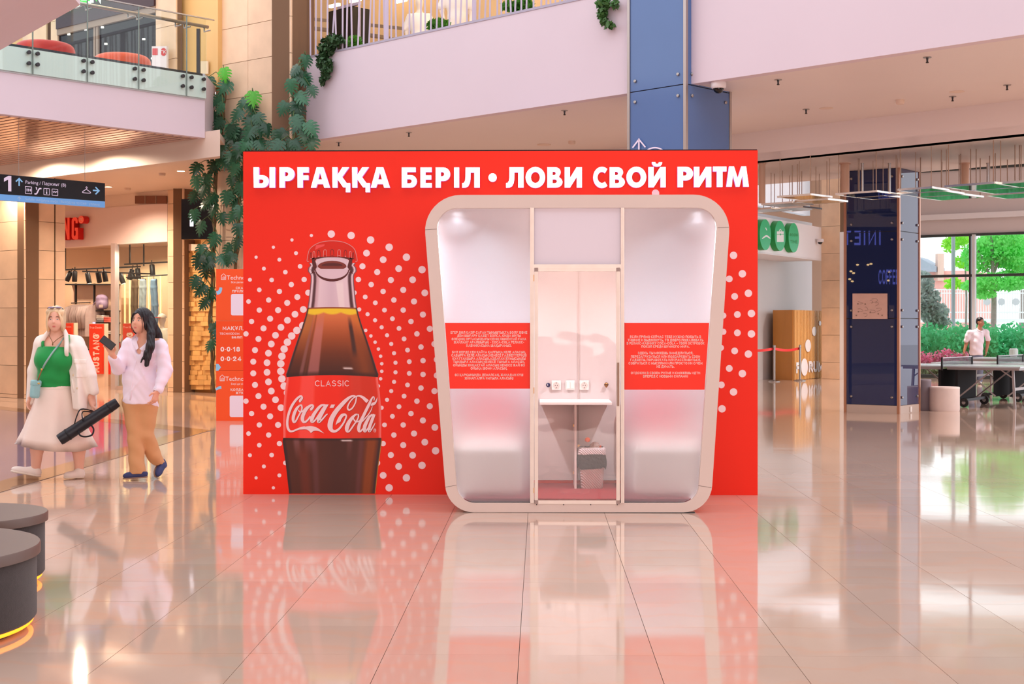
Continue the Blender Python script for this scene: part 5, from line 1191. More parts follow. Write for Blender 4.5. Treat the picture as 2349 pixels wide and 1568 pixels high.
for k in range(9):
    p = sr(180 + k * 5.2, 698, .12); lab = f'grey shirt on the shop rod, {ORD[k]} counted towards the backpack'
    if shp is None:
        shp = thing('hanging_shirt', lab, 'shirt', p, 'grey shirts on the shop rod', rz=sr.rz + R(62)); garment(.22, .82, .045, 's').build('shirt', pm('grey_jersey', (172, 152, 146), .85, noise=.06, nscale=8, rnd=.14), shp, smooth=True, local=True)
        for s in (1, -1): q = MB(); q.tube([(s * .2, 0, -.08), (s * .27, .01, -.3), (s * .25, 0, -.62)], [.06, .055, .045], 8); q.build('sleeve', MATS['grey_jersey'], shp, smooth=True, local=True)
        q = MB(); q.tube([(-.18, 0, -.07), (0, 0, .01), (.18, 0, -.07)], .008, 6); q.tube([(0, 0, .0), (0, 0, .05), (.02, 0, .06)], .004, 5); q.build('hanger', pm('wood_hanger', (226, 176, 120), .5), shp, local=True)
    else: dup(shp, p, sr.rz + R(62 + rr.uniform(-5, 5)), lab)
# folded clothes, backpack, caps
fold_m = {}
def stack(px, py, w, n, cols, label, fn=None):
    fn = fn or sr
    for i in range(n):
        m = MB(); p = fn(px + rr.uniform(-1, 1), py, .0); z = p[2] + i * .045; rg = []
        for zz, s in ((0, .95), (.012, 1), (.034, 1), (.044, .93)): rg.append([(a, b, zz) for a, b, _ in rrect(w * s, .24 * s, .04, 0, 4)])
        loft(m, [[(a * math.cos(fn.rz) - b * math.sin(fn.rz), a * math.sin(fn.rz) + b * math.cos(fn.rz), c) for a, b, c in r_] for r_ in rg], c=(p[0], p[1], z))
        c = cols[i % len(cols)]; o = m.build('folded_garment', pm('folded_%d_%d_%d' % c, c, .85, noise=.06, nscale=14), smooth=True)
        tag(o, label + (', lowest of its pile' if i == 0 else ', topmost of its pile' if i == n - 1 else f', {ORD[i]} from below'), 'clothing', label)
lights = [(236, 226, 214), (150, 160, 168), (214, 206, 198)]
stack(162, 739, .26, 3, [(92, 84, 84), (222, 210, 200)], 'folded garment at the outer end of the middle shelf')
stack(181, 739, .26, 2, [(228, 216, 206), (232, 222, 214)], 'folded white garment on the middle shelf beside the grey shirts')
stack(236, 739, .26, 4, [(120, 128, 138), (168, 172, 174), (206, 204, 200), (240, 232, 220)], 'folded blue grey garment on the middle shelf beyond the shirts')
stack(251, 739, .2, 3, [(226, 110, 96), (214, 96, 84)], 'folded coral garment at the inner end of the middle shelf')
stack(178, 766, .3, 4, [(120, 130, 142), (180, 182, 184)], 'folded denim garment on the lower shelf')
stack(246, 766, .24, 2, [(238, 226, 208), (232, 216, 196)], 'folded cream garment on the lower shelf')
bpk = thing('backpack', 'mauve backpack standing on the upper shop shelf', 'backpack', sr(236, 711, .02))
m = solid(sd_wave(sd_union([sd_box((0, 0, .2), (.15, .1, .17), .08), sd_ell((0.02, -.06, .14), (.13, .1, .12)), sd_ell((-.02, 0, .3), (.13, .1, .1))], .04), .003, lambda P: np.sin(P[:, 0] * 40 + P[:, 2] * 25)), (-.3, -.25, -.05), (.3, .2, .5), .014)
m.build('bag', pm('mauve_nylon', (146, 124, 150), .5, noise=.08, nscale=20), bpk, smooth=True, local=True)
m = MB(); m.tube([(-.1, -.02, .3), (-.24, -.02, .12), (-.26, -.02, -.02)], .014, 6); m.build('strap', pm('mauve_nylon', (146, 124, 150), .5), bpk, local=True)
m = MB(); m.box((.02, -.17, .1), (.1, .012, .07)); m.build('tag', pm('pale_tag', (206, 186, 176), .5), bpk, local=True)
# track lighting
tr = thing('lighting_track', 'black ceiling lighting track inside the clothes shop', 'lighting track', sto(230, 620, -1.5))
st2 = vplane(100, 36.4, 420, 33.9)
for a, b in (((120, 620), (322, 611)), ((190, 622), (345, 628)), ((286, 606), (384, 601))):
    m = MB(); m.bar(st2(*a), st2(*b), .035, .035); m.build('rail', blk, tr)
for px, y0, y1 in ((298, 560, 606), (330, 560, 610), (150, 560, 620)):
    m = MB(); m.bar(st2(px, y0), st2(px, y1), .03, .03); m.build('drop_rod', blk, tr)
hd_ = None
for k, (px, py, a_, b2) in enumerate(((155, 632, 25, 0), (168, 632, 5, 10), (199, 636, -12, 0), (223, 634, -4, 20), (237, 632, -8, 10), (275, 637, -22, 0), (297, 628, 14, 0), (302, 636, -18, 10), (313, 626, -6, 0), (346, 617, -4, 0))):
    p = st2(px, py, -.05)
    lab = f'black track spotlight in the clothes shop, {ORD[k]} counted from the stone pier'
    if hd_ is None:
        hd_ = thing('track_spotlight', lab, 'spotlight', p, 'track spotlights in the clothes shop'); m = MB(); m.lathe([(.06, -.15), (.064, -.14), (.064, .1), (.05, .12)], 14); m.build('barrel', blk, hd_, local=True, auto=40)
        m = MB(); m.lathe([(.05, -.152), (.05, -.15)], 12); m.build('lens', emis('spot_warm_lens', (255, 220, 170), 6), hd_, local=True); m = MB(); m.bar((0, 0, .1), (0, 0, .22), .02, .02); m.build('bracket', blk, hd_, local=True); o = hd_
    else: o = dup(hd_, p, None, lab)
    o.rotation_euler = (R(b2), R(a_), 0)
# posters on plinths
ps = vplane(100, 36.0, 420, 33.6)
def poster(x0, y0, x1, y1, yb, label, txt=True):
    t_ = thing('poster_stand', label, 'poster', ps((x0 + x1) / 2, yb))
    m = MB(); rect(m, ps, x0, y0, x1, y1, .06, .05); m.build('red_board', pm('poster_red', (240, 62, 26), .45), t_)
    m = MB(); rect(m, ps, x0 - 1.2, y0 - 1.2, x1 + 1.2, yb, 0, .12); m.build('plinth', pm('plinth_cream', (246, 214, 184), .5), t_)
    if txt:
        cx = (x0 + x1) / 2; k = (x1 - x0) / 30
        m = MB(); font_text(m, 'True Denim', cx, -(y0 + 10), 6.4 * k, lambda x, y, d=0: ps(x, -y, .0615), align='CENTER', ex=-.12)
        stroke_text(m, 'MUSTANG', 0, -7.5 * k, 15 * k, lambda x, y, d: ps(cx + 1 - y, (y0 + y1) / 2 + 10 * k - x * .72, .0615), w=.26, sp=.26)
        ribbon(m, [(cx - 3 + 2.4 * math.cos(a_), y0 + 24 + 3 * math.sin(a_), .8) for a_ in np.linspace(0, 6.283, 10)], lambda x, y, d: ps(x, y, .0615), 0, 0, 2)
        m.build('lettering', pm('poster_pale', (255, 222, 206), .5), t_)
poster(209, 743, 239, 857, 893, 'tall red poster stand with upright brand lettering, in full view between the two women')
poster(140, 741, 169, 850, 893, 'red poster stand half hidden behind the blond woman')
poster(286, 742, 316, 850, 893, 'red poster stand behind the shop glass and the dark haired woman')
tag(MB().add([ps(x, y, .1) for x, y in ((220, 739), (226, 739), (226, 741.5), (220, 741.5))], [(0, 1, 2, 3)]).build('status_lamp', emis('blue_lamp', (150, 160, 255), 4)), 'tiny blue white lamp on top of the red poster', 'lamp')
rg_ = None
for k in range(4):
    p = ps(242 + k * 4, 786, -.3); lab = f'long red garment behind the poster stand, {ORD[k]} counted from the poster'
    if rg_ is None: rg_ = thing('hanging_garment', lab, 'garment', p, 'red garments behind the poster', rz=ps.rz + R(60)); garment(.2, .78, .04, 'g').build('garment', pm('red_jersey', (226, 44, 24), .8, noise=.08, nscale=8), rg_, smooth=True, local=True)
    else: dup(rg_, p, ps.rz + R(60), lab)
rk = thing('garment_rack', 'black floor rack carrying the red garments', 'rack', ps(250, 893, -.3))
m = MB(); m.tube([ps(238, 785, -.3), ps(258, 785, -.3)], .015, 6)
m.build('rod', blk, rk)
for px in (240, 257):
    m = MB(); m.tube([ps(px, 785, -.3), ps(px, 880, -.3), ps(px - 4, 896, -.2)], .015, 6); m.build('leg', blk, rk)
# jeans in the window
jv = vplane(100, 35.2, 420, 32.9)
for px, c, nm, lab in ((309.5, (110, 82, 60), 'brown', 'dark brown jeans hanging in the shop window'), (328, (170, 178, 186), 'pale', 'light blue jeans hanging between the other two pairs'), (353, (120, 146, 176), 'blue', 'mid blue jeans with bent leg hanging in the shop window')):
    p = jv(px, 640); t_ = thing('hanging_jeans', lab, 'jeans', p, rz=jv.rz)
    sd = sd_union([sd_box((0, 0, -.12), (.085, .045, .12), .03)] + [sd_cap((s * .045, 0, -.2), (s * .05 + (.05 if nm == 'blue' else 0), -.02, -.62), .052, .045) for s in (-1, 1)] + [sd_cap((s * .05 + (.05 if nm == 'blue' else 0), -.02, -.62), (s * .055 + .02, 0, -1.02), .045, .045) for s in (-1, 1)], .02)
    m = solid(sd_wave(sd, .002, lambda P: np.sin(P[:, 2] * 34 + P[:, 0] * 50)), (-.2, -.15, -1.1), (.2, .15, .05), .014); m.build('denim', pm('denim_' + nm, c, .85, noise=.1, nscale=8), t_, smooth=True, local=True)
    m = MB(); m.tube([(-.09, 0, .0), (.09, 0, .0)], .01, 6); m.tube([(0, 0, 0), (0, 0, .08)], .006, 5); m.build('hanger', blk, t_, local=True)
m = MB(); m.tube([jv(290, 636), jv(384, 630)], .014, 6); tag(m.build('hanging_rail', blk), 'black rail from which the window jeans hang', 'rail')
for px, wh in ((286, 'nearest the mullion'), (297, 'beside the dark brown jeans'), (341, 'between the light and mid blue jeans'), (368, 'behind the capped mannequin')):
    m = MB(); rect(m, sb, px, 630, px + 2.4, 890, .02, .02); tag(m.build('light_strip', emis('warm_strip', (255, 214, 150), 1.6)), 'slim upright warm light strip on the shop wall, ' + wh, 'light', 'upright light strips in the shop')
mq = thing('mannequin', 'white mannequin wearing a red and white cap in the shop window', 'mannequin', jv(372, 895)); mq.rotation_euler.z = R(-40)
m = solid(mf, (-.35, -.25, -.02), (.35, .25, 1.8), .022); m.build('body', pm('mannequin_peach', (238, 206, 190), .5), mq, smooth=True, local=True)
m = solid(sd_and(sd_union([sd_ell((0, 0, 1.25), (.22, .15, .26)), sd_ell((0, 0, 1.0), (.19, .14, .22)), sd_cap((.17, 0, 1.4), (.28, .02, 1.14), .08, .07), sd_cap((-.17, 0, 1.4), (-.28, .02, 1.14), .08, .07)], .05), sd_plane((0, 0, 1.45), (0, 0, 1))), (-.42, -.3, .7), (.42, .3, 1.55), .022); m.build('sweatshirt', pm('white_sweat', (250, 232, 220), .8), mq, smooth=True, local=True)
m = solid(sd_and(sd_ell((0, .0, 1.70), (.095, .11, .1)), sd_plane((0, 0, 1.69), (0, 0, -1))), (-.2, -.25, 1.6), (.2, .2, 1.9), .012); m.build('cap', pm('cap_white', (250, 226, 210), .7), mq, smooth=True, local=True)
m = MB(); m.ell((0, -.12, 1.70), (.085, .1, .012), 14); m.build('cap_visor', pm('cap_red', (206, 40, 30), .7), mq, smooth=True, local=True)
tb = thing('display_table', 'cream display block in the shop window behind the dark haired woman', 'display block', jv(300, 893))
m = MB(); rect(m, jv, 270, 838, 285, 893, 0, .5); m.build('block', pm('plinth_cream', (246, 214, 184), .5), tb)
rk2 = thing('garment_rail', 'black rail with grey garments behind the shop glass', 'rail', ps(278, 893, -.5))
m = MB(); m.tube([ps(270, 755, -.5), ps(292, 752, -.5)], .014, 6); m.build('rod', blk, rk2)
for px in (270, 292):
    m = MB(); m.tube([ps(px, 753, -.5), ps(px, 892, -.5)], .014, 6); m.build('upright', blk, rk2)
for k in range(4): dup(shp, ps(272 + 5 * k, 757, -.5), ps.rz + R(60), f'grey shirt behind the shop glass, {ORD[k]} counted from the pale mullion', 'grey shirts behind the shop glass')
# dark screen beside the plants
tv = thing('wall_screen', 'black advertising screen with white graphics behind the climbing plant', 'screen', at(458, 548, 28.6))
m = MB(); a_, b2 = at(418, 457, 28.6), at(500, 549, 28.6); m.box(((a_.x + b2.x) / 2, a_.y, (a_.z + b2.z) / 2), (b2.x - a_.x, .14, a_.z - b2.z)); m.build('panel', pm('screen_black', (14, 14, 22), .25), tv)
tf = lambda x, y, d=0: tuple(at(x, y, 28.6) + Vector((0, -.075 - d, 0)))
m = MB(); stroke_text(m, 'IR', 458, -520, 30, lambda x, y, d: tf(x, -y), w=.28)
for i in range(5):
    for j in range(6):
        if rr.random() < .6: rect(m, tf, 474 + i * 2.6, 487 + j * 6.5, 476 + i * 2.6, 491 + j * 6.5, .0)
m.build('graphic', emis('screen_white', (236, 240, 255), 1.4), tv)
m = MB(); p = at(480, 457, 28.6); m.bar((p.x, p.y, p.z), (p.x, p.y, 4.63), .05, .05); m.build('hanger', black, tv)
# wall of raised wooden blocks
bw = vplane(420, 32.6, 560, 31.2)
q = MB(); q.wall(bw.xy(430, -.12), bw.xy(575, -.12), 0, 4.3, .1); bwo = struct(q.build('wall_blocks', pm('block_backing', (196, 142, 78), .6)), 'wall of uneven golden wooden blocks beside the climbing plant')
wood_b = pm('golden_wood_block', (216, 168, 104), .5, noise=.08, nscale=6, rnd=.1)
for j in range(29):
    x = 436 - (j % 2) * 6; y1 = 893 - j * 11.2
    while x < 512:
        w_ = rr.choice((9, 13, 17)); m = MB(); d = rr.choice((0, .02, .035, .06)); rect(m, bw, max(x, 436), y1 - 10.8, x + w_ - .4, y1, d, d + .1); m.build('block', wood_b, bwo); x += w_
m = MB(); rect(m, bw, 430, 560, 520, 575, .06, .1); struct(m.build('trim_blocks', pm('pale_beam', (236, 206, 184), .5)))
# orange advertising kiosk
ok = vplane(494.5, 22.35, 700, 22.2)
kd = thing('advertising_kiosk', 'orange advertising kiosk with countdown text, partly behind the red wall', 'kiosk', ok(560, 965))
z0, z1 = 0, zat(617, 22.3)
org = pm('kiosk_orange', (252, 92, 44), .4, spec=.3); org2 = pm('kiosk_orange_deep', (250, 84, 36), .4, spec=.3)
for ya, yb, mt in ((617, 735, org), (735.6, 849, org2), (849.6, 965.5, org)):
    m = MB(); rect(m, ok, 496, ya, 640, yb, 0, .35); m.build('panel', mt, kd)
kw = pm('kiosk_white', (255, 236, 232), .45); kb = pm('kiosk_blue', (150, 206, 240), .45)
kf = lambda x, y, d=0: ok(x, -y, .002 + d); ko = lambda x, y, d=0: ok(x, y, .002 + d)
m = MB()
for oy in (0, 232):
    ox = -3 if oy else 0
    ribbon(m, [(508 + ox, 641 + oy, 1.2), (508 + ox, 632 + oy, 1.2), (513 + ox, 627.5 + oy, 1.2), (518 + ox, 632 + oy, 1.2), (518 + ox, 641 + oy, 1.2), (508 + ox, 641 + oy, 1.2)], ko, 0, 0, 1)
    font_text(m, '@', 509.6 + ox, -639.5 - oy, 8, kf); font_text(m, 'Technodom', 520 + ox, -641 - oy, 14, kf)
font_text(m, 'Все делаем сами', 530, -649, 6, kf); font_text(m, 'Бәрі де сіздің', 530, -882, 6, kf)
for s, x, y, h in (('СКАЧАЙТЕ', 541, 663, 5.6), ('ПРИЛОЖЕНИЕ', 533, 670.5, 5.6), ('МАҚҰЛДАНДЫ', 511, 756.5, 8.6), ('ҚОЛДАНБАНЫ', 529, 896, 5.6), ('ЖҮКТЕҢІЗ', 541, 903.5, 5.6), ('БӨЛІП ТӨЛЕУ', 532, 776, 5.4)): stroke_text(m, s, x, -y, h, kf, w=.19, align='l')
stroke_text(m, 'TECHNODOM', 504, -767.5, 5, kf, w=.15, align='l')
for s, y in (('0·0·18', 806), ('0·0·24', 828)):
    x = 506
    for c in s:
        if c == '·': rect(m, ko, x, y - 6, x + 1.6, y - 4, 0); x += 3.6
        else: x += stroke_text(m, c, x, -y, 11, kf, w=.22, align='l') + 2.2
m.build('lettering', kw, kd)
m = MB()
for y0 in (674, 907): m.flat([[(p[0] + 553 + (-3 if y0 > 800 else 0), p[1] + y0 + 24.5) for p in rrect(46, 49, 4, 0, 4)]], lambda u, v, d: ok(u, v, .0018), 0)
m.build('blank_square', pm('kiosk_square', (244, 226, 240), .45), kd)
m = MB(); ribbon(m, [(497, 672, 8), (503, 670, 8), (506, 664, 7), (507, 659, 6)], ko, 0, 0, 4); ribbon(m, [(495, 893, 5), (502, 889, 6), (508, 888, 6)], ko, 0, 0, 4)
m.add([ko(x, y) for x, y in ((495.5, 834), (501, 834), (507, 842), (501, 850), (495.5, 850))], [(0, 1, 2, 3, 4)]); m.build('blue_shape', kb, kd)

# the shops' own lamps
for px, D, z, e in ((175, 35.4, 3.4, 90), (235, 35.6, 3.4, 90), (300, 33.45, 3.38, 100), (345, 33.2, 3.38, 100), (330, 35.4, 3.4, 80), (60, 36.5, 3.4, 130)):
    p = at(px, 753, D); lamp('shop_lamp_light', 'SPOT', (p.x, p.y, z), e, (1, .82, .64), .02, (0, 0, 0), R(165), .4)
for px, D, e in ((900, 26.5, 75), (1150, 24.5, 75), (1350, 23.5, 60)):
    p = at(px, 753, D); lamp('gallery_lamp', 'POINT', (p.x, p.y, 8.5), e, (1, .82, .58), .2)
for px, e in ((430, 60), (250, 40), (80, 60)):
    p = at(px, 753, SU(px) - 1.0); lamp('gallery_lamp', 'POINT', (p.x, p.y, 8.6), e, (1, .74, .42), .2)

# made-up board, unseen behind the red wall, supplies the navy column's reflected lettering
P0 = Vector(f2(1990, 600)); N0 = Vector((f2.n.x, f2.n.y, 0))
def refl(px, py, d=0): v = at(px, py, 32 - d); return tuple(v - N0 * 2 * (v - P0).dot(N0))
cb = thing('mirrored_board', 'added dark board, unseen behind the red wall, its blue lettering mirrored by the column', 'board', (refl(1990, 600)[0], refl(1990, 600)[1], 0))
c0, c1_, c2_, c3 = refl(1935, 520, -.12), refl(2070, 520, -.12), refl(2070, 700, -.12), refl(1935, 700, -.12)
m = MB(); vs = [c0, c1_, c2_, c3]; vs2 = [tuple(Vector(v) + (Vector(refl(1990, 600, -.2)) - Vector(refl(1990, 600, -.12)))) for v in vs]; m.add(vs + vs2, [(0, 1, 2, 3), (7, 6, 5, 4), (0, 4, 5, 1), (1, 5, 6, 2), (2, 6, 7, 3), (3, 7, 4, 0)]); m.build('panel', pm('board_dark', (20, 20, 30), .6), cb, fixn=True)
m = MB()
for px in (1950, 2055): a_ = refl(px, 700, -.16); m.bar((a_[0], a_[1], 0), a_, .05, .05)
m.build('post', dark_steel, cb)
m = MB(); bl_e = emis('blue_neon', (120, 130, 255), 5); w0 = text_width('INIET', .16, .34) * 33
stroke_text(m, 'INIET', 0, -562, 33, lambda x, y, d: refl(1978 - x * 84 / w0, -y), w=.16, sp=.34); w0 = text_width('COFFEE', .16, .2) * 34
stroke_text(m, 'COFFEE', 0, -652, 34, lambda x, y, d: refl(2038 + x * 46 / w0, -y), w=.16); m.build('lettering', bl_e, cb)
for px, py in ((1967, 607), (1991, 607), (1998, 605), (1952, 622), (1958, 626), (1949, 640), (1955, 645), (2040, 623), (2038, 643)):
    m = MB(); p = refl(px, py, -.1); m.ell(p, (.035, .035, .022), 8); m.build('reflection_bulb', emis('bulb_warm', (255, 214, 150), 14), cb)  # added bulbs, there only to show as reflections in the column

# ================================================================== FAR RIGHT: SERVICE DESK, STOOLS, TABLE TENNIS
sv = vplane(1740, 36.85, 1884, 41.0)
svw = pm('service_white', (238, 236, 240), .4, noise=.02, nscale=.6)
q = MB(); q.wall(sv.xy(1640), sv.xy(1884), 3.42, 4.36, .3); struct(q.build('wall_service', svw), 'white fascia with three round green signs')
q = MB(); q.wall(sv.xy(1640, -1.2), sv.xy(1950, -1.2), 0, 4.7, .2); struct(q.build('wall_service', pm('recess_grey', (206, 204, 206), .45)))
q = MB(); q.wall(sv.xy(1640, -.5), sv.xy(1896, -.5), 4.75, 5.95, .2); struct(q.build('wall_upper_panel', pm('panel_sky_glow', (236, 240, 246), .4, emit=(226, 236, 250), estr=.45)))  # emission stands in for sky light falling on the panel
q = MB(); q.prism([sv.xy(1640), sv.xy(1884), sv.xy(1884, -1.4), sv.xy(1640, -1.4)], 3.40, 3.43); struct(q.build('ceiling_recess', svw))
gs = pm('green_sign', (30, 186, 120), .35, noise=.03); gsd = pm('green_sign_side', (20, 150, 70), .4); gw = pm('sign_emblem_white', (236, 240, 240), .4)
gp = [(1742.5, 538.5, 'briefcase'), (1776.5, 541, 'briefcase'), (1808, 545.5, 'word')]
for k, (cx, cy, kd_) in enumerate(gp):
    t_ = thing('round_sign', ('round green sign half hidden by the red wall edge', 'round green sign with white briefcase emblem', 'round green sign with raised green lettering')[k], 'sign', sv(cx, cy + 33, .1), 'round green signs')
    c0 = sv(cx, cy); M = Matrix.Translation((c0[0], c0[1], c0[2])) @ Matrix.Rotation(sv.rz, 4, 'Z') @ Matrix.Rotation(R(90), 4, 'X')
    m = MB(); m.lathe([(.4, 0), (.4, .16)], 36, M=M); m.m[-1] = 1
    m.m = [1] * len(m.m); m.m[-1] = 0; m.build('disc', [gs, gsd], t_, auto=30)
    m = MB()
    if k == 0:
        ribbon(m, [(cx - 8, cy + 9, 2), (cx + 2, cy + 3, 4), (cx + 11, cy + 9, 2)], lambda x, y, d: sv(x, y, .163), 0, 0, 4); ribbon(m, [(cx, cy - 16, 2), (cx + 3, cy - 10, 2)], lambda x, y, d: sv(x, y, .163), 0, 0, 2)
    elif k == 1:
        rect(m, sv, cx - 8, cy - 10, cx + 8, cy + 14, .163); ribbon(m, [(cx - 3, cy - 10, 1.4), (cx, cy - 15, 1.6), (cx + 3, cy - 10, 1.4)], lambda x, y, d: sv(x, y, .164), 0, 0, 3)
    else:
        stroke_text(m, 'ROOM', 0, 0, 7, lambda x, y, d: sv(cx + x * .6, cy - 3 - y, .163), w=.2); stroke_text(m, 'TIME', 0, -13, 8, lambda x, y, d: sv(cx + x * .62, cy - y, .163), w=.2)
    e = m.build('emblem', gw if k < 2 else gsd, t_)
    if k == 1:
        m = MB(); rect(m, sv, cx - 8, cy - 4, cx + 8, cy - 2.8, .165); m.flat([arc(cx, cy - 3, 1.6, 2.4, 0, 360, 10)[:-1]], lambda u, v, d: sv(u, v, .166), 0); m.build('emblem_band', gs, t_)
def camera_dome(p, label):
    t_ = thing('camera_dome', label, 'security camera', p); m = MB(); m.lathe([(.09, 0), (.1, -.02), (.1, -.07), (.085, -.09)], 18, p); m.build('housing', pm('camera_white', (226, 220, 222), .4), t_, auto=40)
    m = MB(); m.ell((p[0], p[1], p[2] - .09), (.07, .07, .065), 14); m.build('lens_dome', pm('camera_black', (12, 12, 14), .1), t_, smooth=True)
p = at(1648, 201, 18.45); camera_dome((p.x, p.y, Z1), 'white dome camera under the soffit beside the steel blue column')
p = sv(1872, 556, .12); camera_dome((p[0], p[1], 4.0), 'small camera on the white service fascia')
lk = thing('locker_column', 'white lockers with round dark locks behind the belt posts', 'lockers', sv(1755, 868, -.9))
for k in range(6):
    y0 = 868 - 37 * k; m = MB(); rect(m, sv, 1741, y0 - 36.3, 1771, y0, -.7, .3); dr_o = m.build('locker_door', pm('locker_white', (222, 222, 228), .4), lk)
    m = MB(); p = sv(1748.6, y0 - 30, -.68); m.lathe([(.045, -.0), (.045, .03)], 12, M=Matrix.Translation(p) @ Matrix.Rotation(sv.rz, 4, 'Z') @ Matrix.Rotation(R(90), 4, 'X')); m.build('lock', dark_steel, dr_o)
m = MB(); rect(m, sv, 1736, 683, 1758, 700, -.5, .05); tag(m.build('yellow_panel', pm('yellow_panel', (226, 190, 30), .5)), 'yellow panel above the lockers', 'panel')
for px in (1826, 1760): m = MB(); rect(m, sv, px, 597, px + 1, 866, -1.19, .01); struct(m.build('trim_joint', pm('grey_joint', (150, 150, 152), .6)))
# wooden counter with slatted front
fa = vplane(1818.5, 39.8, 1883.5, 41.9); fb = vplane(1773, 40.5, 1818.5, 39.8)
wood = pm('counter_wood', (204, 138, 66), .4, noise=.06, nscale=3, stretch=(1, 1, .2)); woodl = pm('slat_wood', (230, 176, 108), .45, noise=.06, nscale=3, stretch=(1, 1, .2))
ct = thing('service_counter', 'wooden reception counter with slatted front and white lettering', 'counter', fa(1818, 869))
m = MB(); m.prism([fb.xy(1773), fb.xy(1818), fa.xy(1883), tuple(Vector(fa.xy(1883)) + Vector(fb.xy(1773)) - Vector(fb.xy(1818)))], 0, 1.97); m.build('body', wood, ct)
x = 1819.5
while x < 1882:
    m = MB(); m.wall(fa.xy(x, .05), fa.xy(x + 2.0, .05), .01, 1.965, .05); m.build('slat', woodl, ct); x += 3.35
m = MB()
for cx, cy, rx, ry in ((1840, 841.5, 7.5, 20), (1848.4, 792.5, 6.3, 14.4), (1862.5, 759.5, 4.8, 10.6), (1875.5, 741, 2.6, 5.6)): m.flat([arc(cx, cy, rx, ry, 0, 360, 24)[:-1]], lambda u, v, d: fa(u, v, .06 + .012 * d), 1)
m.build('white_oval', pm('counter_white', (244, 240, 244), .4), ct)
m = MB()
for s, x0, x1, yb in (('F', 1821.5, 1829, 856), ('R', 1850, 1859, 853.5), ('U', 1861, 1870, 853), ('M', 1872, 1882.5, 852.5)):
    w0 = text_width(s, .2, .2) * 25; stroke_text(m, s, 0, 0, 25.5, lambda x, y, d: fa((x0 + x1) / 2 + x * (x1 - x0) / w0, yb - y, .07), w=.27)
m.build('lettering', pm('counter_white', (244, 240, 244), .4), ct)
sp = None
pts = [at(1776, 875, 38.8), at(1835, 872, 39.4)]
for k, p in enumerate(pts):
    lab = 'chrome belt post before the lockers' if k == 0 else 'chrome belt post in front of the slatted counter'
    if k == 0:
        sp = thing('barrier_post', lab, 'barrier post', (p.x, p.y, 0), 'belt barrier posts'); m = MB(); m.lathe([(.16, 0), (.16, .015), (.1, .04), (.03, .05)], 24); m.build('base', steel, sp, local=True, auto=30)
        m = MB(); m.lathe([(.03, .04), (.03, .92), (.036, .93), (.036, .99), (.02, 1.0)], 16); m.build('pole', steel, sp, local=True, auto=30)
    else: dup(sp, (p.x, p.y, 0), label=lab)
m = MB(); a, b = pts; c = at(1700, 803, 38.2); L_ = []
vs, n = [], 24
for i in range(n + 1):
    t = i / n; q = (Vector((c.x, c.y)).lerp(Vector((a.x, a.y)), t * 2) if t < .5 else Vector((a.x, a.y)).lerp(Vector((b.x, b.y)), t * 2 - 1)); s = (t * 2) % 1; z = .9 - .05 * math.sin(math.pi * s); tw = .012 * math.sin(9 * t)
    vs += [(q.x, q.y + .04 + tw, z - .035), (q.x, q.y + .04 - tw, z + .035)]
m.add(vs, [(2 * i, 2 * i + 2, 2 * i + 3, 2 * i + 1) for i in range(n)]); tag(m.build('barrier_belt', pm('red_belt', (236, 60, 60), .6)), 'red belt slung between the chrome posts', 'belt')
# stools beside the navy column
for px0, px1, py0, py1, D, nm, c, lab in ((2100, 2141, 870, 943, 25.1, 'stool', (120, 108, 116), 'tall narrow mauve grey drum stool beside the navy column'), (2141.5, 2210, 888, 943, 24.85, 'stool', (224, 206, 200), 'low wide cream drum stool beside the navy column')):
    a, b = at(px0, 753, D), at(px1, 753, D); r = (b.x - a.x) / 2; h = zat(py0, D) ; c3 = ((a.x + b.x) / 2, a.y + r, 0)
    t_ = thing('drum_stool', lab, 'stool', c3); m = MB(); m.lathe([(r * .98, 0), (r, .02), (r, h - .03)], 36, c3); m.build('body', pm('stool_%d' % px0, c, .6, noise=.03, nscale=8), t_, auto=40)
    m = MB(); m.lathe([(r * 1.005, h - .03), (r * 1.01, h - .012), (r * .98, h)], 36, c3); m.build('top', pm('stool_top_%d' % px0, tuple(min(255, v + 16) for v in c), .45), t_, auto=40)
# table tennis
tabm = pm('table_top', (176, 186, 196), .22, noise=.03, nscale=3, spec=.6); tape = pm('net_black', (30, 30, 34), .7)
netm = bpy.data.materials.new('net_mesh'); netm.use_nodes = True; nt = netm.node_tree; MATS['net_mesh'] = netm
b_ = nt.nodes['Principled BSDF']; b_.inputs['Base Color'].default_value = lin((40, 44, 50)); tr_ = nt.nodes.new('ShaderNodeBsdfTransparent'); mx_ = nt.nodes.new('ShaderNodeMixShader'); ck = nt.nodes.new('ShaderNodeTexBrick')
ck.offset = 0; ck.inputs['Scale'].default_value = 1; ck.inputs['Mortar Size'].default_value = .0035; ck.inputs['Brick Width'].default_value = .016; ck.inputs['Row Height'].default_value = .016
tcc = nt.nodes.new('ShaderNodeTexCoord'); nt.links.new(tcc.outputs['UV'], ck.inputs['Vector']); nt.links.new(ck.outputs['Fac'], mx_.inputs[0]); nt.links.new(tr_.outputs[0], mx_.inputs[1]); nt.links.new(b_.outputs[0], mx_.inputs[2]); nt.links.new(mx_.outputs[0], nt.nodes['Material Output'].inputs['Surface'])
legm = pm('table_frame', (158, 150, 150), .4, .4); clothm = pm('storage_fabric', (20, 20, 26), .8); wheelm = pm('caster_black', (26, 26, 28), .5)
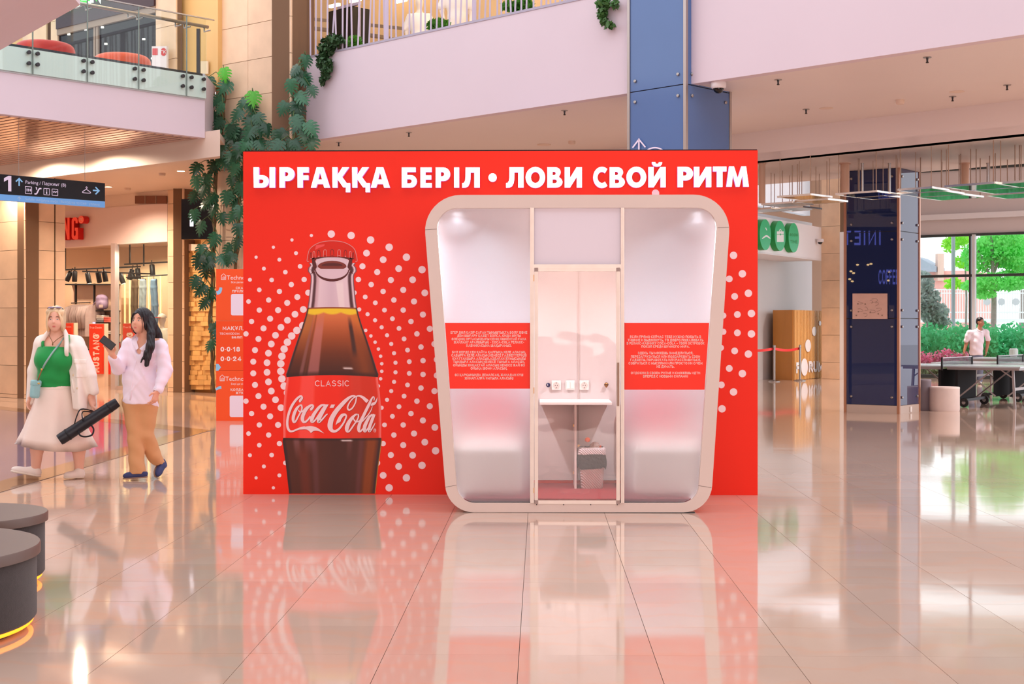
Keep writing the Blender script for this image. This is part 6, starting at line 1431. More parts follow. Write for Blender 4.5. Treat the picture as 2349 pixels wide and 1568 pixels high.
def tt_table(label):
    t_ = thing('table_tennis_table', label, 'table', (0, 0, 0), 'table tennis tables')
    def put(m, nm, mt, par=None, **kw): return m.build(nm, mt, par or t_, local=True, **kw)
    for s in (-1, 1):
        m = MB(); m.box((s * .69, 0, .748), (1.365, 1.525, .024)); tp = put(m, 'table_top', tabm)
        m = MB(); m.box((s * .69, .0, .7605), (1.36, .012, .001)); 
        for e in (-1, 1): m.box((s * .69, e * .75, .7605), (1.36, .02, .001))
        m.box((s * 1.362, 0, .7605), (.02, 1.52, .001)); put(m, 'white_line', pm('table_line', (246, 246, 246), .4), tp)
        m = MB()
        for e in (-1, 1): m.bar((s * .05, e * .74, .715), (s * 1.34, e * .74, .715), .02, .045)
        m.bar((s * 1.34, -.74, .715), (s * 1.34, .74, .715), .02, .045); put(m, 'apron', legm)
        for e in (-1, 1):
            m = MB(); m.bar((s * 1.2, e * .6, .7), (s * 1.24, e * .62, .0), .04, .04); put(m, 'leg', legm)
            m = MB(); m.bar((s * 1.2, e * .6, .55), (s * .95, e * .6, .72), .02, .02); m.bar((s * .12, e * .62, .1), (s * .85, e * .62, .7), .025, .025); put(m, 'brace', legm)
            m = MB(); m.lathe([(.06, -.02), (.085, -.018), (.085, .018), (.06, .02)], 20, M=Matrix.Translation((s * .32, e * .62, .085)) @ Matrix.Rotation(R(90), 4, 'X')); w_ = put(m, 'wheel', wheelm, auto=40)
            m = MB(); m.lathe([(.035, -.024), (.035, .024)], 12, M=Matrix.Translation((s * .32, e * .62, .085)) @ Matrix.Rotation(R(90), 4, 'X')); put(m, 'hub', legm, w_)
        m = MB(); m.bar((s * 1.22, -.6, .35), (s * 1.22, .6, .35), .03, .05); put(m, 'cross_bar', legm)
        m = MB(); m.box((s * .16, 0, .39), (.05, 1.1, .6)); put(m, 'storage_panel', clothm, bevel=.01)
        m = MB(); m.box((s * .32, 0, .13), (.06, 1.3, .05)); put(m, 'carriage', pm('carriage_black', (40, 40, 44), .5))
    m = MB(); v = [(0, -.88, .765), (0, .88, .765), (0, .88, .905), (0, -.88, .905)]; m.add(v, [(0, 1, 2, 3)]); o = put(m, 'net', netm)
    uv = o.data.uv_layers.new(); [setattr(uv.data[i], 'uv', ((0, 0), (1.76, 0), (1.76, .14), (0, .14))[i]) for i in range(4)]
    m = MB(); m.bar((0, -.88, .908), (0, .88, .908), .012, .014); put(m, 'net_tape', pm('net_tape', (206, 206, 210), .6))
    for e in (-1, 1): m = MB(); m.box((0, e * .89, .80), (.03, .03, .24)); put(m, 'net_post', wheelm)
    return t_
def put_table(o, px, D, rz):
    p = at(px, 753, D); o.location = (p.x, p.y, 0); o.rotation_euler.z = rz
T1 = tt_table('nearest table tennis table with net and black storage panels, behind the cream stool')
put_table(T1, 2196, 26.9, R(-34))
T2 = dup(T1, label='second table tennis table, behind and beyond the nearest one'); put_table(T2, 2318, 28.8, R(-34))
T3 = dup(T1, label='farthest table tennis table near the window front'); put_table(T3, 2378, 33.0, R(-34))
# outside: lawn, hedge, flowers, fence, trees, building
q = MB(); q.prism([pl(1500, 44.5), pl(3000, 41.5), (90, 42), (120, 140), (-40, 140)], -.15, -.05); struct(q.build('ground_outside', pm('paving_outside', (222, 220, 214), .9)))
def leafcloud(name, spheres, n, size, mat, parent=None, seed=1, **kw):
    r_ = np.random.default_rng(seed); vs, fs = [], []
    w = np.array([s[3] * s[4] * s[5] for s in spheres]) ** .66; w /= w.sum()
    for k in range(n):
        s = spheres[r_.choice(len(spheres), p=w)]; d = r_.normal(size=3); d /= np.linalg.norm(d); rad = r_.random() ** .33
        c = np.array(s[:3]) + d * rad * np.array(s[3:6]); a = r_.normal(size=3); a /= np.linalg.norm(a); b = np.cross(a, r_.normal(size=3)); b /= np.linalg.norm(b); sz = size * r_.uniform(.6, 1.3)
        i = len(vs); vs += [tuple(c - a * sz), tuple(c + b * sz * .55), tuple(c + a * sz), tuple(c - b * sz * .55)]; fs.append((i, i + 1, i + 2, i + 3))
    m = MB(); m.add(vs, fs); o = m.build(name, mat, parent); o['kind'] = 'stuff'; return o
def leafmat(name, c, tr=.35, rnd=.12):
    m = pm(name, c, .55, noise=.28, nscale=1.3, rnd=rnd, spec=.3); nt = m.node_tree; b = nt.nodes['Principled BSDF']; t = nt.nodes.new('ShaderNodeBsdfTranslucent'); t.inputs[0].default_value = lin(c); x = nt.nodes.new('ShaderNodeMixShader'); x.inputs[0].default_value = tr
    nt.links.new(b.outputs[0], x.inputs[1]); nt.links.new(t.outputs[0], x.inputs[2]); nt.links.new(x.outputs[0], nt.nodes['Material Output'].inputs['Surface']); return m
lf_h, lf_t, lf_g, lf_b = leafmat('hedge_leaf', (96, 208, 146)), leafmat('maple_leaf', (128, 226, 120), .5), leafmat('grey_leaf', (176, 190, 186)), leafmat('bright_leaf', (150, 226, 60), .5)
bark = pm('bark', (150, 138, 134), .9, noise=.15, nscale=10)
hs_ = []
for i in range(26):
    px = 2060 + i * 16; D = 48 + (i % 3) * .8; p = at(px, 753, D); hs_.append((p.x, p.y, .75, .6, .7, .85 + .12 * math.sin(i * 1.7)))
hg = tag(leafcloud('hedge', hs_, 15000, .085, lf_h, seed=2), 'long clipped green hedge outside the windows', 'hedge')
fls = []
for i in range(14):
    p = at(2080 + i * 11, 753, 46.3); fls.append((p.x, p.y, .42 + .08 * math.sin(i), .3, .3, .3))
fb_ = tag(leafcloud('flower_bed', fls, 1500, .06, pm('pink_petal', (250, 140, 180), .6, noise=.3, nscale=3), seed=3), 'low bed of pink flowers before the hedge', 'flowers')
grs = [(at(2080 + i * 12, 753, 46).x, at(2080 + i * 12, 753, 46).y, .1, .4, .3, .22) for i in range(26)]
tag(leafcloud('undergrowth', grs, 1800, .09, leafmat('dry_grass', (150, 160, 120)), seed=4), 'pale grass at the foot of the flower bed', 'grass')
def tree(name, label, px, D, base_z, top, crown, n, size, mat, tw, seed, limbs=()):
    p = at(px, 753, D); t_ = thing(name, label, 'tree', (p.x, p.y, base_z), 'trees outside the windows')
    m = MB(); m.tube([(p.x, p.y, base_z), (p.x + .05, p.y, base_z + (top - base_z) * .5), (p.x - .05, p.y, top)], [tw, tw * .8, tw * .45], 10)
    for a, b in limbs: m.tube([at(*a, D), at((a[0] + b[0]) / 2, (a[1] + b[1]) / 2 - 4, D), at(*b, D)], [tw * .5, tw * .4, tw * .2], 7)
    m.build('trunk', bark, t_, smooth=True)
    leafcloud('crown', [(at(x, y, D + dz).x, at(x, y, D + dz).y, at(x, y, D + dz).z, r / F * D, .8, r2 / F * D) for x, y, dz, r, r2 in crown], n, size, mat, t_, seed)
    return t_
tree('maple_tree', 'young maple with light green leaves outside, in front of the white fence', 2277, 54, 0, zat(540, 54), [(2300, 560, 0, 60, 45), (2245, 590, .5, 40, 40), (2340, 600, 0, 50, 50), (2285, 645, -.4, 60, 22), (2240, 655, .3, 34, 14), (2320, 650, 0, 34, 16), (2260, 676, 0, 24, 9)], 6500, .085, lf_t, .12, 5, [((2276, 634), (2310, 560)), ((2274, 640), (2235, 560)), ((2277, 650), (2310, 625))])
tree('broad_tree', 'larger leafy tree standing farther off behind the maple', 2345, 66, 0, zat(520, 66), [(2330, 560, 0, 80, 60), (2380, 600, 0, 60, 60), (2290, 545, 1, 40, 30)], 4500, .12, lf_b, .2, 6)
tree('side_tree', 'thin leafy branches of a tree beside the grey pole', 2214, 57, 0, zat(530, 57), [(2200, 545, 0, 24, 28), (2205, 600, 0, 18, 14), (2185, 650, .4, 16, 14), (2215, 655, .3, 14, 10), (2180, 560, 0, 16, 20)], 900, .1, lf_b, .05, 7)
tree('grey_conifer', 'grey green bushy conifer beside the navy column outside', 2128, 50, 0, zat(650, 50), [(2120, 690, 0, 34, 36), (2140, 715, 0, 34, 26), (2110, 650, 0, 30, 30), (2150, 735, 0, 28, 18)], 3200, .09, lf_g, .12, 8)
m = MB(); p = at(2186.5, 745, 56); m.tube([(p.x, p.y, -.05), (p.x, p.y, 8)], .075, 12); tag(m.build('lamp_post', pm('grey_pole', (150, 156, 166), .5)), 'grey lamp post rising outside the window front', 'lamp post')
fv = vplane(2080, 62, 2420, 60)
fc = thing('white_fence', 'ornate white metal fence outside beyond the trees', 'fence', fv(2230, 735)); wf_m = pm('fence_white', (238, 238, 242), .5)
for y in (664, 672, 716, 735):
    m = MB(); m.bar(fv(2080, y), fv(2420, y), .05, .05 if y < 730 else .16); m.build('rail', wf_m, fc)
m = MB()
for i in range(56):
    x = 2082 + i * 6; m.bar(fv(x, 665), fv(x, 735), .03, .03)
m.build('baluster', wf_m, fc)['kind'] = 'stuff'
for x in (2130, 2232, 2264, 2297, 2330):
    m = MB(); m.lathe([(.1, -.02), (.15, -.02), (.15, .02), (.1, .02)], 16, M=Matrix.Translation(fv(x, 692, .04)) @ Matrix.Rotation(R(90), 4, 'X')); m.build('rosette', pm('fence_grey', (196, 196, 202), .5), fc)
bv = vplane(2060, 84, 2420, 80)
bd_ = thing('brick_building', 'pinkish brick building with gabled roof far beyond the fence', 'building', bv(2200, 790))
m = MB(); m.wall(bv.xy(2060), bv.xy(2235), -.1, zat(620, 82), 6); m.build('wall', pm('pale_brick', (236, 176, 168), .9, noise=.06, nscale=3), bd_)
m = MB(); m.flat([[(2090, 590), (2112, 590), (2152, 612), (2152, 624), (2080, 624)]], lambda u, v, d: bv(u, v, 1 - 3 * (1 - d)), 1); m.build('roof', pm('slate_roof', (160, 166, 180), .7), bd_)
m = MB(); a = bv(2152, 602, .2); b = bv(2163, 640, .2); m.box(((a[0] + b[0]) / 2, a[1], (a[2] + b[2]) / 2 + .2), (.36, .5, a[2] - b[2] + .6)); m.build('chimney', pm('chimney_brick', (226, 190, 176), .9), bd_)
bl_ = at(2325, 818, 43.6); m = MB(); m.lathe([(.1, .0), (.1, .62), (.13, .63), (.13, .8), (.1, .84)], 16, (bl_.x, bl_.y, .0)); tag(m.build('bollard_lamp', pm('bollard_white', (236, 236, 238), .4)), 'short white bollard lamp outside before the hedge', 'lamp')

# ---- plates, rods and tubes hanging from the dropped ceiling
plate_m = pm('mirror_plate', (150, 160, 156), .05, 1, noise=.03, nscale=2); rim_m = pm('plate_rim', (228, 222, 214), .2, .9); rod_m = pm('tan_rod', (176, 150, 132), .4, .4)
hp = None
for k, (px, py, s) in enumerate(((1846, 452, 1), (1806, 469, 1), (1828, 479, 1), (1884, 462, 1), (1760, 482, 1), (1990, 446, 1.15), (2014, 452, .8), (2135, 444, 1.2), (2118, 436, .9), (2180, 452, 1.2), (2252, 428, 1.25), (2310, 436, 1.2), (2338, 448, 1.2), (2370, 421, 1.2))):
    D = 2.1 * F / (753 - py); p = at(px, py, D); lab = ('mirror plate with wooden reflection hung near the red wall, highest of that cluster', 'mirror plate near the red wall, in the middle of its cluster', 'lowest mirror plate of the cluster near the red wall', 'mirror plate between the red wall cluster and the navy column', 'mirror plate half hidden by the red wall edge', 'large mirror plate hanging before the navy column', 'small mirror plate hanging low before the navy column', 'large mirror plate just past the navy column', 'smaller mirror plate overlapping the navy column side', 'large mirror plate hanging low before the wall over the window', 'green reflecting mirror plate high before the window wall', 'green reflecting mirror plate under the highest ones by the window', 'lowest green reflecting plate near the picture edge', 'highest mirror plate cut by the picture edge')[k]
    if hp is None:
        hp = thing('hanging_plate', lab, 'hanging plate', (p.x, p.y, 3.55), 'mirror plates hung from the ceiling'); m = MB(); m.box((0, 0, .0), (.62, .62, .016)); m.build('plate', plate_m, hp, local=True)
        for a, b in (((-1, -1), (1, -1)), ((1, -1), (1, 1)), ((1, 1), (-1, 1)), ((-1, 1), (-1, -1))): m = MB(); m.bar((a[0] * .31, a[1] * .31, .004), (b[0] * .31, b[1] * .31, .004), .016, .03); m.build('rim', rim_m, hp, local=True)
        for a in (-1, 1):
            for b in (-1, 1): m = MB(); m.tube([(a * .28, b * .28, 0), (a * .28, b * .28, .62)], .007, 6); m.build('rod', rod_m, hp, local=True)
        hp.rotation_euler.z = R(-43); o = hp
    else: o = dup(hp, (p.x, p.y, 3.55), R(-43 + random.uniform(-2, 2)), lab)
    o.scale = (s, s, 1)
for px, y0, r, c in ((1748, 466, .055, 0), (1938, 441, .075, 0), (2213, 426, .075, 0), (1978, 441, .02, 1), (2040, 445, .022, 1), (2266, 425, .022, 1)):
    D = 23.4; p = at(px, y0, D); m = MB(); m.tube([(p.x, p.y, p.z), (p.x, p.y, 4.185)], r, 16)
    m.lathe([(r * 1.25, 0), (r * 1.25, .02)], 16, (p.x, p.y, 4.15)); n_ = int(px)
    tag(m.build('hanging_tube', [pm('tan_tube', (206, 168, 144), .45), steel][c], auto=40), {1748: 'thick tan tube hanging beside the red wall', 1938: 'thick tan tube hanging before the stone pier edge and navy column', 2213: 'thick tan tube hanging before the wall over the window', 1978: 'slim steel tube hanging before the navy column', 2040: 'slim steel tube hanging at the copper corner of the navy column', 2266: 'slim steel tube hanging among the mirror plates by the window'}[px], 'tube', 'hanging tubes')
# ---- small ceiling fittings
spr = None
for ks, (px, py) in enumerate(((777, 330), (938, 308), (1295, 258), (1785, 188), (2127, 137), (1849, 255), (2310, 200), (2185, 226))):
    D = (Z1 - .03 - EYE) * F / (753 - py); p = at(px, py, D)
    if spr is None:
        spr = thing('sprinkler', 'small steel sprinkler head under the soffit, first counted from the stone pier', 'sprinkler', (p.x, p.y, Z1), 'sprinklers under the soffit'); m = MB(); m.lathe([(.05, -.008), (.05, 0)], 14); m.build('rosette', steel, spr, local=True)
        m = MB(); m.lathe([(.012, -.07), (.02, -.065), (.01, -.05), (.016, -.0)], 10); m.build('nozzle', dark_steel, spr, local=True)
    else: dup(spr, (p.x, p.y, Z1), None, f'small steel sprinkler head under the soffit, {ORD[ks]} counted from the stone pier' if ks < 3 else ('sprinkler beyond the blue column, close to the bulkhead', 'sprinkler under the bulkhead edge far along the soffit', 'sprinkler beside the flat ceiling disc by the blue column', 'sprinkler at the far picture edge of the soffit', 'sprinkler next to the smoke detector of the soffit')[ks - 3])
for px, py, r, h, nm, lab in ((2065, 229, .06, .06, 'smoke_detector', 'round smoke detector under the soffit above the passage'), (1312, 324, .06, .05, 'smoke_detector', 'round smoke detector under the soffit behind the red wall'), (1895, 248, .1, .008, 'ceiling_speaker', 'flat round ceiling disc near the steel blue column'), (2195, 210, .1, .008, 'ceiling_speaker', 'flat round ceiling disc far from the column'), (1248, 331, .12, .02, 'ceiling_speaker', 'flat round ceiling disc just above the red wall')):
    D = (Z1 - EYE) * F / (753 - py); p = at(px, py, D); m = MB(); m.lathe([(r * .85, -h), (r, -h * .7), (r, 0)], 20, (p.x, p.y, Z1)); tag(m.build(nm, pm('fitting_cream', (222, 200, 184), .45), auto=40), lab, nm.replace('_', ' '))
for px, py, nm in ((372, 397, 'smoke_detector'), (293, 431, 'smoke_detector')):
    D = (4.62 - EYE) * F / (753 - py); p = at(px, py, D); m = MB(); m.lathe([(.06, -.05), (.07, -.03), (.07, 0)], 16, (p.x, p.y, 4.62)); tag(m.build(nm, pm('fitting_cream', (222, 200, 184), .45), auto=40), 'round smoke detector on the cream passage ceiling ' + ('near the climbing plants' if px == 372 else 'above the hanging sign'), 'smoke detector', 'smoke detectors of the passage')
dlp = []
for px, py in ((415, 391), (249, 427.5), (120, 420), (30, 400)):
    D = (4.62 - EYE) * F / (753 - py); p = at(px, py, D); dlp.append((p.x, p.y))
    t_ = thing('downlight', 'warm recessed downlight in the cream passage ceiling, ' + {415: 'nearest the climbing plants', 249: 'just beyond the hanging sign', 120: 'above the hanging sign', 30: 'farthest from the plants'}[px], 'downlight', (p.x, p.y, 4.62), 'downlights of the passage')
    m = MB(); m.lathe([(.085, -.012), (.1, -.008), (.1, 0)], 18); m.build('ring', peach_w, t_, local=True, auto=30); m = MB(); m.lathe([(.075, -.016), (.075, -.012)], 16); m.build('lens', warm_e, t_, local=True)
    lamp('downlight_lamp', 'SPOT', (p.x, p.y, 4.57), 480, (1, .78, .58), .08, (0, 0, 0), R(150), .6)

# ================================================================== FOREGROUND SEATS AND CLIMBING PLANTS
feltd = pm('charcoal_felt', (56, 49, 50), .9, noise=.14, nscale=40, bump=.0015, bscale=300, sheen=.2); felt = pm('grey_seat_fabric', (90, 81, 86), .9, noise=.08, nscale=60, sheen=.3); band = pm('grey_brown_band', (104, 84, 76), .45)
led = emis('amber_led', (255, 140, 24), 3.2)
for c, r, h, lab in (((-3.04, 6.76), .76, .41, 'large round charcoal felt seat with amber light at its foot, nearest to the camera'), ((-3.16, 8.08), .5, .40, 'smaller round charcoal felt seat glowing at its foot, behind the large one')):
    x = c[0] * CA - c[1] * SA; y = c[0] * SA + c[1] * CA; t_ = thing('felt_ottoman', lab, 'ottoman', (x, y, 0), 'round lit seats')
    m = MB(); m.lathe([(r - .03, .045), (r - .018, .06), (r - .018, h - .05)], 72); m.build('side', feltd, t_, local=True, auto=40)
    m = MB(); m.lathe([(r - .02, h - .055), (r, h - .05), (r, h - .006), (r - .004, h), (r - .02, h)], 72); m.build('rim', band, t_, local=True, auto=40)
    m = MB(); m.lathe([(r - .021, h - .03), (r - .022, h - .002), (.01, h + .001)], 72); m.build('cushion', felt, t_, local=True, auto=40)
    m = MB(); m.lathe([(r - .09, .0), (r - .09, .05)], 64); m.build('base', black, t_, local=True)
    m = MB(); rr_ = r - .045
    m.tube([(rr_ * math.cos(a), rr_ * math.sin(a), .035) for a in np.linspace(0, 2 * math.pi, 65)], .012, 6); m.build('light_strip', led, t_, local=True, smooth=True)
# monstera
mleaf = pm('monstera_leaf', (46, 92, 64), .27, noise=.22, nscale=5, rnd=.45, spec=.5); mleaf2 = pm('monstera_young_leaf', (76, 168, 40), .35, noise=.15, nscale=6, rnd=.1, spec=.5); stemm = pm('monstera_stem', (112, 92, 62), .8, noise=.2, nscale=12)
def monstera_mesh(seed):
    r_ = random.Random(seed); m = MB()
    hw = lambda t: .56 * math.sin(math.pi * min(1, (t * .93 + .07)) ** .78) ** .8                                   # half width along the rib
    z = lambda x, t: -.16 * abs(x) ** 1.3 - .22 * t * t
    for s in (-1, 1):
        T = [(.0, .12)] ; n = 6; t = -.06; lob = []
        for k in range(n):
            w = (.18, .18, .17, .16, .15, .15)[k]; lob.append((t, t + w * .9)); t += w + .006
        inner = []
        for k in range(0, 9):
            tt = k / 8; inner.append((s * hw(tt) * .38, tt))
        vs = [(0, q[1], z(0, q[1]) + .0) for q in inner] + [(q[0], q[1], z(q[0], q[1])) for q in inner]
        m.add(vs, [(k, k + 1, 10 + k, 9 + k) for k in range(8)])
        for a, b in lob:
            c = (a + b) / 2; ti = min(max(c, .02), .97); w0 = hw(ti) * .36; w1 = hw(min(.97, max(.03, c + .05))) * r_.uniform(.94, 1.04); dn = .05 + .16 * c
            P = [(w0, a), (w0, b), (w0 + (w1 - w0) * .55, a + dn * .4), (w0 + (w1 - w0) * .55, b + dn * .42), (w1 * .92, a + dn + .02), (w1, b + dn * .7)]
            vs = [(s * x, y, z(x, y)) for x, y in P]; m.add(vs, [(0, 1, 3, 2), (2, 3, 5, 4)])
    tip = .96; m.add([(-.06, tip - .06, z(.06, tip)), (.06, tip - .06, z(.06, tip)), (0, 1.1, z(0, 1.1))], [(0, 1, 2)])
    return m
LMESH = []
for k in range(4):
    o = monstera_mesh(k).build('leaf', mleaf if k < 3 else mleaf2, local=True); LMESH.append(o.data); bpy.data.objects.remove(o)
def vine(label, stem, leaves, young, D_of, seed, extra=0, spread=40, ylim=(150, 800)):
    r_ = random.Random(seed); base = at(stem[-1][0], stem[-1][1], D_of(stem[-1][0]))
    t_ = thing('climbing_monstera', label, 'plant', (base.x, base.y, 0), 'climbing plants on the stone pier')
    m = MB(); SP = smooth_line(stem, 5); m.tube([at(p[0], p[1], D_of(p[0]) - .12) for p in SP], .028, 7)
    m.tube([at(p[0] + 5 * math.sin(i), p[1], D_of(p[0]) - .1) for i, p in enumerate(SP)], .012, 5); m.tube([at(p[0] - 6 * math.cos(i * .7), p[1], D_of(p[0]) - .06) for i, p in enumerate(SP)], .01, 5)
    L_ = list(leaves)
    for k in range(extra):
        p = SP[r_.randrange(len(SP))]; L_.append((p[0] + r_.gauss(0, spread * .6), p[1] + r_.uniform(-14, 22)))
    pet = MB(); s_ = np.array([p[:2] for p in SP])
    for k, lf in enumerate(L_):
        px, py = lf[0], lf[1]
        if not ylim[0] < py < ylim[1]: continue
        near = s_[np.argmin(((s_ - (px, py - 14)) ** 2).sum(1))]; D0 = D_of(px); D = D0 - r_.uniform(.2, .55)
        q = at(px, py, D); st = at(near[0], near[1], D_of(near[0]) - .12); side = 1 if px > near[0] else -1
        sz = (.265 if k < len(leaves) else .235) * r_.uniform(.85, 1.12)
        o = bpy.data.objects.new('leaf', LMESH[3] if lf in young else LMESH[r_.randrange(3)]); COL.objects.link(o); o.parent = t_
        if lf in young: o['label'] = 'fresh bright green leaf'
        down = Vector((side * r_.uniform(-.1, 1.1), r_.uniform(-.4, .0), -1)).normalized() if lf not in young else Vector((.1, -.3, -1)).normalized()
        nrm = Vector((side * r_.uniform(-.35, .6), -1, r_.uniform(.1, .7))); nrm = (nrm - down * nrm.dot(down)).normalized(); xx = down.cross(nrm)
        o.matrix_local = Matrix(((xx.x * sz, down.x * sz, nrm.x * sz, 0), (xx.y * sz, down.y * sz, nrm.y * sz, 0), (xx.z * sz, down.z * sz, nrm.z * sz, 0), (0, 0, 0, 1)))
        lo = q - Vector((base.x, base.y, 0)) - down * sz * .5; o.location = lo
        a = q - down * sz * .5; mid = (a + st) / 2 + Vector((0, -.06, .1)); pet.tube([st, mid, a], [.009, .008, .006], 5, caps=False)
    m.build('stem', stemm, t_, smooth=True); pet.build('petiole', pm('petiole_green', (84, 104, 58), .6), t_, smooth=True)['kind'] = 'stuff'
    return t_
pierD = lambda px: 25.25 + (24.0 - 25.25) * (px - 495) / 173
Z4 = lambda L: [(400 + x * .3827, 100 + y * .3827) for x, y in L]
y1 = Z4([(298, 185), (475, 330)])
vine('tallest climbing monstera, trailing down the outer edge of the stone pier', [(515, 172), (512, 230), (508, 300), (498, 370), (494, 450), (492, 530), (488, 620), (484, 720), (486, 800), (490, 900)],
     [y1[0]] + Z4([(298, 262), (205, 240), (160, 300), (130, 355), (138, 412), (252, 345), (228, 455), (262, 480), (172, 525), (140, 600), (210, 585), (198, 665), (130, 755), (228, 745), (185, 830), (300, 712), (112, 920), (168, 890), (220, 930), (115, 1035), (150, 1105), (232, 1180), (160, 1240), (142, 1310), (190, 1370), (205, 1290), (122, 1430), (150, 1475), (212, 1510), (172, 1560), (345, 520), (350, 575), (285, 1050), (300, 600), (340, 690), (180, 960), (130, 840), (225, 1000), (260, 620), (245, 540), (200, 1320)]),
     [y1[0]], lambda px: min(25.3, pierD(px)) - .05, 11, 12, 30, (150, 800))
vine('middle climbing monstera on the stone pier, reaching just above the red wall', [(580, 225), (576, 290), (566, 350), (552, 430), (546, 520), (540, 610), (536, 700)],
     [y1[1]] + Z4([(400, 365), (470, 395), (370, 430), (510, 455), (450, 480), (520, 520), (395, 560), (480, 590), (560, 520), (330, 520), (620, 560), (520, 610), (420, 610), (370, 690), (350, 760), (345, 830), (335, 910), (390, 780), (400, 880), (360, 960), (345, 1040), (390, 1120), (370, 1200), (335, 1290), (395, 1010), (310, 930), (320, 1240), (600, 620), (440, 540), (385, 640)]),
     [y1[1]], lambda px: pierD(px) - .05, 12, 7, 34, (200, 612))
vine('smallest climbing monstera, in the corner between stone pier and white bulkhead', [(700, 140), (686, 200), (680, 260), (682, 310), (672, 360)],
     Z4([(790, 110), (715, 160), (780, 215), (695, 260), (770, 325), (745, 365), (645, 390), (750, 410), (730, 495), (825, 510), (740, 470), (735, 610), (820, 600), (640, 555), (610, 620), (780, 560), (690, 620)]),
     [], lambda px: 24.0 - .05, 13, 4, 24, (120, 360))
def trailing(name, label, cat, blobs, n, size, mat, D_of, seed):
    sp_ = []
    for px, py, rx, ry in blobs: D = D_of(px); p = at(px, py, D); sp_.append((p.x, p.y, p.z, rx / F * D, .12, ry / F * D))
    return tag(leafcloud(name, sp_, n, size, mat, seed=seed), label, cat)
ivy = pm('ivy_leaf', (50, 82, 48), .45, noise=.35, nscale=9, spec=.4)
trailing('hanging_ivy', 'dark ivy spilling over the white bulkhead beside the small monstera', 'ivy', [(768, 92, 22, 14), (750, 110, 20, 22), (742, 140, 16, 22), (748, 165, 10, 18), (740, 185, 5, 9), (757, 150, 7, 16)], 900, .05, ivy, lambda px: DR(px) - .12, 21)
trailing('hanging_ivy', 'thin ivy strand hanging down near the steel blue column', 'ivy', [(1385, 8, 20, 12), (1382, 30, 12, 14), (1386, 48, 8, 10), (1398, 58, 12, 6), (1410, 10, 8, 8)], 300, .045, pm('ivy_leaf_green', (66, 108, 52), .45, noise=.3, nscale=9), lambda px: DR(px) - .12, 22)
fern = leafmat('fern_green', (86, 150, 54), .3)
for px, py, rx, ry, lab in ((812, 96, 16, 10, 'small green fern in the upper gallery beside the black cabinet'), (1006, 58, 26, 13, 'bushy fern before the upper shop mannequins'), (1190, 14, 38, 14, 'wide fern clump behind the railing near the column')):
    trailing('fern', lab, 'plant', [(px, py, rx, ry)], 420, .06, fern, lambda q: DR(q) + .45, 30 + int(px) % 7)

# ================================================================== PEOPLE
skin1 = pm('fair_skin', (238, 184, 160), .5, noise=.03, nscale=12, spec=.35); skin2 = pm('warm_skin', (232, 174, 146), .5, noise=.03, nscale=12, spec=.35); skin3 = pm('tan_skin', (172, 116, 88), .5, noise=.03, nscale=12)
V3 = lambda *a: np.array(a, float)
class Person:
    def __init__(s, px0, D0, label):
        u = (px0 - 1174.5) / F; s.th = math.atan(u); g = at(px0, 753, D0); s.D0 = D0
        s.rz = YAW - s.th; s.o = thing('person', label, 'person', (g.x, g.y, 0), rz=s.rz); s.M = (Matrix.Translation((g.x, g.y, 0)) @ Matrix.Rotation(s.rz, 4, 'Z')).inverted(); s.W = s.M.inverted()
    def q(s, px, py, d=0): return np.array(s.M @ at(px, py, s.D0 + d * math.cos(s.th)))
    def part(s, name, f, mat, h=.008, par=None, wave=None, pts=None, pad=.1):
        lo, hi = np.array(pts[0], float), np.array(pts[1], float); lo[1] -= .22; hi[1] += .22
        m = solid(f, lo, hi, h); return m.build(name, mat, par or s.o, smooth=True, local=True)
def frame(fwd):
    f = V3(*fwd); f /= np.linalg.norm(f); r = np.cross(f, (0, 0, 1)); r /= np.linalg.norm(r); u = np.cross(r, f); return np.stack([r, f, u], 1)   # columns: right, forward, up
def head_sdf(c, fwd, k=1.0):
    B = frame(fwd); T = lambda x, y, z: c + B @ (V3(x, y, z) * k)
    e = lambda p, r: sd_ell(T(*p), V3(*r) * k, B)
    skull = sd_union([e((0, -.012, .03), (.073, .092, .085)), e((0, .022, -.035), (.060, .066, .08)), e((0, .052, -.088), (.026, .024, .022)), e((.034, .05, -.035), (.03, .032, .034)), e((-.034, .05, -.035), (.03, .032, .034))], .03 * k)
    nose = sd_union([sd_cap(T(0, .078, .012), T(0, .101, -.022), .0075 * k, .0105 * k), sd_cap(T(-.010, .086, -.029), T(.010, .086, -.029), .0075 * k)], .008)
    f = sd_union([skull, nose], .008 * k)
    for s in (-1, 1): f = sd_cut(f, sd_ell(T(s * .03, .1, .006), V3(.016, .02, .0095) * k, B), .014 * k)
    f = sd_union([f] + [e((s * .031, .066, .004), (.0135, .0135, .0135)) for s in (-1, 1)], .004)
    f = sd_union([f, e((.074, -.004, -.012), (.01, .018, .028)), e((-.074, -.004, -.012), (.01, .018, .028))], .012)
    f = sd_union([f, e((0, .078, -.062), (.022, .012, .007))], .008)
    return f, T, B
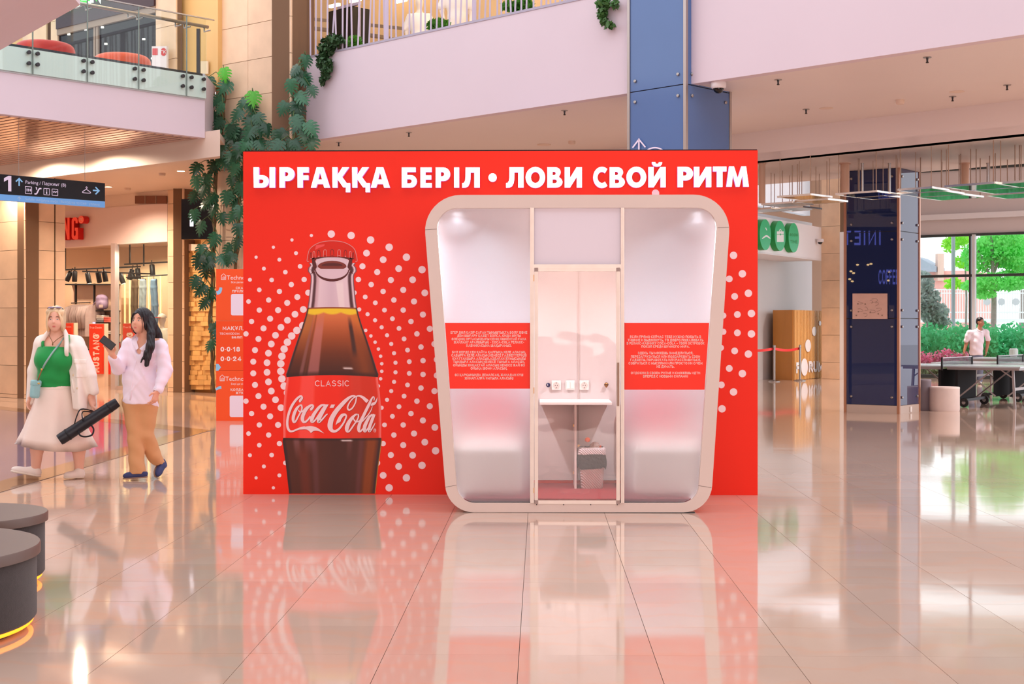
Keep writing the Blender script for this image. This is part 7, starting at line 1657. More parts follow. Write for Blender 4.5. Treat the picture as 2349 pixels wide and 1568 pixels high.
def face_parts(P, T, B, k, brow, iris=(70, 60, 50), lip=(200, 96, 92)):
    sc = pm('eye_white', (236, 226, 222), .3); ir = pm('iris_%d' % iris[0], iris, .2); 
    for s in (-1, 1):
        m = MB(); n = 10; c = T(s * .0305, .0775, .0045)
        M4 = Matrix(((B[0, 0], B[0, 1], B[0, 2], 0), (B[1, 0], B[1, 1], B[1, 2], 0), (B[2, 0], B[2, 1], B[2, 2], 0), (0, 0, 0, 1)))
        m.ell(c, (.0135 * k, .005 * k, .0052 * k), 12, 0, M4); m.ell(T(s * .0305, .0815, .0048), (.0056 * k, .0025 * k, .0052 * k), 10, 1, M4)
        m.tube([T(s * .0305 + x, .0795 - abs(x) * .3, .0095 - x * x * 16) for x in (-.014, -.007, 0, .007, .014)], .0018 * k, 6, 2); m.build('eye', [sc, ir, pm('lash', (40, 28, 26), .6)], P.o, smooth=True, local=True)
        m = MB(); m.tube([T(s * x, .081 - (x - .03) ** 2 * 8 - abs(x - .012) * .25, .027 + z) for x, z in ((.012, -.002), (.024, .003), (.036, .003), (.049, -.003))], [.0026 * k, .0032 * k, .003 * k, .0016 * k], 6); m.build('eyebrow', brow, P.o, smooth=True, local=True)
    M4 = Matrix(((B[0, 0], B[0, 1], B[0, 2], 0), (B[1, 0], B[1, 1], B[1, 2], 0), (B[2, 0], B[2, 1], B[2, 2], 0), (0, 0, 0, 1)))
    m = MB(); m.ell(T(0, .0855, -.0585), (.019 * k, .0058 * k, .0042 * k), 12, 0, M4); m.ell(T(0, .0855, -.0665), (.017 * k, .006 * k, .0052 * k), 12, 0, M4); m.build('lips', pm('lips_%d' % lip[0], lip, .4), P.o, smooth=True, local=True)
def hand_sdf(w, d, side, pn, curl=(20, 25, 20), k=1.0, spread=.05, thumb=(.8, .55, .25)):
    w = V3(*w); d = V3(*d); d /= np.linalg.norm(d); side = V3(*side); side -= d * (side @ d); side /= np.linalg.norm(side); pn = V3(*pn); pn -= d * (pn @ d) + side * (pn @ side); pn /= np.linalg.norm(pn)
    fs = []; kn = []
    for i, off in enumerate((.029, .0095, -.0095, -.028)):
        b = w + (d * (.086 - .004 * abs(i - 1)) + side * off) * k; kn.append(b); fs.append(sd_cap(w + side * off * .55 * k + d * .01, b, .0135 * k, .0115 * k))
    palm = sd_union(fs, .012); fg = []
    for i, b in enumerate(kn):
        L_ = (.070, .078, .072, .057)[i] * k; dd = d + side * spread * (1.5 - i); dd /= np.linalg.norm(dd); p = b; a = 0
        for j, fr_ in enumerate((.44, .31, .25)):
            a += R(curl[j] * (1 + .12 * i)); v = dd * math.cos(a) + pn * math.sin(a); e = p + v * L_ * fr_; fg.append(sd_cap(p, e, (.0092 - .0008 * j) * k, (.0084 - .0009 * j) * k)); p = e
    tb = w + (side * .026 + d * .02) * k; t1 = tb + (side * thumb[0] + d * thumb[1] + pn * thumb[2]) / np.linalg.norm(thumb) * .038 * k; t2 = t1 + (side * .25 + d * .9 + pn * (thumb[2] + .2)) / np.linalg.norm((.25, .9, thumb[2] + .2)) * .03 * k
    th = sd_union([sd_cap(w + side * .008 * k + d * .01, tb, .014 * k, .012 * k), sd_cap(tb, t1, .0115 * k, .0098 * k), sd_cap(t1, t2, .0098 * k, .008 * k)], .006)
    return sd_union([sd_union([palm, th], .008)] + fg, .004), p
def surf(f, P, px, py, d0=-.6, d1=.3, n=180):
    """first point of solid f met along the line of sight through a pixel"""
    Q = np.array([P.q(px, py, d) for d in np.linspace(d0, d1, n)], np.float32); v = f(Q); k = int(np.argmax(v < 0)) if (v < 0).any() else n // 2
    return Q[k]
def chain(pts, rs, k=.02): return sd_union([sd_cap(pts[i], pts[i + 1], rs[i], rs[i + 1]) for i in range(len(pts) - 1)], k)
def shoe(P, heel, toe, up, mat, sole_m, name='shoe', lace=None, w=.042, h=.075, low=False):
    heel, toe, up = V3(*heel), V3(*toe), V3(*up); d = toe - heel; L_ = np.linalg.norm(d); d /= L_; s = np.cross(d, up); s /= np.linalg.norm(s); u = np.cross(s, d); B = np.stack([d, s, u], 1)
    T = lambda a, b, c: heel + B @ V3(a * L_, b, c)
    up_ = sd_union([sd_ell(T(.24, 0, .035), (.3 * L_, w * .92, .05), B), sd_ell(T(.66, 0, .028), (.36 * L_, w, .036), B), sd_cap(T(.14, 0, .03), T(.16, 0, h), .034, .036)], .03)
    up_ = sd_and(up_, sd_plane(T(0, 0, .006), -u)); up_ = sd_and(up_, sd_plane(T(.15, 0, h + .012), u * .9 - d * .25))
    c = T(.5, 0, .03); e = .5 * L_ + .06
    m = solid(up_, c - e, c + e, .006); sh = m.build(name, mat, P.o, smooth=True, local=True)
    so_ = sd_and(sd_and(sd_union([sd_ell(T(.2, 0, .006), (.27 * L_, w * .95, .08), B), sd_ell(T(.66, 0, .006), (.37 * L_, w * 1.08, .08), B)], .03), sd_plane(T(0, 0, .016 if not low else .01), u)), sd_plane(T(0, 0, -.004), -u))
    m = solid(so_, c - e, c + e, .006); m.build('sole', sole_m, sh, smooth=True, local=True)
    if lace:
        m = MB()
        for i in range(4): m.tube([T(.38 + .07 * i, -.022, .062 - .008 * i), T(.41 + .07 * i, 0, .07 - .009 * i), T(.38 + .07 * i, .022, .062 - .008 * i)], .004, 5)
        m.build('laces', lace, sh, smooth=True, local=True)
    return sh
strand = lambda name, c, c2: pm(name, c, .42, noise=.3, nscale=22, stretch=(1, 1, .12), bump=.006, bscale=60, spec=.5)

# ---- blond woman in a green top
P = Person(130, 13.7, 'blond woman in green top and cream skirt, white jacket over shoulders, carrying a black case'); q = P.q
hc = q(128.5, 733, -.02); fw = (-.22, -.97, -.02); hs1, T, B = head_sdf(hc, fw, 1.0)
rw, lw_ = q(73, 905, -.02), q(213, 926, -.1)
hR, _ = hand_sdf(rw, (-.35, -.1, -1), (-.4, -.8, .1), (.8, -.3, 0), (18, 22, 18)); hL, _ = hand_sdf(lw_, (.12, -.1, -1), (-.2, -1, 0), (-.9, .2, .1), (62, 70, 45), thumb=(.3, .6, -.6))
chest = [sd_ell(q(127, 812, 0), (.165, .12, .17)), sd_ell(q(105, 826, -.1), (.098, .092, .1)), sd_ell(q(143, 828, -.1), (.098, .092, .1)), sd_ell(q(129, 862, -.02), (.165, .145, .15)), sd_ell(q(130, 905, 0), (.185, .16, .15))]
torso = sd_union(chest, .05)
torso_in = lambda Q: torso(Q) + .016
body = sd_union([torso_in, sd_cap(q(131, 780, .02), q(130, 752, .0), .068, .055), sd_cap(q(101, 787, .02), q(170, 789, .02), .062)], .05)
body = sd_union([body, chain([q(97, 790, .02), q(82, 850, .05), rw], [.06, .05, .03]), chain([q(176, 790, .02), q(199, 862, .02), lw_], [.06, .052, .032]),
                 chain([q(114, 915), q(98, 985, -.08), q(85, 1030, -.06), q(82, 1078, -.05)], [.11, .068, .062, .04]), chain([q(146, 915), q(165, 990, .03), q(181, 1030, .06), q(182, 1078, .06)], [.11, .068, .064, .04])], .035)
body = sd_union([sd_union([body, hs1], .015), hR, hL], .01)
P.part('body', body, skin1, .0065, pts=((-.5, -.4, .02), (.55, .35, 1.75)))
face_parts(P, T, B, 1.0, pm('brow_brown', (96, 70, 54), .7), (84, 92, 104), (206, 98, 94))
hair = sd_union([sd_ell(T(0, -.03, .05), (.086, .098, .088), B), sd_ell(T(0, -.09, .0), (.075, .06, .085), B), sd_ell(T(.068, .01, -.03), (.022, .05, .085), B), sd_ell(T(-.068, .01, -.03), (.024, .05, .085), B), sd_ell(T(.045, .028, .076), (.042, .042, .03), B), sd_ell(T(-.045, .028, .076), (.042, .042, .03), B)], .03)
hair = sd_cut(hair, sd_ell(T(0, .12, .004), (.061, .1, .086), B), .01)
hair = sd_wave(hair, .002, lambda Q: np.sin((Q @ B[:, 0]) * 210 + (Q[:, 2] - hc[2]) * 30) )
hm1 = strand('blond_hair', (236, 206, 166), None)
P.part('hair', hair, hm1, .006, pts=(hc - .2, hc + .2))
m = MB()
for s in (-1, 1):
    m.tube([T(s * .04, .075, .075), T(s * .06, .072, .02), T(s * .066, .06, -.04), T(s * .064, .055, -.1)], [.006, .008, .007, .002], 6); m.tube([T(s * .045, .07, .07), T(s * .068, .06, .01), T(s * .075, .045, -.06), T(s * .072, .04, -.12)], [.006, .009, .007, .002], 6)
m.build('loose_lock', hm1, P.o, smooth=True, local=True)
m = MB()
for s in (-1, 1): m.ell(T(s * .034, .05, .118), (.03, .022, .008), 14, 0); m.tube([T(s * .064, .045, .116), T(s * .08, 0, .09), T(s * .082, -.04, .06)], .003, 6, 1)
m.tube([T(-.01, .055, .12), T(.01, .055, .12)], .003, 6, 1); m.build('sunglasses', [pm('lilac_lens', (150, 136, 170), .08, spec=.8), pm('shade_frame', (90, 76, 84), .3)], P.o, smooth=True, local=True)
topf = lambda Q: torso(Q) - .01
topf = sd_and(sd_and(topf, sd_plane(q(130, 886), (0, 0, -1))), sd_plane(q(100, 797), (.05, .12, 1)))
topf = sd_wave(topf, .0035, lambda Q: np.sin(Q[:, 2] * 70 + Q[:, 0] * 18) * np.clip((1.02 - Q[:, 2]) * 6, 0, 1))
gm = pm('green_knit', (22, 150, 70), .75, noise=.05, nscale=10, sheen=.2)
P.part('green_top', topf, gm, .008, pts=(q(60, 900, 0) - .3, q(200, 770, 0) + .3))
m = MB(); m.tube([q(99, 800, -.12), q(98, 785, -.09), q(104, 772, 0)], [.016, .014, .012], 8); m.tube([q(150, 800, -.14), q(156, 782, -.09), q(158, 770, 0)], [.016, .014, .012], 8); m.build('top_strap', gm, P.o, smooth=True, local=True)
m = MB(); m.tube(smooth_line([q(112, 768, -.07), q(119, 781, -.13), q(122, 786, -.15), q(130, 779, -.13), q(146, 768, -.07)], 4), .003, 6); m.ell(q(121, 789, -.155), (.006, .004, .014), 8); m.build('necklace', pm('dark_gold', (130, 96, 60), .35, .7), P.o, smooth=True, local=True)
# skirt
m = MB(); rings = []; n = 72
for y, cx, hw_, ry, am in ((884, 129, 39, .155, 0), (890, 129, 41, .165, .0), (912, 128, 47, .185, .004), (945, 127, 58, .2, .01), (980, 127, 69, .22, .018), (1005, 128, 78, .235, .024), (1026, 129, 86, .245, .03)):
    r_ = []
    for i in range(n):
        a = 2 * math.pi * i / n; c = q(cx, y); w_ = hw_ / 249; f_ = 1 + am * 4 * (math.sin(7 * a + .6) * .6 + math.sin(4 * a + 2) * .5 + math.sin(11 * a) * .25)
        dz = (-.045 * math.cos(a) * 0 + (.04 if math.cos(a) < -.6 else 0) * (-math.cos(a) - .6) * 2.5 - .03 * math.exp(-((a - 5.2) / .7) ** 2)) * (1 if am > .028 else .6 if am > .02 else 0)
        r_.append((c[0] + w_ * f_ * math.cos(a), c[1] + ry * f_ * math.sin(a), c[2] + dz))
    rings.append(r_)
inner_ = [[(p[0] * .985 + rings[-1][0][0] * 0, p[1] * .97, p[2] + .01) for p in rings[-1]], [(p[0] * .96, p[1] * .94, p[2]) for p in rings[4]]]
loft(m, rings + inner_, cap=False); m.build('skirt', pm('cream_linen', (244, 224, 212), .8, noise=.03, nscale=6), P.o, smooth=True, local=True)
m = MB(); loft(m, [[(p[0] * 1.01, p[1] * 1.01, p[2] + .002) for p in rings[0]], [(p[0] * 1.012, p[1] * 1.012, p[2]) for p in rings[1]]], cap=False); m.build('waistband', pm('cream_linen', (244, 224, 212), .8), P.o, smooth=True, local=True)
# jacket worn like a cape
jk = sd_union([sd_cap(q(100, 782, .05), q(174, 784, .04), .07), chain([q(174, 796, .0), q(193, 850, -.02), q(202, 932, -.02)], [.088, .098, .09]), chain([q(160, 800, -.1), q(168, 850, -.15), q(184, 937, -.14)], [.045, .062, .078]), chain([q(184, 802, -.04), q(208, 862, -.09), q(217, 898, -.11)], [.06, .054, .046]),
               chain([q(95, 793, .0), q(82, 850, .02), q(69, 920, .0)], [.078, .07, .042]), sd_box((q(138, 850, .17)), (.2, .05, .3), .05)], .04)
jk = sd_cut(jk, sd_cap(q(118, 760, -.36), q(112, 950, -.36), .25, .27), .02); jk = sd_cut(jk, lambda Q: torso(Q) - .002, .004)
jk = sd_and(jk, sd_plane(q(200, 938), (-.05, 0, -1)), .01); jk = sd_cut(jk, sd_cap(q(131, 790, .0), q(130, 740, -.02), .07, .075), .01)
jk = sd_cut(jk, sd_cap(lw_ + V3(0, 0, .06), lw_ + V3(0, 0, -.2), .05), .01)
jk = sd_wave(jk, .0045, lambda Q: np.sin(Q[:, 0] * 46 + Q[:, 2] * 9 + Q[:, 1] * 20))
jm = pm('white_jacket', (248, 236, 226), .85, noise=.025, nscale=14, bump=.0012, bscale=160)
J = P.part('jacket', jk, jm, .009, pts=(q(40, 960, 0) - .3, q(240, 745, 0) + .35))
m = MB(); m.tube(smooth_line([surf(jk, P, 171, 900) + V3(0, .004, 0), surf(jk, P, 166, 870) + V3(0, .004, 0), surf(jk, P, 160, 838) + V3(0, .004, 0), q(153, 812, -.175), q(153, 784, -.115), q(150, 762, -.03), q(140, 755, .06), q(120, 755, .06), q(109, 764, -.02), q(98, 780, -.07), q(92, 800, -.06)], 4), [.008 + .013 * min(1, i / 14) for i in range(41)], 8); m.build('collar', jm, J, smooth=True, local=True)
m = MB(); pk = sd_union([sd_and(lambda Q: jk(Q) - .007, sd_box(q(184, 829, -.2), (.062, .2, .02), .004)), sd_and(lambda Q: jk(Q) - .0035, sd_box(q(186, 848, -.2), (.056, .2, .075), .004))], 0)
pk = sd_cut(pk, lambda Q: jk(Q) + .01, .0); solid(pk, q(184, 840, -.2) - .4, q(184, 840, -.2) + .4, .006, m); m.build('pocket', jm, J, smooth=True, local=True)
for bx_, by_ in ((155, 800), (161, 828), (169, 860), (178, 890), (180, 826)): m = MB(); m.ell(tuple(surf(jk, P, bx_, by_)), (.012, .006, .012), 10); m.build('button', pm('horn_button', (226, 200, 166), .35), J, smooth=True, local=True)
snk = pm('white_sneaker', (240, 226, 216), .6, noise=.03, nscale=10); snk_s = pm('sneaker_sole', (232, 216, 200), .6); lacem = pm('white_lace', (250, 242, 236), .7)
shoe(P, q(90, 1092, -.05), q(26, 1081, -.09), (.18, 0, 1), snk, snk_s, 'sneaker', lacem); shoe(P, q(191, 1094.5, .06), q(147, 1096, -.02), (0, 0, 1), snk, snk_s, 'sneaker', lacem)
WP = P
# what she carries
ww = lambda p: WP.W @ Vector(p)
a, b = ww(q(136, 1009, -.34)), ww(q(270, 922, -.16)); ax = (b - a).normalized()
cs = thing('tripod_case', 'long black tripod case carried by the blond woman', 'case', (a + b) / 2)
cm = pm('black_nylon', (24, 23, 32), .45, noise=.15, nscale=14, bump=.004, bscale=18, spec=.5)
m = MB(); m.tube([a, a + ax * .02, a + ax * .1, a + ax * .3, a + ax * .5, b - ax * .04, b], [.05, .055, .056, .053, .052, .05, .044], 18); m.build('tube', cm, cs, auto=40)
m = MB(); m.tube([a + ax * .085, a + ax * .1], .0585, 18); m.tube([b - ax * .1, b - ax * .085], .0535, 18); m.build('seam_band', pm('case_piping', (16, 15, 20), .5), cs, smooth=True)
wb = pm('black_webbing', (18, 17, 22), .7)
m = MB(); m.tube(smooth_line([ww(q(180, 988, -.34)), ww(q(184, 998, -.35)), ww(q(196, 1001, -.35)), ww(q(211, 997, -.33)), ww(q(215, 984, -.31)), ww(q(209, 974, -.3))], 4), .008, 6); m.build('shoulder_strap', wb, cs, smooth=True)
m = MB(); m.tube(smooth_line([ww(q(171, 972, -.35)), ww(q(176, 955, -.33)), ww(q(186, 938, -.26)), ww(q(212, 942, -.16)), ww(q(222, 948, -.2)), ww(q(226, 954, -.24))], 4), .006, 6); m.tube(smooth_line([ww(q(190, 965, -.33)), ww(q(189, 945, -.27)), ww(q(205, 944, -.17)), ww(q(216, 946, -.17))], 4), .006, 6); m.build('handle', wb, cs, smooth=True)
hb = thing('crossbody_bag', 'small teal bag hanging on a long strap at the blond woman\'s hip', 'bag', ww(q(81, 912, -.2)))
teal = pm('teal_leather', (150, 200, 204), .4, noise=.05, nscale=10)
c = ww(q(81, 892, -.2)); Mx = Matrix.Translation(c) @ Matrix.Rotation(P.rz + R(25), 4, 'Z') @ Matrix.Rotation(R(6), 4, 'Y'); m = MB(); m.box(None, (.085, .07, .17), M=Mx); m.build('pouch', teal, hb, bevel=.022, seg=3, auto=50)
m = MB(); m.box(None, (.089, .073, .06), M=Mx @ Matrix.Translation((0, -.002, .056))); m.build('flap', teal, hb, bevel=.015, seg=3, auto=50)
m = MB(); m.tube(smooth_line([ww(q(*p)) for p in ((153, 768, -.05),) ] + [ww(surf(sd_union([topf, body, jk], 0), P, x_, y_) + V3(0, -.004, 0)) for x_, y_ in ((146, 776), (138, 787), (129, 798), (119, 811), (110, 824), (103, 835), (98, 845))], 5), .0095, 8); m.build('strap', pm('teal_strap', (150, 180, 176), .5), hb, smooth=True)
m = MB(); m.tube([ww(q(97, 846, -.215)), ww(q(92, 858, -.22)), ww(q(87, 872, -.22))], .006, 6); m.build('strap_end', pm('tan_leather', (150, 100, 60), .5), hb, smooth=True)
gold = pm('gold_metal', (220, 176, 100), .25, .9)
m = MB(); m.ell(ww(q(96, 847, -.235)), (.012, .01, .012), 10); m.build('ring', gold, hb, smooth=True); m = MB(); m.ell(ww(q(89, 879, -.25)), (.014, .008, .009), 10); m.build('clasp', gold, hb, smooth=True)

# ---- dark haired woman in a white shirt
P = Person(324, 13.62, 'dark long haired woman in oversized white shirt and caramel trousers, holding a phone'); q = P.q
hc = q(324, 737, -.02); fw = (-.62, -.78, .06); hs2, T, B = head_sdf(hc, fw, .98)
wR, wL = q(257, 812, -.27), q(361, 897, -.19)
hR, _ = hand_sdf(wR, (-.33, -.12, .9), (.75, -.35, .3), (-.25, -.8, .4), (28, 30, 25), thumb=(.85, .5, .3)); hL, _ = hand_sdf(wL, (-.3, -.2, -1), (-.6, -.7, 0), (-.6, .5, 0), (22, 26, 20))
body = sd_union([sd_ell(q(328, 812, .02), (.155, .11, .17)), sd_ell(q(323, 868, .02), (.15, .115, .16)), sd_ell(q(322, 918, .02), (.165, .13, .13)), sd_cap(q(331, 782, .02), q(327, 756, .0), .055, .05), sd_cap(q(297, 786, 0), q(366, 788, .03), .05)], .05)
body = sd_union([body, chain([q(294, 790, -.02), q(273, 842, -.13), wR], [.05, .043, .028]), chain([q(369, 790, .02), q(377, 850, -.06), wL], [.05, .043, .028]),
                 chain([q(305, 930), q(311, 1005, -.02), q(314, 1050, 0), q(318, 1088, .0)], [.08, .048, .045, .036]), chain([q(340, 930, .02), q(333, 995, .03), q(350, 1035, .16), q(364, 1062, .26)], [.08, .048, .045, .036])], .03)
body = sd_union([sd_union([body, hs2], .014), hR, hL], .01)
P.part('body', body, skin2, .0065, pts=((-.5, -.5, .02), (.42, .45, 1.75)))
face_parts(P, T, B, .98, pm('brow_black', (44, 32, 30), .7), (44, 30, 26), (206, 104, 98))
blk_h = strand('black_hair', (24, 18, 24), None)
hair = sd_union([sd_ell(T(0, -.025, .048), (.085, .098, .09), B), sd_ell(T(0, -.08, -.02), (.08, .06, .1), B), sd_ell(T(.07, -.01, -.03), (.022, .05, .09), B), sd_ell(T(-.066, .01, -.01), (.018, .035, .07), B)], .03)
hair = sd_cut(hair, sd_ell(T(0, .122, -.01), (.06, .1, .09), B), .012)
long_ = sd_union([chain([q(343, 735, -.02), q(347, 765, -.1), q(346, 795, -.17), q(336, 836, -.2)], [.04, .036, .034, .022]), chain([q(345, 735, .0), q(345, 775, -.12), q(335, 810, -.18), q(322, 832, -.2)], [.03, .022, .018, .005]), chain([q(340, 728, .06), q(358, 765, .1), q(372, 795, .14)], [.055, .05, .03]), chain([q(335, 728, .08), q(345, 770, .15), q(352, 800, .17)], [.06, .06, .04])], .02)
hair = sd_union([hair, long_], .02); hair = sd_wave(hair, .0028, lambda Q: np.sin(Q[:, 0] * 230 + Q[:, 1] * 140))
P.part('hair', hair, blk_h, .006, pts=(q(270, 850, 0) - .25, q(390, 700, 0) + .3))
m = MB()
for L_ in ([T(.03, .085, .075), T(.05, .085, .03), T(.06, .075, -.03), T(.055, .062, -.1)], [T(-.03, .08, .08), T(-.058, .07, .03), T(-.066, .062, -.04), T(-.06, .06, -.115)], [T(.02, .085, .08), T(.056, .075, .02), T(.07, .05, -.05), T(.06, .05, -.12)]): m.tube(smooth_line(L_, 4), [.006 - .0045 * i / 12 for i in range(13)], 6)
m.build('loose_lock', blk_h, P.o, smooth=True, local=True)
sh = sd_union([sd_ell(q(328, 815, .01), (.168, .13, .19)), sd_ell(q(321, 868, .01), (.165, .145, .19)), sd_cap(q(323, 880, .01), q(322, 930, .02), .155, .168), sd_cap(q(297, 787, 0), q(366, 789, .03), .055)], .04)
slv = [chain([q(295, 791, -.02), q(271, 845, -.13), q(259, 820, -.25)], [.062, .06, .046]), chain([q(369, 792, .02), q(379, 850, -.05), q(363, 893, -.18)], [.066, .068, .047])]
sh = sd_union([sh] + slv, .022)
sh = sd_and(sh, lambda Q: np.maximum((q(322, 925)[2] + np.clip((Q[:, 0] - q(345, 925)[0]) * -.55, -.07, 0)) - Q[:, 2], -.3), .004)
sh = sd_cut(sh, sd_cap(q(319, 806, -.112), q(327, 757, -.085), .026, .082), .006); sh = sd_cut(sh, sd_cap(q(330, 785, -.03), q(327, 750, -.03), .036, .056), .008); sh = sd_cut(sh, sd_cap(q(262, 815, -.26), q(250, 790, -.32), .034, .05), .006); sh = sd_cut(sh, sd_cap(q(361.5, 894, -.185), q(356, 908, -.2), .032, .034), .005)
sh = sd_wave(sh, .0045, lambda Q: np.sin(Q[:, 2] * 52 + Q[:, 0] * 46 + 2.2 * np.sin(Q[:, 0] * 19)) * np.sin(Q[:, 1] * 17 + Q[:, 2] * 15 + 1))
sh = sd_wave(sh, .006, lambda Q: -np.exp(-(((Q[:, 2] - 1.02) * .45 + (Q[:, 0] - .02)) / .012) ** 2) - np.exp(-(((Q[:, 2] - .9) * .8 - (Q[:, 0] + .06)) / .012) ** 2))
shm = pm('white_cotton', (244, 232, 246), .75, noise=.02, nscale=10)
S_ = P.part('shirt', sh, shm, .008, pts=(q(240, 960, 0) - .35, q(400, 755, 0) + .35))
base_ = sd_union([sd_ell(q(328, 815, .01), (.168, .13, .19)), sd_cap(q(297, 787, 0), q(366, 789, .03), .055), sd_cap(q(330, 785, .0), q(327, 757, .0), .06, .062)], .03)
for I_, O_ in ((((326, 757), (317, 761), (313, 768), (313, 779), (318, 798)), ((316, 764), (307, 770), (302, 777), (303, 788), (312, 803))), (((343, 768), (340, 776), (336, 784), (328, 792), (320, 799)), ((354, 776), (353, 783), (347, 792), (338, 800), (327, 806)))):
    vs = []
    for (ax, ay), (bx2, by2) in zip(smooth_line(I_, 3), smooth_line(O_, 3)):
        for t_2, off in ((0, .012), (.5, .016), (1, .008)):
            p = surf(base_, P, ax + (bx2 - ax) * t_2, ay + (by2 - ay) * t_2, -.5, .2); vs.append(p - np.array((0, off, 0)))
        p = surf(base_, P, bx2, by2, -.5, .2); vs.append(p - np.array((0, -.004, 0)))
    n = len(vs) // 4; m = MB(); m.add(vs, [(4 * i + j, 4 * i + j + 1, 4 * i + j + 5, 4 * i + j + 4) for i in range(n - 1) for j in range(3)]); m.build('collar', shm, S_, smooth=True, local=True)
m = MB(); m.tube([surf(sh, P, x_, y_) + V3(0, .001, 0) for x_, y_ in ((317, 812), (313, 826), (309, 842), (306, 860), (303, 880), (301, 900), (299, 918))], .009, 8); m.build('placket', shm, S_, smooth=True, local=True)
trs = sd_union([sd_ell(q(322, 918, .02), (.172, .138, .12)), chain([q(306, 928), q(311, 1005, -.02), q(316, 1098, .0)], [.1, .072, .078]), chain([q(339, 930, .02), q(333, 995, .03), q(352, 1040, .16), q(366, 1078, .28)], [.1, .08, .07, .07])], .03)
trs = sd_and(trs, lambda Q: np.where(Q[:, 1] > .13, (q(354, 1062, .2) - Q) @ V3(.3, .35, 1) / 1.1, q(316, 1086)[2] - Q[:, 2]), .006)
trs = sd_wave(trs, .004, lambda Q: np.sin(Q[:, 2] * 38 + Q[:, 0] * 25) * np.clip((.75 - Q[:, 2]) * 3, 0, 1))
P.part('trousers', trs, pm('caramel_trousers', (212, 160, 112), .75, noise=.03, nscale=8), .008, pts=(q(270, 1110, 0) - .2, q(390, 890, 0) + .4))
nav = pm('navy_suede', (52, 60, 106), .6, noise=.06, nscale=14); nsl = pm('shoe_sole', (150, 120, 100), .6)
shoe(P, q(336, 1093.5, .0), q(283, 1098, -.06), (0, 0, 1), nav, nsl, 'shoe', None, .04, .05, True); shoe(P, q(369, 1060, .3), q(355, 1092, .1), (.6, .5, .6), nav, nsl, 'shoe', None, .04, .05, True)
ph0, ph1 = P.W @ Vector(q(233, 775, -.375)), P.W @ Vector(q(261, 797, -.355)); m = MB(); m.bar(ph0, ph1, .012, .074)
ph = m.build('phone', [black], bevel=.005); tag(ph, 'dark phone held up by the dark haired woman', 'phone')
m = MB(); d = (ph1 - ph0).normalized(); m.ell(ph0 + d * .028 + Vector((0, -.008, .016)), (.006, .003, .006), 8); ph.location = ph.location; m.build('phone_lens', pm('lens_blue', (60, 70, 120), .1), ph, smooth=True)

# ---- man in a white polo by the tables
P = Person(2240, 37.0, 'dark haired man in white polo shirt standing behind the table tennis tables'); q = P.q
hc = q(2249, 738.5); fw = (.72, -.66, 0); hs3, T, B = head_sdf(hc, fw, 1.02)
wR, wL = q(2211.5, 806, -.05), q(2262.5, 806, -.05)
hR, _ = hand_sdf(wR, (-.1, -.2, -1), (0, -1, 0), (1, 0, 0), (25, 28, 20)); hL, _ = hand_sdf(wL, (-.1, -.2, -1), (0, -1, 0), (-1, 0, 0), (25, 28, 20))
body = sd_union([sd_ell(q(2240, 775), (.175, .11, .22)), sd_ell(q(2239, 803), (.155, .11, .2)), sd_ell(q(2240, 818), (.16, .12, .13)), sd_cap(q(2246, 757), q(2248, 747), .06, .055), sd_cap(q(2226, 763), q(2258, 762), .045)], .04)
body = sd_union([body, chain([q(2222, 763), q(2217, 786, .03), wR], [.058, .046, .03]), chain([q(2263, 762), q(2266, 785, .03), wL], [.058, .046, .03]), chain([q(2232, 822), q(2226, 850, -.04), q(2220, 877, .02)], [.09, .062, .042]), chain([q(2247, 822), q(2248, 850, -.03), q(2247, 877, 0)], [.09, .062, .042])], .03)
body = sd_union([sd_union([body, hs3], .014), hR, hL], .01)
P.part('body', body, skin3, .01, pts=((-.45, -.35, .02), (.45, .35, 1.82)))
face_parts(P, T, B, 1.02, pm('brow_black', (44, 32, 30), .7), (44, 30, 26), (170, 96, 84))
hair = sd_cut(sd_union([sd_ell(T(0, -.02, .055), (.084, .1, .082), B), sd_ell(T(0, -.07, .0), (.076, .05, .07), B)], .03), sd_ell(T(0, .125, -.01), (.1, .11, .098), B), .01)
P.part('hair', hair, blk_h, .009, pts=(hc - .22, hc + .22))
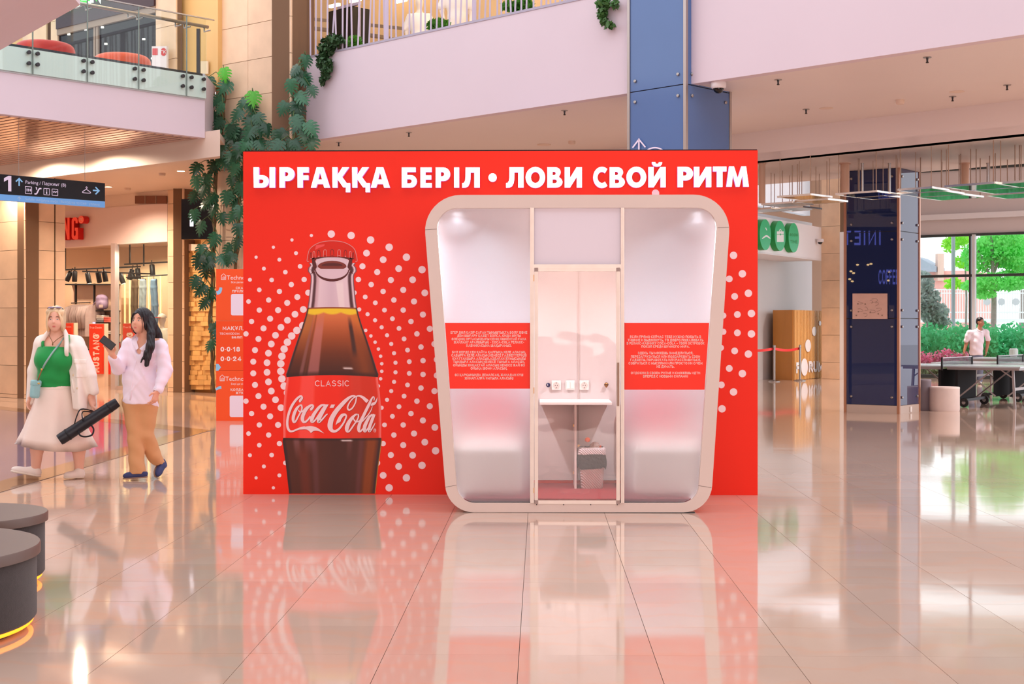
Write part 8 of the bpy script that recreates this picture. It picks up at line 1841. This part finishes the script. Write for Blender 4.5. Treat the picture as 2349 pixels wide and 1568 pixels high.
po = sd_union([sd_ell(q(2240, 777), (.19, .13, .24)), sd_cap(q(2240, 785), q(2239, 808), .165, .17), sd_cap(q(2226, 762), q(2260, 761), .07), chain([q(2222, 764), q(2217, 780, .02)], [.072, .068]), chain([q(2263, 763), q(2266, 778, .02)], [.072, .068])], .03)
po = sd_cut(sd_and(po, sd_plane(q(2240, 814), (0, 0, -1)), .01), sd_cap(q(2247.5, 756, -.02), q(2248, 744, -.02), .05, .066), .006)
po = sd_wave(po, .006, lambda Q: np.sin(Q[:, 2] * 34 + Q[:, 0] * 26))
S_ = P.part('polo_shirt', po, pm('white_polo', (238, 226, 236), .8, noise=.02, nscale=10), .011, pts=(q(2195, 815, 0) - .25, q(2285, 750, 0) + .25))
m = MB(); m.tube(smooth_line([q(2249, 760, -.1), q(2241, 755, -.05), q(2245, 751, .05), q(2254, 753, .03), q(2256, 758, -.06), q(2250, 761, -.1)], 4), .016, 8); m.build('collar', MATS['white_polo'], S_, smooth=True, local=True)
tr_f = sd_union([sd_ell(q(2240, 818), (.168, .128, .12)), chain([q(2232, 822), q(2226, 850, -.04), q(2220, 876, .02)], [.098, .078, .07]), chain([q(2247, 822), q(2248, 850, -.03), q(2247, 876, 0)], [.098, .078, .07])], .03)
P.part('trousers', tr_f, pm('grey_blue_trousers', (112, 120, 142), .8, noise=.04, nscale=8), .012, pts=((-.45, -.35, .06), (.45, .35, .95)))
shoe(P, q(2219, 880, .08), q(2222, 880, -.2), (0, 0, 1), pm('white_trainer', (220, 216, 216), .6), snk_s, 'shoe'); shoe(P, q(2246, 880, .06), q(2249, 880, -.2), (0, 0, 1), MATS['white_trainer'], snk_s, 'shoe')

# small print and other pieces too fine to pick apart one by one stay joined as one part
for o in list(bpy.data.objects):
    if o.parent is not None and o.name.split('.')[0] in ('lettering', 'dot_print', 'icon', 'map_print', 'wayfinding_print', 'graphic', 'petiole', 'cap_print', 'logo_print', 'logo_shadow', 'label_word', 'laces', 'blank_square', 'blue_shape', 'baluster', 'pin_hole', 'arrow', 'white_oval', 'white_line', 'emblem_print', 'emblem'): o['kind'] = 'stuff'
